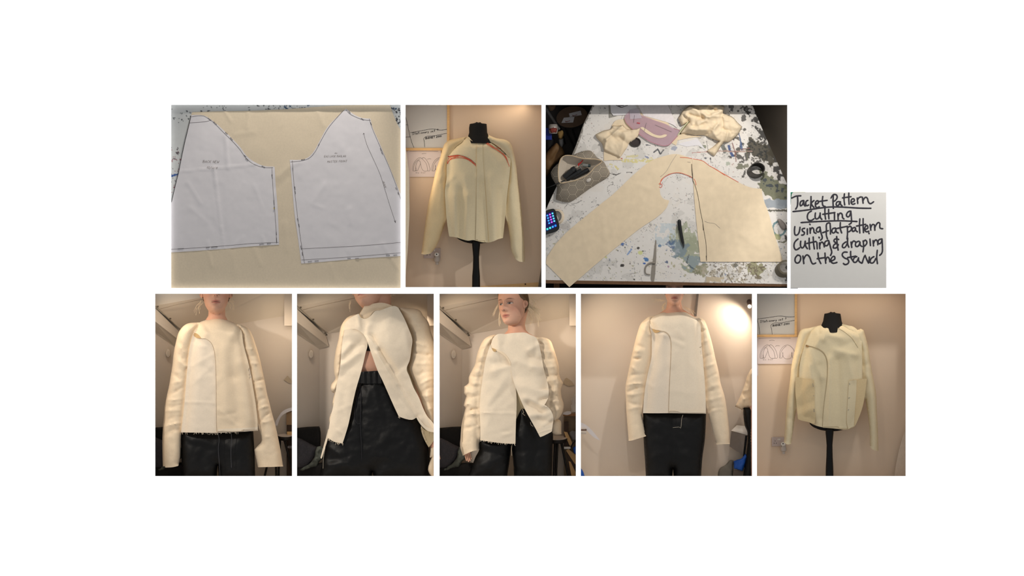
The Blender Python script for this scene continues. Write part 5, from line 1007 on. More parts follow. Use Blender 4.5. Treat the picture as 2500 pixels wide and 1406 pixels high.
def hand_geo(wrist, dirv, size, curl=.25, thumb=1, side=(1, 0, 0), normal=(0, 0, -1)):
    """wrist position, direction of the fingers (layout x, y, depth), hand length"""
    w = np.array(wrist, float); d = np.array(dirv, float); d /= np.linalg.norm(d); sd = np.array(side, float); sd -= d * sd.dot(d); sd /= np.linalg.norm(sd); nm = np.cross(d, sd); parts = []
    pr = [w, w + d*size*.18, w + d*size*.40, w + d*size*.52]; V = []; n = 16
    for c, hw, ht in zip(pr, (.13, .19, .21, .18), (.09, .085, .07, .055)):
        for k in range(n): t = 2*math.pi*k/n; V.append(c + sd*hw*size*math.cos(t) + nm*ht*size*math.sin(t))
    parts.append(grid_geo(np.array(V), n, 4))
    for i, (o, L, r) in enumerate(((-.15, .38, .042), (-.05, .46, .045), (.05, .43, .044), (.145, .34, .038))):
        b = w + d*size*.42 + sd*size*o; c1 = b + d*size*(L*.45+.06); c2 = c1 + (d*math.cos(curl) + nm*math.sin(curl))*size*L*.32; c3 = c2 + (d*math.cos(curl*2) + nm*math.sin(curl*2))*size*L*.28
        parts.append(tube_geo([b, (b+c1)/2, c1, c2, c3, c3 + (c3-c2)*.18], np.array([1, 1, 1.02, .93, .8, .4])*r*size, 10))
    t0 = w + d*size*.12 + sd*thumb*size*.13; t1 = t0 + (d*.7 + sd*thumb*.7)*size*.18; t2 = t1 + (d*.9 + sd*thumb*.3)*size*.17
    parts.append(tube_geo([t0, t1, t2, t2 + (t2-t1)*.15], np.array([.06, .052, .042, .02])*size, 10)); return parts
def build_body(parent, parts, h, gaze=(0, 0)):
    obs = []
    for V, F in parts:
        me = bpy.data.meshes.new('tmp'); me.from_pydata(PA(V[:, 0], V[:, 1], V[:, 2]).tolist(), [], [list(map(int, f)) for f in F]); me.update()
        bm = bmesh.new(); bm.from_mesh(me); bmesh.ops.recalc_face_normals(bm, faces=bm.faces); bm.to_mesh(me); bm.free()
        o = bpy.data.objects.new('tmp', me); COL.objects.link(o); obs.append(o)
    base = obs[0]
    for o in obs[1:]:
        m = base.modifiers.new('u', 'BOOLEAN'); m.operation = 'UNION'; m.object = o; m.solver = 'EXACT'
    dg = bpy.context.evaluated_depsgraph_get(); dg.update()
    me = bpy.data.meshes.new_from_object(base.evaluated_get(dg)); ok = len(me.vertices) > .6 * len(base.data.vertices)
    if not ok:
        bm = bmesh.new()
        for o in obs: bm.from_mesh(o.data)
        me = bpy.data.meshes.new('b'); bm.to_mesh(me); bm.free()
    for o in obs: d_ = o.data; bpy.data.objects.remove(o); bpy.data.meshes.remove(d_)
    n = len(me.vertices); V = np.zeros(n * 3); me.vertices.foreach_get('co', V); V = V.reshape(-1, 3); F = [tuple(p.vertices) for p in me.polygons]
    k = (DIST + V[:, 1]) / DIST; A = np.stack([V[:, 0] / (S*k) + 1250, 703 - (V[:, 2] - ZC) / (S*k), V[:, 1] / S], -1)
    L = h.back(A); c = face_paint(L[:, 0], L[:, 1], L[:, 2], gaze); far = (L[:, 2] < -.02) | (L[:, 2] > 1.02)
    c[far] = lin((222, 172, 146)); bpy.data.meshes.remove(me)
    return mesh('body', V, F, SKIN, parent, True, 180, col=c)
HAIRM = mat('dark_blonde_hair', (104, 82, 58), .45, .25, 26, spec=.4, stretch=(1, 1, 4)); WISP = mat('rim_light_pale_hair', (252, 238, 208), .5, .1, 60)  # near-white strand colour imitates rim light
def hair(parent, h, wisps, bun=True):
    ncol, nrow = 120, 70; phi = np.linspace(-math.pi, math.pi, ncol, endpoint=False); z = np.linspace(.2, .997, nrow); PH, Z = np.meshgrid(phi, z); ap = np.degrees(np.abs(PH))
    zh = np.interp(ap, [0, 40, 62, 76, 88, 100, 112, 180], [.835, .83, .76, .62, .585, .54, .30, .24])
    g = np.clip((Z - zh) / .05, 0, 1); off = .035 * g * g * (3 - 2*g) - .012 * (g <= 0)
    off = off + g * .006 * np.sin(PH * 60 + Z * 9); x, y = head_surface(PH, Z); 
    k = 1 + off / .33; L = np.stack([(x*k).ravel(), (y*k).ravel(), (.5 + (Z-.5)*(1 + off*1.6)).ravel()], -1)
    A = h.to(L); keep = (Z > zh - .012); F = []
    for i in range(nrow-1):
        for q in range(ncol):
            r = (q+1) % ncol
            if keep[i, q] and keep[i, r] and keep[i+1, q] and keep[i+1, r]: F.append((i*ncol+q, i*ncol+r, (i+1)*ncol+r, (i+1)*ncol+q))
    F.append(tuple((nrow-1)*ncol+q for q in range(ncol)))
    used = sorted({v for f in F for v in f}); mp = {v: i for i, v in enumerate(used)}; A = A[used]; F = [tuple(mp[v] for v in f) for f in F]
    ho = mesh('hair', PA(A[:, 0], A[:, 1], A[:, 2]), F, HAIRM, parent, True, 180)
    if bun:
        V = []; n, m = 24, 16
        for i in range(m+1):
            a = math.pi*i/m
            for q in range(n): b = 2*math.pi*q/n; rr = .15*(1 + .05*math.sin(6*b + 5*a)); V.append((rr*math.sin(a)*math.cos(b), .36 + rr*math.sin(a)*math.sin(b)*.9, .82 + rr*math.cos(a)*.9))
        X, F = grid_geo(h.to(np.array(V)), n, m+1); mesh('bun', PA(X[:, 0], X[:, 1], X[:, 2]), F, HAIRM, ho, True, 180)
    if wisps: tubes('loose_strands', wisps, .26, WISP, ho, 5, label='loose strands coloured pale for rim light')
    return ho
def wispy(a, b, bow, n, seed, spread, d):
    r = random.Random(seed); o = []
    for i in range(n):
        p = (a[0] + r.uniform(-1, 1)*spread*.4, a[1] + r.uniform(-1, 1)*spread*.5); q = (b[0] + r.uniform(-1, 1)*spread, b[1] + r.uniform(-1, 1)*spread*1.4)
        mx = ((p[0]+q[0])/2 + bow*r.uniform(.5, 1.3), (p[1]+q[1])/2 + r.uniform(-2, 2)); o.append([(*p, d), (*mx, d + r.uniform(-4, 4)), (*q, d + r.uniform(-6, 6))])
    return o
def amp(k, tr, folds): return [(a, b, c, d, w, h * k) for a, b, c, d, w, h in FT(tr, folds)]
def zz(pts, w, h):   # alternating ridges and valleys from one list of short crease lines
    r = random.Random(len(pts)); o = []
    for i, (a, b, c, d) in enumerate(pts):
        k = r.uniform(-22, 22); m = r.uniform(.25, .75); mx = a + (c - a) * m; my = b + (d - b) * m + r.uniform(-12, 12)
        ww = w * r.uniform(.55, 1.05); hh = (h if i % 2 else -h * 1.1) * r.uniform(.6, 1.15)
        o += [(a, b + k, mx, my, ww, hh), (mx, my, c, d, ww * .8, hh * r.uniform(.3, .9))]
    return o

# ------------------------------------------------------------------ the studio room of pictures 5, 6 and 7
ROOMW = mat('studio_white', (220, 210, 198), .9, .012, 5); CEIL = mat('studio_ceiling', (212, 202, 187), .9, .012, 5); SOFA = mat('black_sofa', (30, 28, 27), .85, .15, 60); THROW = mat('charcoal_throw', (72, 70, 74), .95, .15, 120, .3, 300); FRINGE = mat('grey_green_fringe', (92, 96, 88), .95, .25, 60)
RW = 168
def studio(o, dx, dy, n, words, right):
    x0, y0, x1, y1 = o; Q = lambda x, y, d: (1070 + x / 7.477 + (x0 - 1073) + dx, 712 + y / 7.477 + dy, d); L, Rr = x0 - 5, x1 + 5
    sides(o, RW, ROOMW, top=False)
    slab('wall_back', [(L - 4, 700, RW), (Rr + 4, 700, RW), (Rr + 4, 1170, RW), (L - 4, 1170, RW)], ROOMW, None, 3, kind='structure')
    a = Q(0, 745, 132); b = Q(430, 1055, RW - 1); slab('wall_left', [(L, a[1], 132), b, (b[0], 1170, RW - 1), (L, 1170, 132)], ROOMW, None, 2, kind='structure')
    c = Q(0, 285, 40); e = Q(560, 830, RW - 4); f = Q(605, 1005, RW - 4); g = Q(0, 535, 40)
    slab('beam', [(L, c[1], 98), e, f, (L, g[1], 92)], mat('beam_paint', (222, 213, 200), .9, .01, 5), None, 2, kind='structure'); slab('beam', [(L, g[1], 92), f, b, (L, a[1], 130)], CEIL, None, 2, kind='structure')
    h = Q(600, 772, RW - 1); ry = y0 + 53 + dy
    slab('ceiling', [(L, 686, 122), (Rr, 686, 122), (Rr, ry, RW - 1), h, (L, c[1], 100)], CEIL, None, 2, kind='structure')
    tube('trim_1', [Q(130, 340, 96), Q(400, 270, 84), Q(700, 205, 76), Q(1100, 120, 70)], .75, mat('ceiling_joint', (140, 128, 112), .8), None, 6)['kind'] = 'structure'
    cr = box('pillar', x1 - 16 + dx, 700, Rr, y0 + 78, RW - 30, RW - 1, ROOMW, kind='structure')
    rl = thing('lamp_rail', Q(300, 500, 110), 'slim ceiling lamp rail %s' % words, 'lamp rail')
    tube('rail', [Q(-10, 232, 90), Q(300, 520, 118), Q(560, 770, 150)], 1.1, mat('rail_metal', (168, 160, 144), .4, metal=.4), rl, 8, sm=False)
    for q in ((90, 300, 92), (320, 520, 114), (540, 770, 146), (560, 800, 150)): p = Q(*q); box('fitting', p[0] - 2.4, p[1] - 2.6, p[0] + 2.4, p[1] + 1.2, p[2] - 4, p[2], mat('fitting_dark', (84, 76, 64), .6), rl, .5)
    p = Q(280, 1145, 146); al = thing('wall_sounder', p, 'round white sounder on the left wall %s' % words, 'alarm')
    lathe('case', [(6.4, p[2] + 6), (6.4, p[2] - 1), (5.2, p[2] - 4), (3.2, p[2] - 4.6)], p[:2], 0, ROOMW, al, 'd', 28, 1.75); lathe('inner_disc', [(3.4, p[2] - 4), (3.0, p[2] - 5.4)], (p[0] + .8, p[1]), 0, CEIL, al, 'd', 20, 1.75)
    # sofa with throw
    U = lambda pts: [(x0 + (a_ - 20) / 3.057 + dx * .4, 717 + (b_ - 20) / 3.057 + dy * .3) for a_, b_ in pts]
    so = thing('sofa', (x0 + 30, 1162, 120), 'black sofa at the lower left %s' % words, 'sofa')
    pillow('backrest', U([(0, 1024), (100, 1014), (185, 1010), (193, 1024), (193, 1180), (120, 1200), (0, 1200)]), 128, 10, SOFA, so, R=5, step=4, rough=.2)
    pillow('seat', U([(0, 1310), (140, 1290), (260, 1280), (330, 1300), (330, 1420), (0, 1420)]), 112, 12, SOFA, so, R=8, step=5, rough=.3)
    th = pillow('throw_blanket', U([(-4, 1082), (60, 1108), (120, 1140), (172, 1164), (160, 1220), (130, 1270), (80, 1320), (20, 1336), (-4, 1338)]), 112, 14, THROW, None, R=16, step=3.5, folds=FT(lambda q: U(q), [(40, 1120, 20, 1300, 6, 1.6), (100, 1140, 80, 1290, 6, -1.6), (140, 1170, 120, 1260, 5, 1.4)]), rough=.5, rs=8)[0]
    tag(th, 'charcoal throw with ruffled edge, sofa %s' % words, 'throw')
    fr = pillow('ruffled_edge', U([(170, 1162), (200, 1156), (235, 1190), (230, 1240), (190, 1270), (170, 1310), (120, 1322), (60, 1346), (30, 1340), (70, 1312), (110, 1290), (150, 1240), (155, 1200)]), 104, 8, FRINGE, th, R=8, step=2.4, rough=2.6, rs=7, label='grey green ruffled edge')[0]
    return U

# ------------------------------------------------------------------ picture 5
PD = 68
T5 = T(372, 710, 3.057); T6 = T(718, 710, 3.057); T7 = T(1066, 710, 3.057)
U5 = studio(OPEN[3], -3, -3, 5, 'behind the woman with closed jacket and long cuffs', None)
def stool(tr, x0, x1, ys, legs, dd, label):
    s = thing('wooden_stool', tr([((x0 + x1) / 2, 1400)])[0] + (dd,), label, 'stool'); (a, y), (b, _) = tr([(x0, ys), (x1, ys)]); c = (a + b) / 2; r = (b - a) / 2
    V = [];
    rows = [(r * .96, y - 1, -.3), (r, y, .3), (r, y + 6, .3), (r * .9, y + 8.5, .3)]; n = 32
    for rr, yy, k_ in rows:
        for k in range(n): t = 2*math.pi*k/n; V.append((c + rr*math.cos(t), yy - rr*.22*math.sin(t), dd + rr*math.sin(t)))
    X, F = grid_geo(np.array(V), n, 4); mesh('seat_edge', PA(X[:, 0], X[:, 1], X[:, 2]), F, mat('stool_black', (34, 30, 28), .5), s, True, 40)
    V = [(c + r*.965*math.cos(2*math.pi*k/n), y - 1.6 - r*.22*math.sin(2*math.pi*k/n) * .96, dd + r*.96*math.sin(2*math.pi*k/n)) for k in range(n)]; V = np.array(V); V2 = V + np.array([0, 1.4, 0])
    W = np.vstack([V, V2]); mesh('seat_top', PA(W[:, 0], W[:, 1], W[:, 2]), [tuple(range(n))[::-1], tuple(range(n, 2*n))] + [(k, (k+1) % n, n+(k+1) % n, n+k) for k in range(n)], mat('stool_top', (206, 196, 188), .5), s, False)
    for (p, q, dz) in legs: P0 = tr([p])[0]; P1 = tr([q])[0]; tube('leg', [(*P0, dd + dz), (*P1, dd + dz * 1.6)], [3.2, 2.6], mat('stool_black', (34, 30, 28), .5), s, 8, sm=False)
    return s
stool(T5, 935, 1048, 1082, [((985, 1105), (1045, 1345), -8), ((952, 1105), (940, 1420), 4), ((900, 1110), (830, 1420), 10), ((920, 1110), (925, 1420), -2)], 132, 'black stool with pale top behind the long cuff of the closed jacket')
ca = thing('shelf_unit', T5([(1030, 1400)])[0] + (140,), 'wooden shelf corner at the right edge behind the closed jacket', 'shelf')
box('side_board', *T5([(1000, 900)])[0], *T5([(1060, 1000)])[0], 138, 160, mat('shelf_tan', (150, 122, 92), .6, .1, 20), ca); box('dark_recess', *T5([(1002, 1000)])[0], *T5([(1060, 1420)])[0], 142, 160, DARKWOOD, ca); box('front_board', *T5([(1005, 1050)])[0], *T5([(1060, 1080)])[0], 134, 142, PINE, ca); box('top_board', *T5([(990, 888)])[0], *T5([(1060, 902)])[0], 136, 160, DARKWOOD, ca)
o, _ = patch('paper_roll', T5([(1050, 868), (1000, 882), (965, 905), (940, 940), (920, 975), (915, 1000), (935, 1010), (945, 970), (965, 935), (1000, 910), (1050, 892)]), flat(133), PAPER1, None, off=0, th=1.2, step=5); tag(o, 'curling white paper hanging off the shelf behind the closed jacket', 'paper')
o, _ = patch('wall_scrap', T5([(1008, 632), (1035, 660), (1050, 690), (1020, 690), (980, 665)]), flat(RW - 2), mat('beige_scrap', (196, 182, 160), .8), None, off=0, th=.5, step=6, smooth=False); tag(o, 'small beige paper scrap pinned to the wall behind the closed jacket', 'paper')
ink('white_frame_edge', [T5([(1012, 1160), (1050, 1160), (1050, 1172), (1012, 1170), (1012, 1160)])], 1.2, flat(134), PAPER1, ca, sm=False)
p5 = thing('person', T5([(480, 1400)])[0] + (PD,), 'woman facing front in closed calico jacket with over-long sleeves, face cropped above nose', 'person')
h5 = Head(T5([(473, 152)])[0], 106, 0, 14, 1, PD + 4)
nx, ny = T5([(478, 150)])[0]
build_body(p5, [head_geo(h5), ear_geo(h5, 1), ear_geo(h5, -1), ell_rows([(nx + 1, ny - 26, 19, 18, PD + 14), (nx + 1, ny - 8, 20, 19, PD + 10), (nx + 1, ny + 12, 21, 20, PD + 8), (nx, ny + 24, 28, 22, PD + 8), (nx - 2, ny + 38, 46, 22, PD + 8), (nx, ny + 60, 66, 24, PD + 6), (nx, ny + 110, 62, 24, PD + 4), (nx, ny + 200, 52, 22, PD), (nx, ny + 260, 50, 14, PD + 4), (nx, ny + 275, 46, 12, PD + 6)]), arm_geo([(nx - 50, ny + 62, PD + 4), (410 + 40, 900, PD - 2), (428, 1010, PD - 4), (418, 1090, PD - 4)], [15, 12, 10, 7]), arm_geo([(nx + 50, ny + 62, PD + 4), (622, 900, PD - 2), (645, 1010, PD - 4), (658, 1085, PD - 4)], [15, 12, 10, 7])], h5)
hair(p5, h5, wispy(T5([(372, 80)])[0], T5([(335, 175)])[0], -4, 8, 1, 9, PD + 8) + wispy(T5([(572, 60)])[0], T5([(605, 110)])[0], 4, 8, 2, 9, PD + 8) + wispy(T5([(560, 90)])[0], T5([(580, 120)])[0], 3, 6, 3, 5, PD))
pillow('trousers', T5([(212, 1040), (400, 1046), (640, 1046), (752, 1040), (762, 1200), (768, 1420), (500, 1420), (488, 1300), (478, 1420), (225, 1420), (216, 1200)]), PD + 2, 26, SATIN, p5, R=34, step=5, folds=FT(T5, [(300, 1080, 420, 1140, 8, 2), (280, 1140, 420, 1180, 9, -2), (340, 1200, 470, 1150, 8, 2), (250, 1150, 260, 1380, 12, 2), (390, 1200, 400, 1400, 14, -2), (640, 1120, 650, 1400, 18, 2.5), (540, 1080, 530, 1400, 10, -2), (500, 1280, 400, 1340, 8, 2), (600, 1180, 720, 1260, 10, 1.5)]), rough=1.5, rs=16)
J5 = T5([(350, 238), (385, 222), (432, 212), (480, 204), (522, 207), (562, 220), (610, 240), (642, 256), (668, 300), (680, 390), (702, 480), (722, 560), (748, 700), (772, 850), (784, 960), (788, 1043), (650, 1052), (560, 1056), (484, 1059), (350, 1058), (214, 1056), (226, 960), (240, 830), (250, 700), (262, 560), (274, 450), (290, 370), (318, 290)])
fj = FT(T5, [(350, 240, 400, 330, 6, 1.6), (380, 230, 440, 330, 6, -1.2), (640, 260, 590, 340, 9, 1.6), (665, 300, 660, 520, 14, 4), (610, 400, 600, 640, 16, -4), (625, 640, 640, 980, 16, -4), (540, 430, 550, 900, 18, 4), (690, 560, 740, 960, 16, 4), (400, 420, 300, 400, 6, .9), (300, 560, 460, 470, 5, .9), (300, 700, 440, 560, 6, .9), (380, 560, 470, 640, 5, -.9), (490, 880, 640, 1010, 4, 1.3), (500, 930, 620, 910, 4, -1.2), (500, 940, 600, 980, 3, .9), (240, 828, 470, 838, 2.2, 1.1), (330, 660, 460, 630, 6, .6), (520, 640, 470, 700, 6, .8)])
jb, z5 = pillow('jacket', J5, PD, 42, mat('calico_whiter', (240, 225, 204), .9, .03, 120, .15, 900), p5, R=36, step=4, folds=fj, rough=.5, rs=16, open=segs_of(T5([(788, 1043), (650, 1052), (560, 1056), (484, 1059), (350, 1058), (214, 1056)]))[:-1], seam='sides')
patch('front_overlap', T5([(300, 308), (322, 318), (345, 338), (360, 352), (400, 357), (436, 380), (460, 425), (471, 490), (478, 620), (480, 800), (482, 1000), (485, 1060), (560, 1058), (650, 1053), (788, 1044), (784, 960), (772, 850), (748, 700), (722, 560), (700, 480), (678, 390), (664, 300), (640, 257), (600, 240), (540, 216), (480, 208), (420, 218), (360, 240), (322, 288)]), z5, CLOTH, jb, off=3.0, th=2.6, step=4.5, corner=55, folds=FT(T5, [(470, 430, 484, 1050, 5, .8)]))
patch('flap_inside', T5([(303, 312), (330, 318), (356, 342), (362, 354), (335, 352), (312, 338)]), z5, mat('flap_shade_tan', (196, 164, 118), .9), jb, off=4.4, th=.5, step=2.5, folds=FT(T5, [(310, 320, 350, 346, 2.4, -1)]), label='inside of the curled flap, shade put in as tan')  # tan colour stands in for shade inside the fold
SEAM_SHADOW = mat('seam_edge_shadow', (150, 132, 102), .9)  # same dark line colour, for edge shadow and real seams
ink('overlap_edge_shadow', [T5([(304, 312), (326, 322), (350, 344), (364, 356), (400, 360), (434, 384), (456, 428), (467, 492), (474, 620), (476, 800), (478, 1000), (481, 1056)])], .45, z5, SEAM_SHADOW, jb, off=.9)  # overlap edge shadow drawn in a darker colour
ink('raglan_seam', [T5([(655, 262), (668, 310), (684, 390), (706, 480)])], .4, z5, SEAM_SHADOW, jb, off=3.6)
patch('hem_fold', T5([(486, 1030), (640, 1024), (786, 1014), (789, 1044), (650, 1053), (486, 1060)]), z5, CLOTHW, jb, off=3.9, th=.6, step=4, corner=60)
sl = zz([(205, 400, 290, 435), (210, 440, 275, 470), (200, 485, 265, 505), (205, 545, 262, 560), (150, 600, 200, 660), (140, 690, 240, 670), (110, 760, 220, 720), (105, 830, 215, 806), (95, 870, 215, 850), (88, 910, 205, 890), (90, 950, 205, 935), (85, 1000, 205, 985), (95, 1050, 190, 1040)], 5, 2.9)
pillow('sleeve', T5([(360, 236), (330, 236), (260, 245), (222, 272), (196, 310), (176, 380), (160, 460), (149, 560), (136, 640), (126, 700), (106, 790), (92, 860), (88, 920), (80, 1000), (75, 1100), (75, 1200), (78, 1310), (92, 1308), (96, 1318), (150, 1316), (195, 1305), (206, 1250), (212, 1150), (216, 1060), (228, 960), (242, 830), (254, 700), (268, 560), (282, 450), (300, 370), (330, 290)]), PD - 4, 27, CLOTH, jb, R=19, step=3.2, folds=FT(T5, sl), rough=.9, rs=14, open=segs_of(T5([(78, 1310), (92, 1308), (96, 1318), (150, 1316), (195, 1305)]))[:-1], seam=segs_of(J5))
sr = zz([(690, 330, 740, 340), (690, 440, 770, 420), (715, 500, 790, 480), (730, 560, 800, 540), (770, 690, 845, 650), (775, 740, 850, 720), (780, 825, 872, 795), (790, 880, 880, 860), (800, 955, 900, 900), (810, 1000, 900, 960), (830, 1050, 850, 960), (800, 1120, 870, 1090)], 5, 2.9)
pillow('sleeve', T5([(628, 250), (650, 252), (682, 263), (720, 285), (745, 330), (770, 400), (800, 500), (820, 590), (840, 680), (855, 760), (875, 840), (895, 920), (915, 990), (935, 1080), (955, 1180), (976, 1310), (880, 1314), (788, 1316), (774, 1250), (760, 1186), (790, 1152), (812, 1128), (802, 1050), (780, 960), (764, 850), (738, 700), (712, 560), (690, 480), (668, 390), (654, 300)]), PD - 4, 27, CLOTH, jb, R=19, step=3.2, folds=FT(T5, sr), rough=.9, rs=14, open=segs_of(T5([(976, 1310), (880, 1314), (788, 1316)]))[:-1], seam=segs_of(J5))
def frays(tr, pts, n, ln, zf, par, seed, off=1.5):
    r = random.Random(seed); out = []
    pp = resample(tr(pts), 2, False)
    for i in range(n):
        q = pp[r.randrange(len(pp))]; z = float(zf([q[0]], [q[1] - 2])[0]) - off; L = r.uniform(.3, 1) * ln; out.append([(q[0], q[1] - 1, z), (q[0] + r.uniform(-1.5, 1.5), q[1] + L * .5, z - .5), (q[0] + r.uniform(-2.5, 2.5), q[1] + L, z)])
    tubes('frayed_threads', out, .28, CLOTHW, par, 4)
frays(T5, [(214, 1056), (350, 1060), (484, 1060), (640, 1054)], 34, 5, z5, jb, 5)
dr = tubes('drawstring', [[(*T5([q])[0], PD - 40) for q in ((488, 1060), (498, 1110), (492, 1180), (500, 1300), (505, 1400))], [(*T5([q])[0], PD - 40) for q in ((588, 1060), (592, 1120), (586, 1200), (590, 1320))]], .7, mat('drawstring_grey', (70, 70, 74), .8), p5, 5)

# ------------------------------------------------------------------ picture 6: jacket held open, seen from below
U6 = studio(OPEN[4], 0, -1, 6, 'behind the woman with the open jacket', None)
p6 = thing('person', T6([(600, 1420)])[0] + (PD,), 'woman with jacket swung open over bare midriff, face cropped at the lips', 'person')
h6 = Head(T6([(522, 98)])[0], 122, 24, 24, -4, PD + 10)
nx, ny = T6([(620, 100)])[0]
hand6 = hand_geo((*T6([(1080, 1255)])[0], PD - 20), (-.72, .55, 0), 30, .3, -1, side=(.55, .72, .2))
build_body(p6, [head_geo(h6), ear_geo(h6, 1), ear_geo(h6, -1), ell_rows([(nx + 10, ny - 36, 25, 24, PD + 12), (nx + 8, ny - 14, 26, 24, PD + 10), (nx + 6, ny + 6, 28, 24, PD + 8), (nx + 2, ny + 24, 44, 26, PD + 8), (nx, ny + 50, 76, 28, PD + 8), (nx, ny + 90, 74, 30, PD + 4), (nx - 10, ny + 130, 64, 32, PD + 2), (nx - 20, ny + 152, 56, 31, PD - 1), (nx - 14, ny + 168, 54, 22, PD), (nx - 6, ny + 190, 52, 14, PD)]), arm_geo([(nx + 55, ny + 60, PD + 6), (1000, 900, PD + 4), (1035, 1010, PD), (1062, 1100, PD - 14), (1069, 1122, PD - 20)], [17, 14, 12, 8, 7])] + hand6, h6)
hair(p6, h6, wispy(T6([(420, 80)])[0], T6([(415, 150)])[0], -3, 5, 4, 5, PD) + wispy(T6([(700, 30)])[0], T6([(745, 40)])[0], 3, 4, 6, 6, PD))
pillow('bra_top', T6([(500, 380), (600, 380), (600, 452), (565, 452), (535, 450), (500, 452)]), PD - 26, 10, BLACK, p6, R=20, step=3, rough=.1)
wf = [(500 + i * 21, 612, 500 + i * 21 + 3, 690, 2.2, 1.4 if i % 2 else -1.4) for i in range(9)]
tr6, zt6 = pillow('trousers', T6([(470, 600), (505, 606), (560, 600), (632, 596), (700, 600), (760, 700), (860, 860), (950, 1000), (990, 1100), (1006, 1200), (1008, 1300), (1000, 1420), (600, 1420), (585, 1350), (570, 1420), (175, 1420), (215, 1260), (240, 1100), (300, 1000), (380, 900), (440, 740)]), PD - 2, 34, SATIN, p6, R=60, step=4.5, folds=FT(T6, wf + [(500, 692, 660, 694, 2.5, -1.6), (560, 740, 530, 860, 7, 2), (600, 720, 640, 900, 8, 2), (640, 780, 700, 1000, 10, -2), (470, 720, 440, 1000, 9, 2.2), (520, 900, 500, 1380, 12, -2.5), (260, 1160, 360, 1240, 8, 3), (280, 1260, 400, 1230, 7, -3), (260, 1300, 400, 1290, 7, 3), (700, 1090, 640, 1160, 12, 2.5), (600, 1200, 740, 1260, 9, 2), (620, 1300, 760, 1280, 9, -2), (850, 960, 940, 1200, 14, 2)]), rough=1.6, rs=15, open=segs_of(smooth_line(T6([(470, 600), (505, 606), (560, 600), (632, 596), (700, 600)]), False))[:-1])
tubes('drawstring', [[(*T6([q])[0], float(zt6(*[[v] for v in T6([q])[0]])[0]) - 1.5) for q in ((492, 700), (500, 800), (494, 1000), (505, 1200), (498, 1400))], [(*T6([q])[0], float(zt6(*[[v] for v in T6([q])[0]])[0]) - 1.5) for q in ((505, 680), (470, 800), (450, 930), (470, 990), (490, 992))]], 1.3, mat('drawstring_black', (34, 34, 38), .8), p6, 6)
# jacket: back shell, then the two swinging fronts
J6 = T6([(485, 172), (500, 150), (530, 108), (590, 96), (650, 90), (700, 98), (740, 112), (775, 120), (800, 150), (850, 270), (880, 360), (876, 430), (860, 540), (900, 680), (960, 860), (1000, 960), (1044, 1010), (1042, 1120), (1005, 1165), (970, 1100), (945, 1010), (880, 900), (760, 620), (640, 420), (560, 380), (470, 420), (400, 520), (360, 640), (330, 640), (345, 540), (352, 460), (358, 380), (372, 300), (390, 250), (430, 190)])
patch('waistband', T6([(488, 612), (508, 604), (560, 600), (634, 596), (668, 690), (600, 692), (540, 692), (478, 688)]), lambda x, y: np.full(len(x), PD - 39.), SATIN, p6, off=0, th=3, step=2.2, corner=40, folds=FT(T6, wf))
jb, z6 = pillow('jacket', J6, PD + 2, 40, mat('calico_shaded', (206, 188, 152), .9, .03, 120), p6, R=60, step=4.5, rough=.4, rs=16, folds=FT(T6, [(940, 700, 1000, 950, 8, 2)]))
base6 = lambda x, y: np.minimum(z6(x, y), PD - 30 + 0 * np.asarray(x, float).ravel())
collar = T6([(490, 168), (505, 148), (530, 108), (590, 95), (650, 88), (700, 98), (735, 112), (700, 128), (640, 145), (602, 150), (560, 195), (545, 205), (520, 205), (500, 190)])
patch('collar', collar, lambda x, y: z6(x, y) * 0 + PD - 30 - 6 * np.clip((np.asarray(y, float).ravel() - 740) / 40, 0, 1), CLOTH, jb, off=0, th=2, step=3, rough=.4, folds=FT(T6, [(540, 130, 700, 110, 4, 1.2), (520, 180, 620, 140, 4, -1.4)]), label='stand collar edge in shadow')
LF = T6([(376, 292), (410, 284), (450, 278), (490, 290), (520, 315), (548, 396), (532, 470), (512, 560), (490, 640), (466, 720), (442, 820), (424, 910), (402, 1010), (362, 1138), (300, 1126), (250, 1096), (262, 1010), (275, 930), (292, 860), (305, 780), (318, 700), (334, 620), (346, 540), (352, 460), (360, 380)])
def zl6(x, y): x = np.asarray(x, float).ravel(); y = np.asarray(y, float).ravel(); return PD - 38 - 5 * np.clip((y - 830) / 200, 0, 1) + 9 * np.clip((840 - x) / 40, 0, 1) ** 2
lfp, zlf = patch('left_front', LF, zl6, CLOTHW, jb, off=0, th=1.2, step=4, corner=45, rough=.8, rs=18, folds=amp(1.4, T6, [(370, 500, 500, 380, 8, -2.6), (360, 480, 420, 400, 8, 2.2), (350, 560, 480, 470, 9, 2.4), (350, 640, 460, 540, 10, -1.6), (380, 330, 480, 320, 8, 1.5), (330, 760, 300, 1080, 10, 1.2), (420, 700, 390, 1000, 10, 1.0), (320, 900, 420, 860, 6, .8), (330, 1040, 345, 1060, 4, 1.4)]))
patch('back_hem', T6([(262, 1040), (252, 1100), (232, 1170), (206, 1252), (196, 1248), (214, 1180), (238, 1095), (255, 1030)]), flat(PD - 24), CLOTHW, jb, off=0, th=1.2, step=3, label='narrow back hem hanging behind the left front')
RF = T6([(372, 290), (378, 250), (395, 225), (430, 195), (482, 170), (497, 196), (520, 207), (545, 205), (575, 182), (606, 150), (640, 146), (690, 128), (742, 113), (772, 122), (792, 150), (822, 205), (852, 275), (882, 362), (876, 432), (862, 520), (840, 582), (862, 642), (892, 722), (930, 792), (962, 872), (992, 932), (1044, 1000), (1044, 1052), (1000, 1046), (955, 1005), (920, 940), (880, 962), (780, 936), (740, 850), (700, 760), (660, 670), (622, 592), (582, 482), (552, 396), (535, 350), (505, 312), (470, 290), (430, 284), (400, 290), (385, 300)])
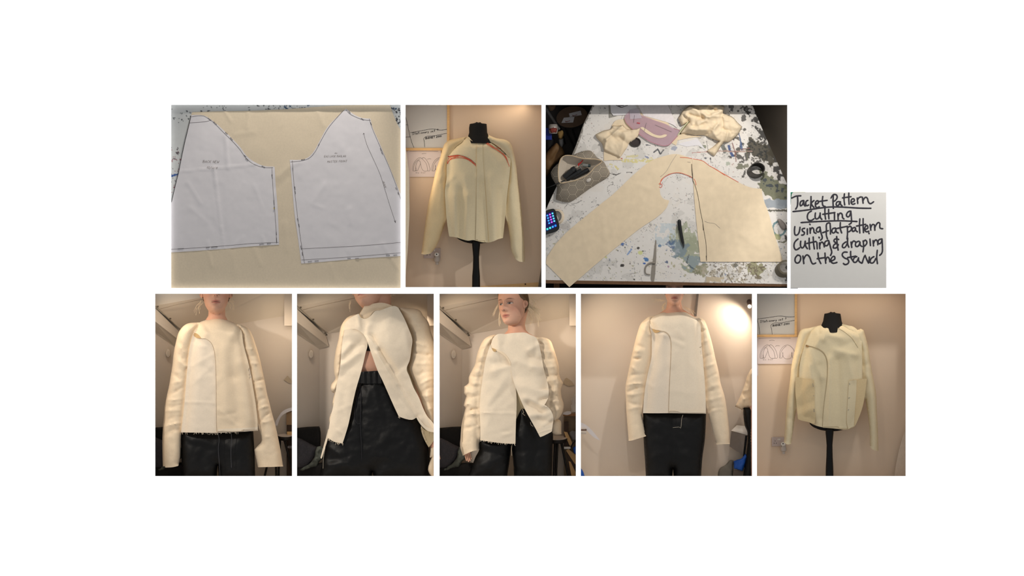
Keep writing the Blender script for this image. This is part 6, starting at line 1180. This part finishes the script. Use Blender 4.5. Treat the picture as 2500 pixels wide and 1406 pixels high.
def zr6(x, y): x = np.asarray(x, float).ravel(); y = np.asarray(y, float).ravel(); return PD - 42 - 16 * gs(x - 955, 55) * gs(y - 830, 70) + 16 * np.clip((np.abs(x - 930) - 50) / 50, 0, 1) ** 2 * (y < 900) - 4 * np.clip((y - 900) / 150, 0, 1)
rfp, zrf = patch('right_front', RF, zr6, CLOTHW, jb, off=0, th=1.2, step=4, corner=45, rough=.8, rs=20, folds=amp(1.3, T6, [(520, 330, 580, 330, 4, -2), (545, 330, 620, 420, 5, 3), (590, 350, 760, 600, 6, -3.5), (560, 380, 760, 700, 8, 2.8), (640, 440, 930, 930, 5, -3.2), (620, 470, 900, 920, 6, 3.2), (700, 560, 950, 960, 4, 2), (480, 180, 490, 270, 6, 2.2), (510, 215, 520, 300, 7, -1.6), (560, 220, 540, 300, 8, 1.6), (600, 160, 570, 260, 8, 1.2), (740, 120, 700, 260, 10, 1.2), (380, 240, 460, 260, 7, 1.4), (850, 520, 800, 560, 9, -2), (700, 700, 860, 930, 5, 1.2), (640, 590, 690, 600, 4, 1.0), (980, 940, 1030, 1030, 4, 2), (830, 300, 860, 480, 8, 1.8)]))
patch('turned_back_facing', T6([(922, 938), (955, 980), (985, 1010), (1040, 1040), (1044, 1056), (1005, 1048), (965, 1020), (935, 985), (912, 945)]), zr6, CLOTHW, jb, off=3.4, th=.8, step=3, label='turned back corner of the right front')
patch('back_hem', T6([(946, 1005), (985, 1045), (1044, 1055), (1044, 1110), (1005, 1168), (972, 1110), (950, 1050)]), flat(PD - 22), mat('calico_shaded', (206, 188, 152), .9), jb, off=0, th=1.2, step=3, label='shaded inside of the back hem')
sl = zz([(350, 270, 400, 260), (340, 340, 380, 330), (325, 420, 365, 400), (310, 480, 350, 470), (300, 560, 345, 540), (305, 630, 340, 600), (280, 690, 340, 660), (275, 735, 330, 720), (290, 790, 315, 770), (280, 850, 310, 830)], 5, 2.2)
pillow('sleeve', T6([(485, 172), (440, 180), (400, 196), (372, 225), (350, 265), (332, 360), (310, 450), (298, 540), (300, 620), (308, 655), (276, 700), (272, 730), (280, 752), (302, 765), (286, 830), (288, 880), (262, 955), (264, 985), (280, 1000), (290, 940), (320, 800), (350, 660), (372, 540), (385, 420), (400, 320), (430, 250), (470, 200)]), PD + 4, 30, CLOTH, jb, R=19, step=3.2, rough=.7, rs=12, folds=FT(T6, sl))
sr = zz([(800, 160, 900, 190), (860, 260, 960, 240), (880, 330, 1000, 300), (900, 400, 1010, 420), (900, 480, 1040, 470), (920, 560, 1040, 540), (930, 620, 1040, 600), (945, 690, 1040, 650), (950, 740, 1040, 720), (960, 800, 1040, 770), (970, 850, 1040, 830), (985, 900, 1040, 880)], 5, 3.0)
pillow('sleeve', T6([(765, 120), (800, 122), (860, 130), (915, 135), (942, 150), (962, 182), (1000, 230), (1022, 310), (1050, 400), (1052, 700), (1052, 1010), (1020, 980), (990, 936), (960, 866), (935, 790), (890, 690), (846, 580), (856, 520), (868, 440), (872, 360), (845, 275), (815, 205), (788, 150)]), PD + 2, 40, CLOTH, jb, R=26, step=3.4, rough=.7, rs=14, folds=FT(T6, sr))
pillow('cuff', T6([(1056, 1160), (1020, 1175), (1012, 1250), (1030, 1240), (1000, 1335), (1030, 1390), (1056, 1420)]), PD - 26, 8, CLOTH, jb, R=12, step=3, rough=.5, folds=FT(T6, [(1015, 1250, 1050, 1240, 3, -2)]), label='bunched cuff at the right edge')
frays(T6, [(250, 1096), (300, 1126), (362, 1138)], 16, 7, zlf, jb, 11, 1); frays(T6, [(950, 1010), (965, 1070), (985, 1120)], 24, 5, lambda x, y: np.full(len(x), PD - 24.), jb, 12, 1); frays(T6, [(780, 936), (786, 940)], 4, 7, zrf, jb, 13, 1)
tubes('loose_thread', [[(*T6([q])[0], PD - 30) for q in ((236, 1150), (220, 1240), (216, 1325))]], .3, CLOTHW, jb, 4)

# ------------------------------------------------------------------ picture 7: woman looking aside, jacket flared by one arm
U7 = studio(OPEN[5], 0, 0, 7, 'behind the woman looking aside', None)
stool(T7, 818, 976, 1100, [((855, 1125), (850, 1420), 8), ((885, 1128), (872, 1420), -4), ((930, 1125), (985, 1400), -6), ((900, 1125), (890, 1420), 2)], 134, 'black stool with pale seat behind the woman looking aside')
ca = thing('shelf_unit', T7([(1000, 1400)])[0] + (140,), 'wooden shelf unit with open tan drawers behind the woman looking aside', 'shelf')
TAN = mat('drawer_pine', (206, 166, 112), .55, .08, 16)
box('top_board', *T7([(945, 914)])[0], *T7([(1050, 934)])[0], 128, 160, mat('shelf_brown', (150, 108, 70), .6, .1, 20), ca); box('back_board', *T7([(950, 934)])[0], *T7([(1050, 1420)])[0], 152, 160, mat('recess_tan', (150, 130, 104), .7), ca); box('side_board', *T7([(950, 975)])[0], *T7([(985, 1160)])[0], 138, 150, DARKWOOD, ca)
for q in ([(950, 1050), (975, 1055), (1010, 1130), (1008, 1165), (990, 1150), (962, 1085)], [(965, 1190), (985, 1180), (1050, 1235), (1050, 1300), (1030, 1290)], [(985, 1270), (1000, 1275), (1050, 1380), (1050, 1420), (1010, 1400)]): slab('drawer_front', [(*v, 132) for v in T7(q)], TAN, ca, 4)
slab('drawer_side', [(*v, 137) for v in T7([(968, 1190), (1030, 1290), (1040, 1420), (990, 1420)])], DARKWOOD, ca, 4)
o, _ = patch('papers_stack', T7([(942, 912), (975, 898), (1005, 900), (1002, 918), (975, 926), (945, 922)]), flat(126), PAPER1, None, off=0, th=2, step=5); tag(o, 'loose white papers on top of the shelf beside the glass dome', 'paper')
o = box('flat_tray', *T7([(950, 1163)])[0], *T7([(1000, 1180)])[0], 126, 132, WHITEP, None, .8); tag(o, 'small white tray between the open tan drawers', 'tray')
o = pillow('blue_bag', T7([(1015, 1170), (1050, 1150), (1056, 1220), (1025, 1215)]), 130, 4, mat('blue_film', (34, 92, 190), .35), None, R=5, step=2.5, rough=.8)[0]; tag(o, 'crumpled bright blue bag on the lower drawer', 'bag')
o = pillow('grey_tools', T7([(985, 1060), (1010, 1040), (1050, 1050), (1056, 1120), (1015, 1115)]), 136, 4, mat('grey_metal_bits', (120, 116, 114), .5), None, R=6, step=2.5, rough=1)[0]; tag(o, 'grey tool bits heaped in the upper open drawer', 'tools')
o = tube('black_cable', [(*T7([q])[0], 130) for q in ((1045, 1115), (1020, 1135), (1005, 1160), (995, 1185))], 1.4, BLACKG, None, 8); tag(o, 'black cable hanging over the open drawers', 'cable')
gd = thing('glass_dome', T7([(1025, 908)])[0] + (136,), 'clear glass dome with pale twigs on the shelf top', 'glass dome')
lathe('dome', [(1, T7([(0, 766)])[0][1]), (6, T7([(0, 772)])[0][1]), (10, T7([(0, 795)])[0][1]), (11, T7([(0, 830)])[0][1]), (11, T7([(0, 905)])[0][1])], T7([(1034, 0)])[0][0], 138, mat('clear_glass', (220, 216, 208), .08, .02, 30, alpha=.35, spec=.6), gd, 'v', 24)
tubes('twigs', [[(*T7([(1030 + a, 900)])[0], 138), (*T7([(1026 + a * 2, 840)])[0], 138 + a * .2), (*T7([(1020 + a * 3, 800 + abs(a) * 2)])[0], 138)] for a in (-5, -2, 0, 3, 6)], .5, PAPER1, gd, 4); box('white_base', *T7([(1004, 850)])[0], *T7([(1056, 905)])[0], 136, 142, WHITEP, gd, .8)
o, _ = patch('wall_scrap', T7([(958, 655), (970, 648), (1010, 675), (1028, 705), (985, 712), (940, 690)]), flat(RW - 2), mat('beige_scrap', (196, 182, 160), .8), None, off=0, th=.5, step=6, smooth=False); tag(o, 'small beige paper scrap pinned to the wall above the glass dome', 'paper')
p7 = thing('person', T7([(600, 1420)])[0] + (PD,), 'blonde woman looking aside, whole face seen, jacket flared open by one arm', 'person')
h7 = Head((1239, 792.5), 102, 34, 8, -3, PD - 8, .35)
hand7 = hand_geo((1137, 1088, PD - 14), (.22, 1, 0), 42, .25, 1, side=(1, -.2, .15))
build_body(p7, [head_geo(h7), ear_geo(h7, 1), ear_geo(h7, -1), ell_rows([(1270, 755, 20, 20, PD + 6), (1265, 775, 20, 20, PD + 4), (1261, 792, 20.5, 20, PD + 4), (1262, 806, 22, 20, PD + 4), (1262, 814, 30, 22, PD + 4), (1262, 826, 54, 24, PD + 6), (1260, 850, 74, 26, PD + 6), (1258, 910, 60, 24, PD + 4), (1256, 940, 50, 16, PD + 6), (1256, 955, 46, 14, PD + 6)]), arm_geo([(1208, 850, PD + 4), (1160, 920, PD), (1150, 1000, PD - 6), (1139, 1080, PD - 12), (1137.5, 1092, PD - 14)], [15, 12, 10, 7, 6]), arm_geo([(1308, 850, PD + 4), (1345, 920, PD), (1352, 980, PD), (1345, 1000, PD + 4)], [15, 12, 10, 7])] + hand7, h7, (-.012, -.006))
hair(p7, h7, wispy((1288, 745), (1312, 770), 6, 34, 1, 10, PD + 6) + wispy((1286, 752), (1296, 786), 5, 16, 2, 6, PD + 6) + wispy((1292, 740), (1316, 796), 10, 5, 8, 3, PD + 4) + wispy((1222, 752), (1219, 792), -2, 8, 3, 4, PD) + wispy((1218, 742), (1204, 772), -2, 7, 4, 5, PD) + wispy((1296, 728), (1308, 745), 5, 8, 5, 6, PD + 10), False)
tr7, zt7 = pillow('trousers', T7([(305, 1090), (450, 1090), (590, 900), (596, 760), (625, 760), (700, 900), (860, 1040), (862, 1180), (858, 1420), (580, 1420), (572, 1280), (556, 1150), (545, 1260), (520, 1420), (215, 1420), (255, 1330), (290, 1240), (318, 1180)]), PD - 1, 30, SATIN, p7, R=44, step=4.5, rough=1.6, rs=15, folds=FT(T7, [(330, 1150, 500, 1160, 8, 2.5), (340, 1200, 540, 1210, 8, -2.5), (300, 1300, 480, 1260, 10, 2.5), (640, 900, 660, 1380, 16, 2.5), (760, 1080, 720, 1380, 12, -2.2), (600, 1080, 720, 1150, 9, 2), (620, 1200, 800, 1180, 9, -2), (400, 1240, 380, 1400, 14, 2)]))
J7 = T7([(415, 360), (450, 326), (520, 321), (560, 315), (620, 311), (662, 312), (700, 328), (740, 346), (770, 400), (792, 520), (806, 600), (824, 660), (838, 740), (832, 800), (802, 868), (700, 900), (600, 1000), (500, 1100), (325, 1090), (326, 1000), (321, 900), (326, 790), (336, 700), (348, 620), (362, 530), (384, 450), (400, 400)])
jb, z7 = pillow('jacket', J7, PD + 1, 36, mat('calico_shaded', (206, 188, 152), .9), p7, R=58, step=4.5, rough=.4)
def zl7(x, y): x = np.asarray(x, float).ravel(); y = np.asarray(y, float).ravel(); return PD - 38 - 4 * np.clip((y - 900) / 150, 0, 1) + 12 * np.clip((1198 - x) / 30, 0, 1) ** 2
LF = T7([(400, 400), (410, 430), (450, 440), (500, 470), (540, 500), (560, 560), (578, 650), (594, 760), (597, 860), (592, 980), (588, 1141), (500, 1138), (325, 1114), (326, 1000), (321, 900), (326, 790), (336, 700), (348, 620), (362, 530), (384, 450)])
lf, zlf7 = patch('left_front', LF, zl7, CLOTHW, jb, off=0, th=1.2, step=4, corner=50, rough=.8, rs=18, folds=amp(1.5, T7, [(420, 540, 560, 520, 8, -2), (420, 600, 550, 560, 9, 2), (360, 900, 520, 640, 12, 1.6), (400, 860, 540, 720, 9, -1.4), (420, 460, 440, 620, 9, 1.5), (340, 1080, 420, 880, 10, 1.2), (330, 912, 590, 915, 2.2, 1.1), (500, 1080, 550, 1060, 4, 1), (480, 1050, 540, 1050, 3, -.8)]))
RF = T7([(402, 420), (408, 390), (420, 355), (450, 325), (520, 321), (560, 315), (620, 311), (662, 312), (700, 328), (738, 345), (756, 374), (776, 450), (792, 540), (806, 610), (824, 670), (837, 740), (832, 800), (806, 850), (845, 880), (872, 950), (866, 1000), (860, 1048), (800, 1080), (772, 1091), (740, 1030), (700, 960), (652, 870), (606, 764), (582, 700), (560, 620), (552, 545), (535, 505), (500, 466), (460, 442), (425, 430)])
def zr7(x, y): x = np.asarray(x, float).ravel(); y = np.asarray(y, float).ravel(); return PD - 42 - 22 * np.clip((y - 920) / 140, 0, 1.2) + 14 * np.clip((x - 1305) / 30, 0, 1) ** 2 * (y < 950) + 10 * np.clip((1222 - x) / 30, 0, 1) ** 2
rf, zrf7 = patch('right_front', RF, zr7, CLOTHW, jb, off=0, th=1.2, step=3.6, corner=50, rough=.8, rs=20, folds=amp(1.5, T7, [(690, 440, 760, 400, 7, 2.4), (700, 500, 775, 520, 9, -4), (720, 560, 790, 570, 8, 2.5), (600, 520, 780, 600, 12, 2), (580, 560, 600, 760, 10, -1.6), (590, 700, 820, 760, 14, 2.2), (690, 840, 790, 900, 9, -4.5), (660, 800, 800, 850, 8, 3), (770, 820, 830, 800, 6, -4), (790, 860, 840, 870, 5, 3.5), (700, 930, 850, 910, 10, 3.5), (760, 960, 860, 980, 7, -2.6), (800, 1000, 860, 950, 6, 2.4), (760, 1060, 860, 1030, 5, 1.4), (450, 330, 470, 430, 7, 1.4), (520, 325, 500, 400, 8, -1.), (640, 320, 700, 440, 12, 1.), (740, 380, 740, 480, 6, -2)]))
patch('flap_inside', T7([(410, 425), (425, 430), (448, 440), (440, 455), (420, 452)]), zr7, mat('flap_shade_tan', (196, 164, 118), .9), jb, off=1.6, th=.5, step=2.5)  # shade under the flap put in as tan
patch('front_edge_fold', T7([(402, 420), (425, 428), (460, 440), (500, 464), (535, 502), (553, 545), (549, 556), (528, 512), (496, 476), (456, 452), (424, 438), (404, 430)]), zr7, CLOTH, jb, off=1.3, th=.8, step=3)
patch('hem_fold', T7([(742, 1034), (800, 1012), (868, 985), (866, 1004), (860, 1050), (800, 1081), (772, 1092)]), zr7, CLOTHW, jb, off=2.2, th=.8, step=3.5, corner=50)
sl = zz([(330, 420, 390, 440), (310, 480, 370, 490), (290, 540, 360, 540), (275, 590, 345, 600), (250, 640, 335, 640), (240, 680, 325, 690), (215, 712, 300, 720), (215, 760, 310, 745), (225, 800, 320, 780), (205, 850, 260, 850), (230, 890, 310, 880), (250, 920, 320, 915), (200, 960, 300, 950), (290, 990, 325, 1010), (200, 1020, 280, 1010)], 5, 2.7)
pillow('sleeve', T7([(450, 325), (420, 328), (385, 340), (352, 364), (325, 410), (300, 480), (286, 550), (266, 590), (240, 645), (236, 690), (206, 712), (204, 770), (222, 784), (206, 838), (202, 858), (216, 872), (202, 930), (186, 1000), (178, 1100), (175, 1160), (196, 1230), (230, 1212), (270, 1196), (320, 1185), (323, 1080), (326, 1000), (323, 900), (330, 790), (342, 700), (352, 620), (368, 530), (392, 450), (420, 390)]), PD - 3, 30, CLOTH, jb, R=19, step=3.1, rough=1.1, rs=13, folds=FT(T7, sl), open=segs_of(T7([(196, 1230), (230, 1212), (270, 1196), (320, 1185)]))[:-1], seam=segs_of(LF), soft=.85)
ink('sleeve_seam', [T7([(206, 930), (196, 1000), (192, 1100), (197, 1225)])], .8, flat(PD - 24), mat('seam_edge_shadow', (150, 132, 102), .9), jb)
sr = zz([(760, 390, 840, 400), (790, 460, 880, 450), (800, 520, 900, 510), (810, 590, 910, 560), (820, 650, 915, 620), (825, 690, 935, 660), (835, 720, 940, 700), (840, 755, 925, 740), (845, 790, 925, 780), (840, 830, 940, 820), (850, 870, 940, 850), (870, 900, 930, 890)], 5, 2.7)
pillow('sleeve', T7([(720, 336), (740, 345), (800, 348), (846, 368), (870, 420), (890, 480), (912, 560), (919, 640), (946, 690), (930, 722), (932, 790), (949, 850), (936, 912), (905, 958), (880, 970), (872, 950), (845, 885), (806, 856), (826, 800), (832, 740), (818, 670), (800, 610), (786, 540), (770, 450), (748, 380)]), PD - 2, 30, CLOTH, jb, R=19, step=3.1, rough=1.1, rs=13, folds=FT(T7, sr), seam=segs_of(RF), soft=.85)
pillow('cuff', T7([(872, 955), (905, 955), (930, 975), (932, 1070), (895, 1074), (856, 1066), (850, 1010)]), PD + 6, 18, CLOTH, jb, R=14, step=3.5, rough=.5, label='hanging right cuff behind the raised hem')
frays(T7, [(325, 1114), (500, 1138), (588, 1141)], 26, 5, zlf7, jb, 21, 1)
tubes('loose_thread', [[(*T7([q])[0], PD - 40) for q in ((640, 880), (650, 910), (640, 915), (660, 930))], [(*T7([q])[0], PD - 40) for q in ((700, 980), (705, 1000), (720, 1012))], [(*T7([q])[0], PD - 34) for q in ((564, 1140), (560, 1180), (562, 1230))]], .35, CLOTHW, jb, 4)

# ------------------------------------------------------------------ picture 8: closed jacket, added front light and wall spotlight
T8 = T(1412, 710, 3.056)
W8 = mat('studio_cream', (226, 214, 200), .9, .012, 5); D8 = 140
sides(OPEN[6], D8, W8, top=False)
slab('wall_back', [(1408, 700, D8), (1846, 700, D8), (1846, 1172, D8), (1408, 1172, D8)], W8, None, 3, kind='structure')
slab('trim_2', [(*T8([(888, -20)])[0], D8 - 3), (*T8([(902, -20)])[0], D8 - 3), (*T8([(882, 190)])[0], D8 - 3), (*T8([(862, 190)])[0], D8 - 3)], mat('grey_trim', (128, 120, 114), .6), None, 3, kind='structure')
lp = thing('wall_spotlight', (1828, 738, 128), 'round wall spotlight glowing at the upper right beside the frontal jacket', 'lamp')
lathe('lamp_head', [(2, 112), (5.5, 114), (6.5, 122), (4, 130), (2, D8)], (1829, 738), 0, mat('lamp_housing', (110, 92, 84), .4), lp, 'd', 24, 1.2)
lathe('lamp_bulb', [(.5, 109), (4.4, 110.5), (5, 113)], (1830, 748), 0, mat('bulb_glow', (255, 236, 214), .4, emit=1.5), lp, 'd', 20, 1.0)
so = thing('book_stack', T8([(20, 1060)])[0] + (96,), 'stack of pale books under a curling paper at the left edge of the plain-wall view', 'books')
for i, (y0, y1, col) in enumerate(((1016, 1030, (228, 220, 214)), (1032, 1044, (120, 96, 84)), (1046, 1056, (222, 214, 206)), (1058, 1068, (196, 188, 180)))): box('book', *T8([(-6, y0)])[0], *T8([(62 - i, y1)])[0], 88, 110, mat('book_%s' % ['white', 'brown', 'cream', 'grey'][i], col, .7), so, .4)
o, _ = patch('curling_paper', T8([(-6, 975), (40, 990), (70, 1010), (110, 1050), (162, 1116), (120, 1096), (80, 1060), (50, 1030), (-6, 1012)]), flat(92), PAPER1, None, off=0, th=.8, step=4); tag(o, 'white paper curling off the book stack at the left edge', 'paper')
o = pillow('blue_bag', T8([(-6, 1310), (25, 1330), (48, 1390), (48, 1420), (-6, 1420)]), 96, 6, mat('blue_film', (34, 92, 190), .35), None, R=8, step=3, rough=.6)[0]; tag(o, 'blue bag corner at the lower left of the frontal jacket view', 'bag')
tbl = thing('side_table', T8([(1230, 1390)])[0] + (124,), 'small white table behind the cropped second person', 'table')
slab('table_top', [(*T8([(1140, 1042)])[0], 116), (*T8([(1182, 1002)])[0], 130), (*T8([(1280, 1012)])[0], 130), (*T8([(1262, 1076)])[0], 116)], WHITEP, tbl, 3); slab('table_side', [(*T8([(1142, 1046)])[0], 117), (*T8([(1262, 1078)])[0], 117), (*T8([(1236, 1230)])[0], 120), (*T8([(1128, 1160)])[0], 120)], mat('grey_shelf_side', (140, 130, 122), .8), tbl, 3)
for q in ([(1245, 1080), (1262, 1080), (1240, 1260), (1225, 1260)],): slab('leg', [(*v, 114) for v in T8(q)], BLACK, tbl, 4)
o = pillow('blue_sack', T8([(1158, 1270), (1180, 1260), (1215, 1250), (1245, 1215), (1262, 1230), (1240, 1310), (1225, 1345), (1160, 1325)]), 108, 7, mat('blue_film', (34, 92, 190), .35), None, R=8, step=2.4, rough=1.2, rs=6)[0]; tag(o, 'shiny blue plastic sack below the small white table', 'bag')
o = box('grey_crate', *T8([(1160, 1335)])[0], *T8([(1240, 1430)])[0], 112, 126, mat('grey_crate', (110, 100, 92), .7), None, 1); tag(o, 'grey crate under the blue plastic sack', 'crate')
o = pillow('grey_backpack', T8([(1050, 1330), (1100, 1295), (1130, 1260), (1160, 1265), (1150, 1420), (1040, 1420)]), 124, 8, mat('grey_cloth', (128, 124, 116), .9), None, R=10, step=4, rough=.5)[0]; tag(o, 'grey cloth bag standing left of the grey crate', 'bag')
# second person cropped by the right edge
pz2 = thing('person', T8([(1280, 1400)])[0] + (104,), 'second person cropped by the right edge, only cream sleeve and black trousers seen', 'person')
build_body(pz2, [ell_rows([(1846, 850, 4, 10, 104), (1843, 900, 7, 10, 104), (1839, 960, 7, 10, 104), (1838, 1000, 8, 12, 104), (1838, 1165, 8, 12, 104)])], Head((2400, 200), 50, 0, 0, 0, 0))
pillow('sleeve', T8([(1310, 560), (1288, 585), (1262, 630), (1240, 700), (1210, 780), (1170, 862), (1222, 888), (1236, 872), (1310, 872)]), 104, 14, CLOTH, pz2, R=16, step=3, rough=.8, rs=9, folds=FT(T8, zz([(1250, 690, 1290, 700), (1230, 730, 1280, 740), (1220, 780, 1280, 770), (1215, 820, 1270, 800)], 4, 2.4)))
pillow('trousers', T8([(1230, 872), (1310, 866), (1310, 1430), (1220, 1430), (1250, 1240), (1262, 1060), (1240, 1000)]), 106, 14, SATIN, pz2, R=14, step=4, rough=.4)
p8 = thing('person', T8([(710, 1420)])[0] + (PD - 6,), 'woman facing front against a plain wall in a closed jacket, face cropped below nose', 'person')
h8 = Head(T8([(717, 104)])[0], 80, 0, 4, 0, PD - 2)
nx, ny = T8([(715, 104)])[0]
build_body(p8, [head_geo(h8), ear_geo(h8, 1), ear_geo(h8, -1), ell_rows([(nx, ny - 24, 16, 16, PD + 8), (nx, ny - 6, 17, 17, PD + 6), (nx, ny + 10, 20, 18, PD + 4), (nx, ny + 18, 32, 18, PD + 4), (nx, ny + 30, 52, 20, PD + 4), (nx, ny + 60, 66, 22, PD + 2), (nx, ny + 160, 58, 22, PD - 4), (nx, ny + 230, 50, 16, PD - 2), (nx, ny + 245, 46, 14, PD - 2)]), arm_geo([(nx - 46, ny + 55, PD - 2), (1568, 880, PD - 6), (1550, 960, PD - 7), (1551, 1030, PD - 7)], [14, 11, 9, 7]), arm_geo([(nx + 46, ny + 55, PD - 2), (1726, 880, PD - 6), (1752, 970, PD - 7), (1764, 1050, PD - 7)], [14, 11, 9, 7])], h8)
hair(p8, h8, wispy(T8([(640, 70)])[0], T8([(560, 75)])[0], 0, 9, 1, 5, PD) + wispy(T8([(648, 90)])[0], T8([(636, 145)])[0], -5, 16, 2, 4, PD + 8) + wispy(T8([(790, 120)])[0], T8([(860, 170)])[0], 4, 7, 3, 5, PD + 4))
pillow('trousers', T8([(482, 900), (700, 905), (953, 905), (945, 1100), (925, 1250), (914, 1430), (712, 1430), (706, 1330), (700, 1430), (506, 1430), (498, 1280), (486, 1100)]), PD - 4, 24, SATIN, p8, R=32, step=5, rough=1.2, rs=16, folds=FT(T8, [(710, 920, 706, 1350, 7, -2.5), (600, 950, 590, 1400, 18, 2), (830, 950, 830, 1400, 18, 2), (540, 1250, 680, 1200, 9, 1.4), (760, 1230, 900, 1270, 9, 1.4)]))
J8 = T8([(520, 215), (545, 195), (590, 175), (635, 160), (680, 162), (720, 158), (760, 154), (800, 160), (848, 186), (900, 220), (915, 300), (918, 400), (930, 520), (940, 640), (948, 760), (952, 916), (860, 915), (680, 912), (590, 913), (482, 912), (490, 800), (502, 700), (522, 600), (545, 500), (548, 400), (545, 320), (530, 260)])
fj = FT(T8, [(545, 320, 590, 400, 5, -1.6), (560, 320, 690, 330, 6, 1.6), (620, 180, 560, 230, 5, 1.4), (600, 240, 640, 270, 5, -1.2), (640, 330, 780, 410, 5, 1.4), (700, 350, 780, 380, 4, -1.2), (740, 300, 780, 340, 5, 1.2), (640, 330, 540, 560, 9, 1.8), (690, 380, 690, 900, 6, 1.2), (720, 460, 700, 560, 8, 1.6), (800, 260, 790, 900, 10, -1.6), (930, 640, 850, 560, 9, 1.), (700, 740, 800, 760, 8, .8), (510, 690, 560, 720, 6, .8), (850, 200, 880, 300, 7, 1.)])
jb, z8 = pillow('jacket', J8, PD - 6, 34, mat('calico_whiter', (240, 225, 204), .9), p8, R=34, step=4, folds=fj, rough=.35, rs=18, open=segs_of(T8([(952, 916), (860, 915), (680, 912), (590, 913), (482, 912)]))[:-1], seam='sides')
patch('front_overlap', T8([(548, 280), (575, 290), (610, 296), (650, 304), (680, 330), (694, 380), (694, 480), (688, 600), (682, 720), (676, 912), (860, 916), (952, 916), (948, 760), (940, 640), (930, 520), (918, 400), (912, 300), (898, 222), (846, 187), (798, 162), (740, 158), (680, 164), (600, 176), (550, 200), (530, 240)]), z8, CLOTHW, jb, off=2.6, th=2.2, step=4.5, corner=55)
patch('flap_inside', T8([(550, 282), (580, 292), (612, 300), (590, 312), (570, 312), (556, 300)]), z8, mat('flap_shade_tan', (196, 164, 118), .9), jb, off=4, th=.5, step=2.5, label='inside of the curled flap, coloured tan for shade')  # shaded inside of the flap given a tan colour
ink('overlap_edge_shadow', [T8([(552, 288), (612, 303), (648, 312), (676, 336), (689, 382), (689, 480), (684, 600), (678, 720), (672, 908)])], .5, z8, SEAM_SHADOW, jb, off=.8)  # painted shadow line following the overlap edge
patch('hem_fold', T8([(677, 894), (800, 892), (950, 888), (953, 917), (860, 917), (676, 913)]), z8, CLOTHW, jb, off=3.6, th=.6, step=4, corner=60)
sl = zz([(480, 260, 520, 240), (500, 300, 545, 330), (430, 420, 480, 420), (400, 460, 470, 450), (390, 520, 460, 500), (380, 570, 440, 600), (370, 640, 500, 620), (360, 700, 480, 690), (350, 740, 490, 720), (360, 790, 480, 760), (360, 850, 460, 850), (370, 890, 470, 870)], 5, 2.6)
pillow('sleeve', T8([(560, 190), (530, 192), (495, 215), (465, 246), (445, 300), (425, 370), (408, 440), (390, 520), (370, 620), (352, 720), (354, 800), (358, 900), (366, 1000), (375, 1118), (400, 1116), (440, 1104), (505, 1084), (490, 1000), (474, 910), (490, 800), (502, 700), (522, 600), (545, 500), (550, 400), (550, 320), (545, 260)]), PD - 6, 24, CLOTH, jb, R=18, step=3.2, rough=.5, rs=12, folds=FT(T8, sl), open=segs_of(T8([(375, 1118), (400, 1116), (440, 1104), (505, 1084)]))[:-1], seam=segs_of(J8))
sr = zz([(920, 300, 970, 290), (925, 380, 990, 360), (940, 480, 1010, 470), (945, 560, 1030, 540), (950, 640, 1050, 610), (960, 720, 1060, 700), (970, 750, 1060, 730), (960, 820, 1070, 790), (965, 880, 1080, 870), (980, 910, 1060, 880)], 5, 2.3)
pillow('sleeve', T8([(880, 205), (905, 200), (938, 218), (955, 250), (975, 310), (1000, 400), (1022, 500), (1046, 600), (1062, 690), (1090, 780), (1105, 860), (1118, 960), (1130, 1070), (1130, 1142), (1030, 1146), (1005, 1060), (985, 980), (965, 900), (952, 840), (944, 740), (936, 640), (926, 520), (914, 400), (910, 300), (896, 240)]), PD - 6, 24, CLOTH, jb, R=18, step=3.2, rough=.5, rs=12, folds=FT(T8, sr), open=segs_of(T8([(1130, 1142), (1030, 1146)]))[:-1], seam=segs_of(J8))
tubes('loose_thread', [[(*T8([q])[0], PD - 42) for q in ((780, 925), (770, 960), (765, 1020), (750, 1016), (705, 1020))]], .3, CLOTHW, jb, 4)
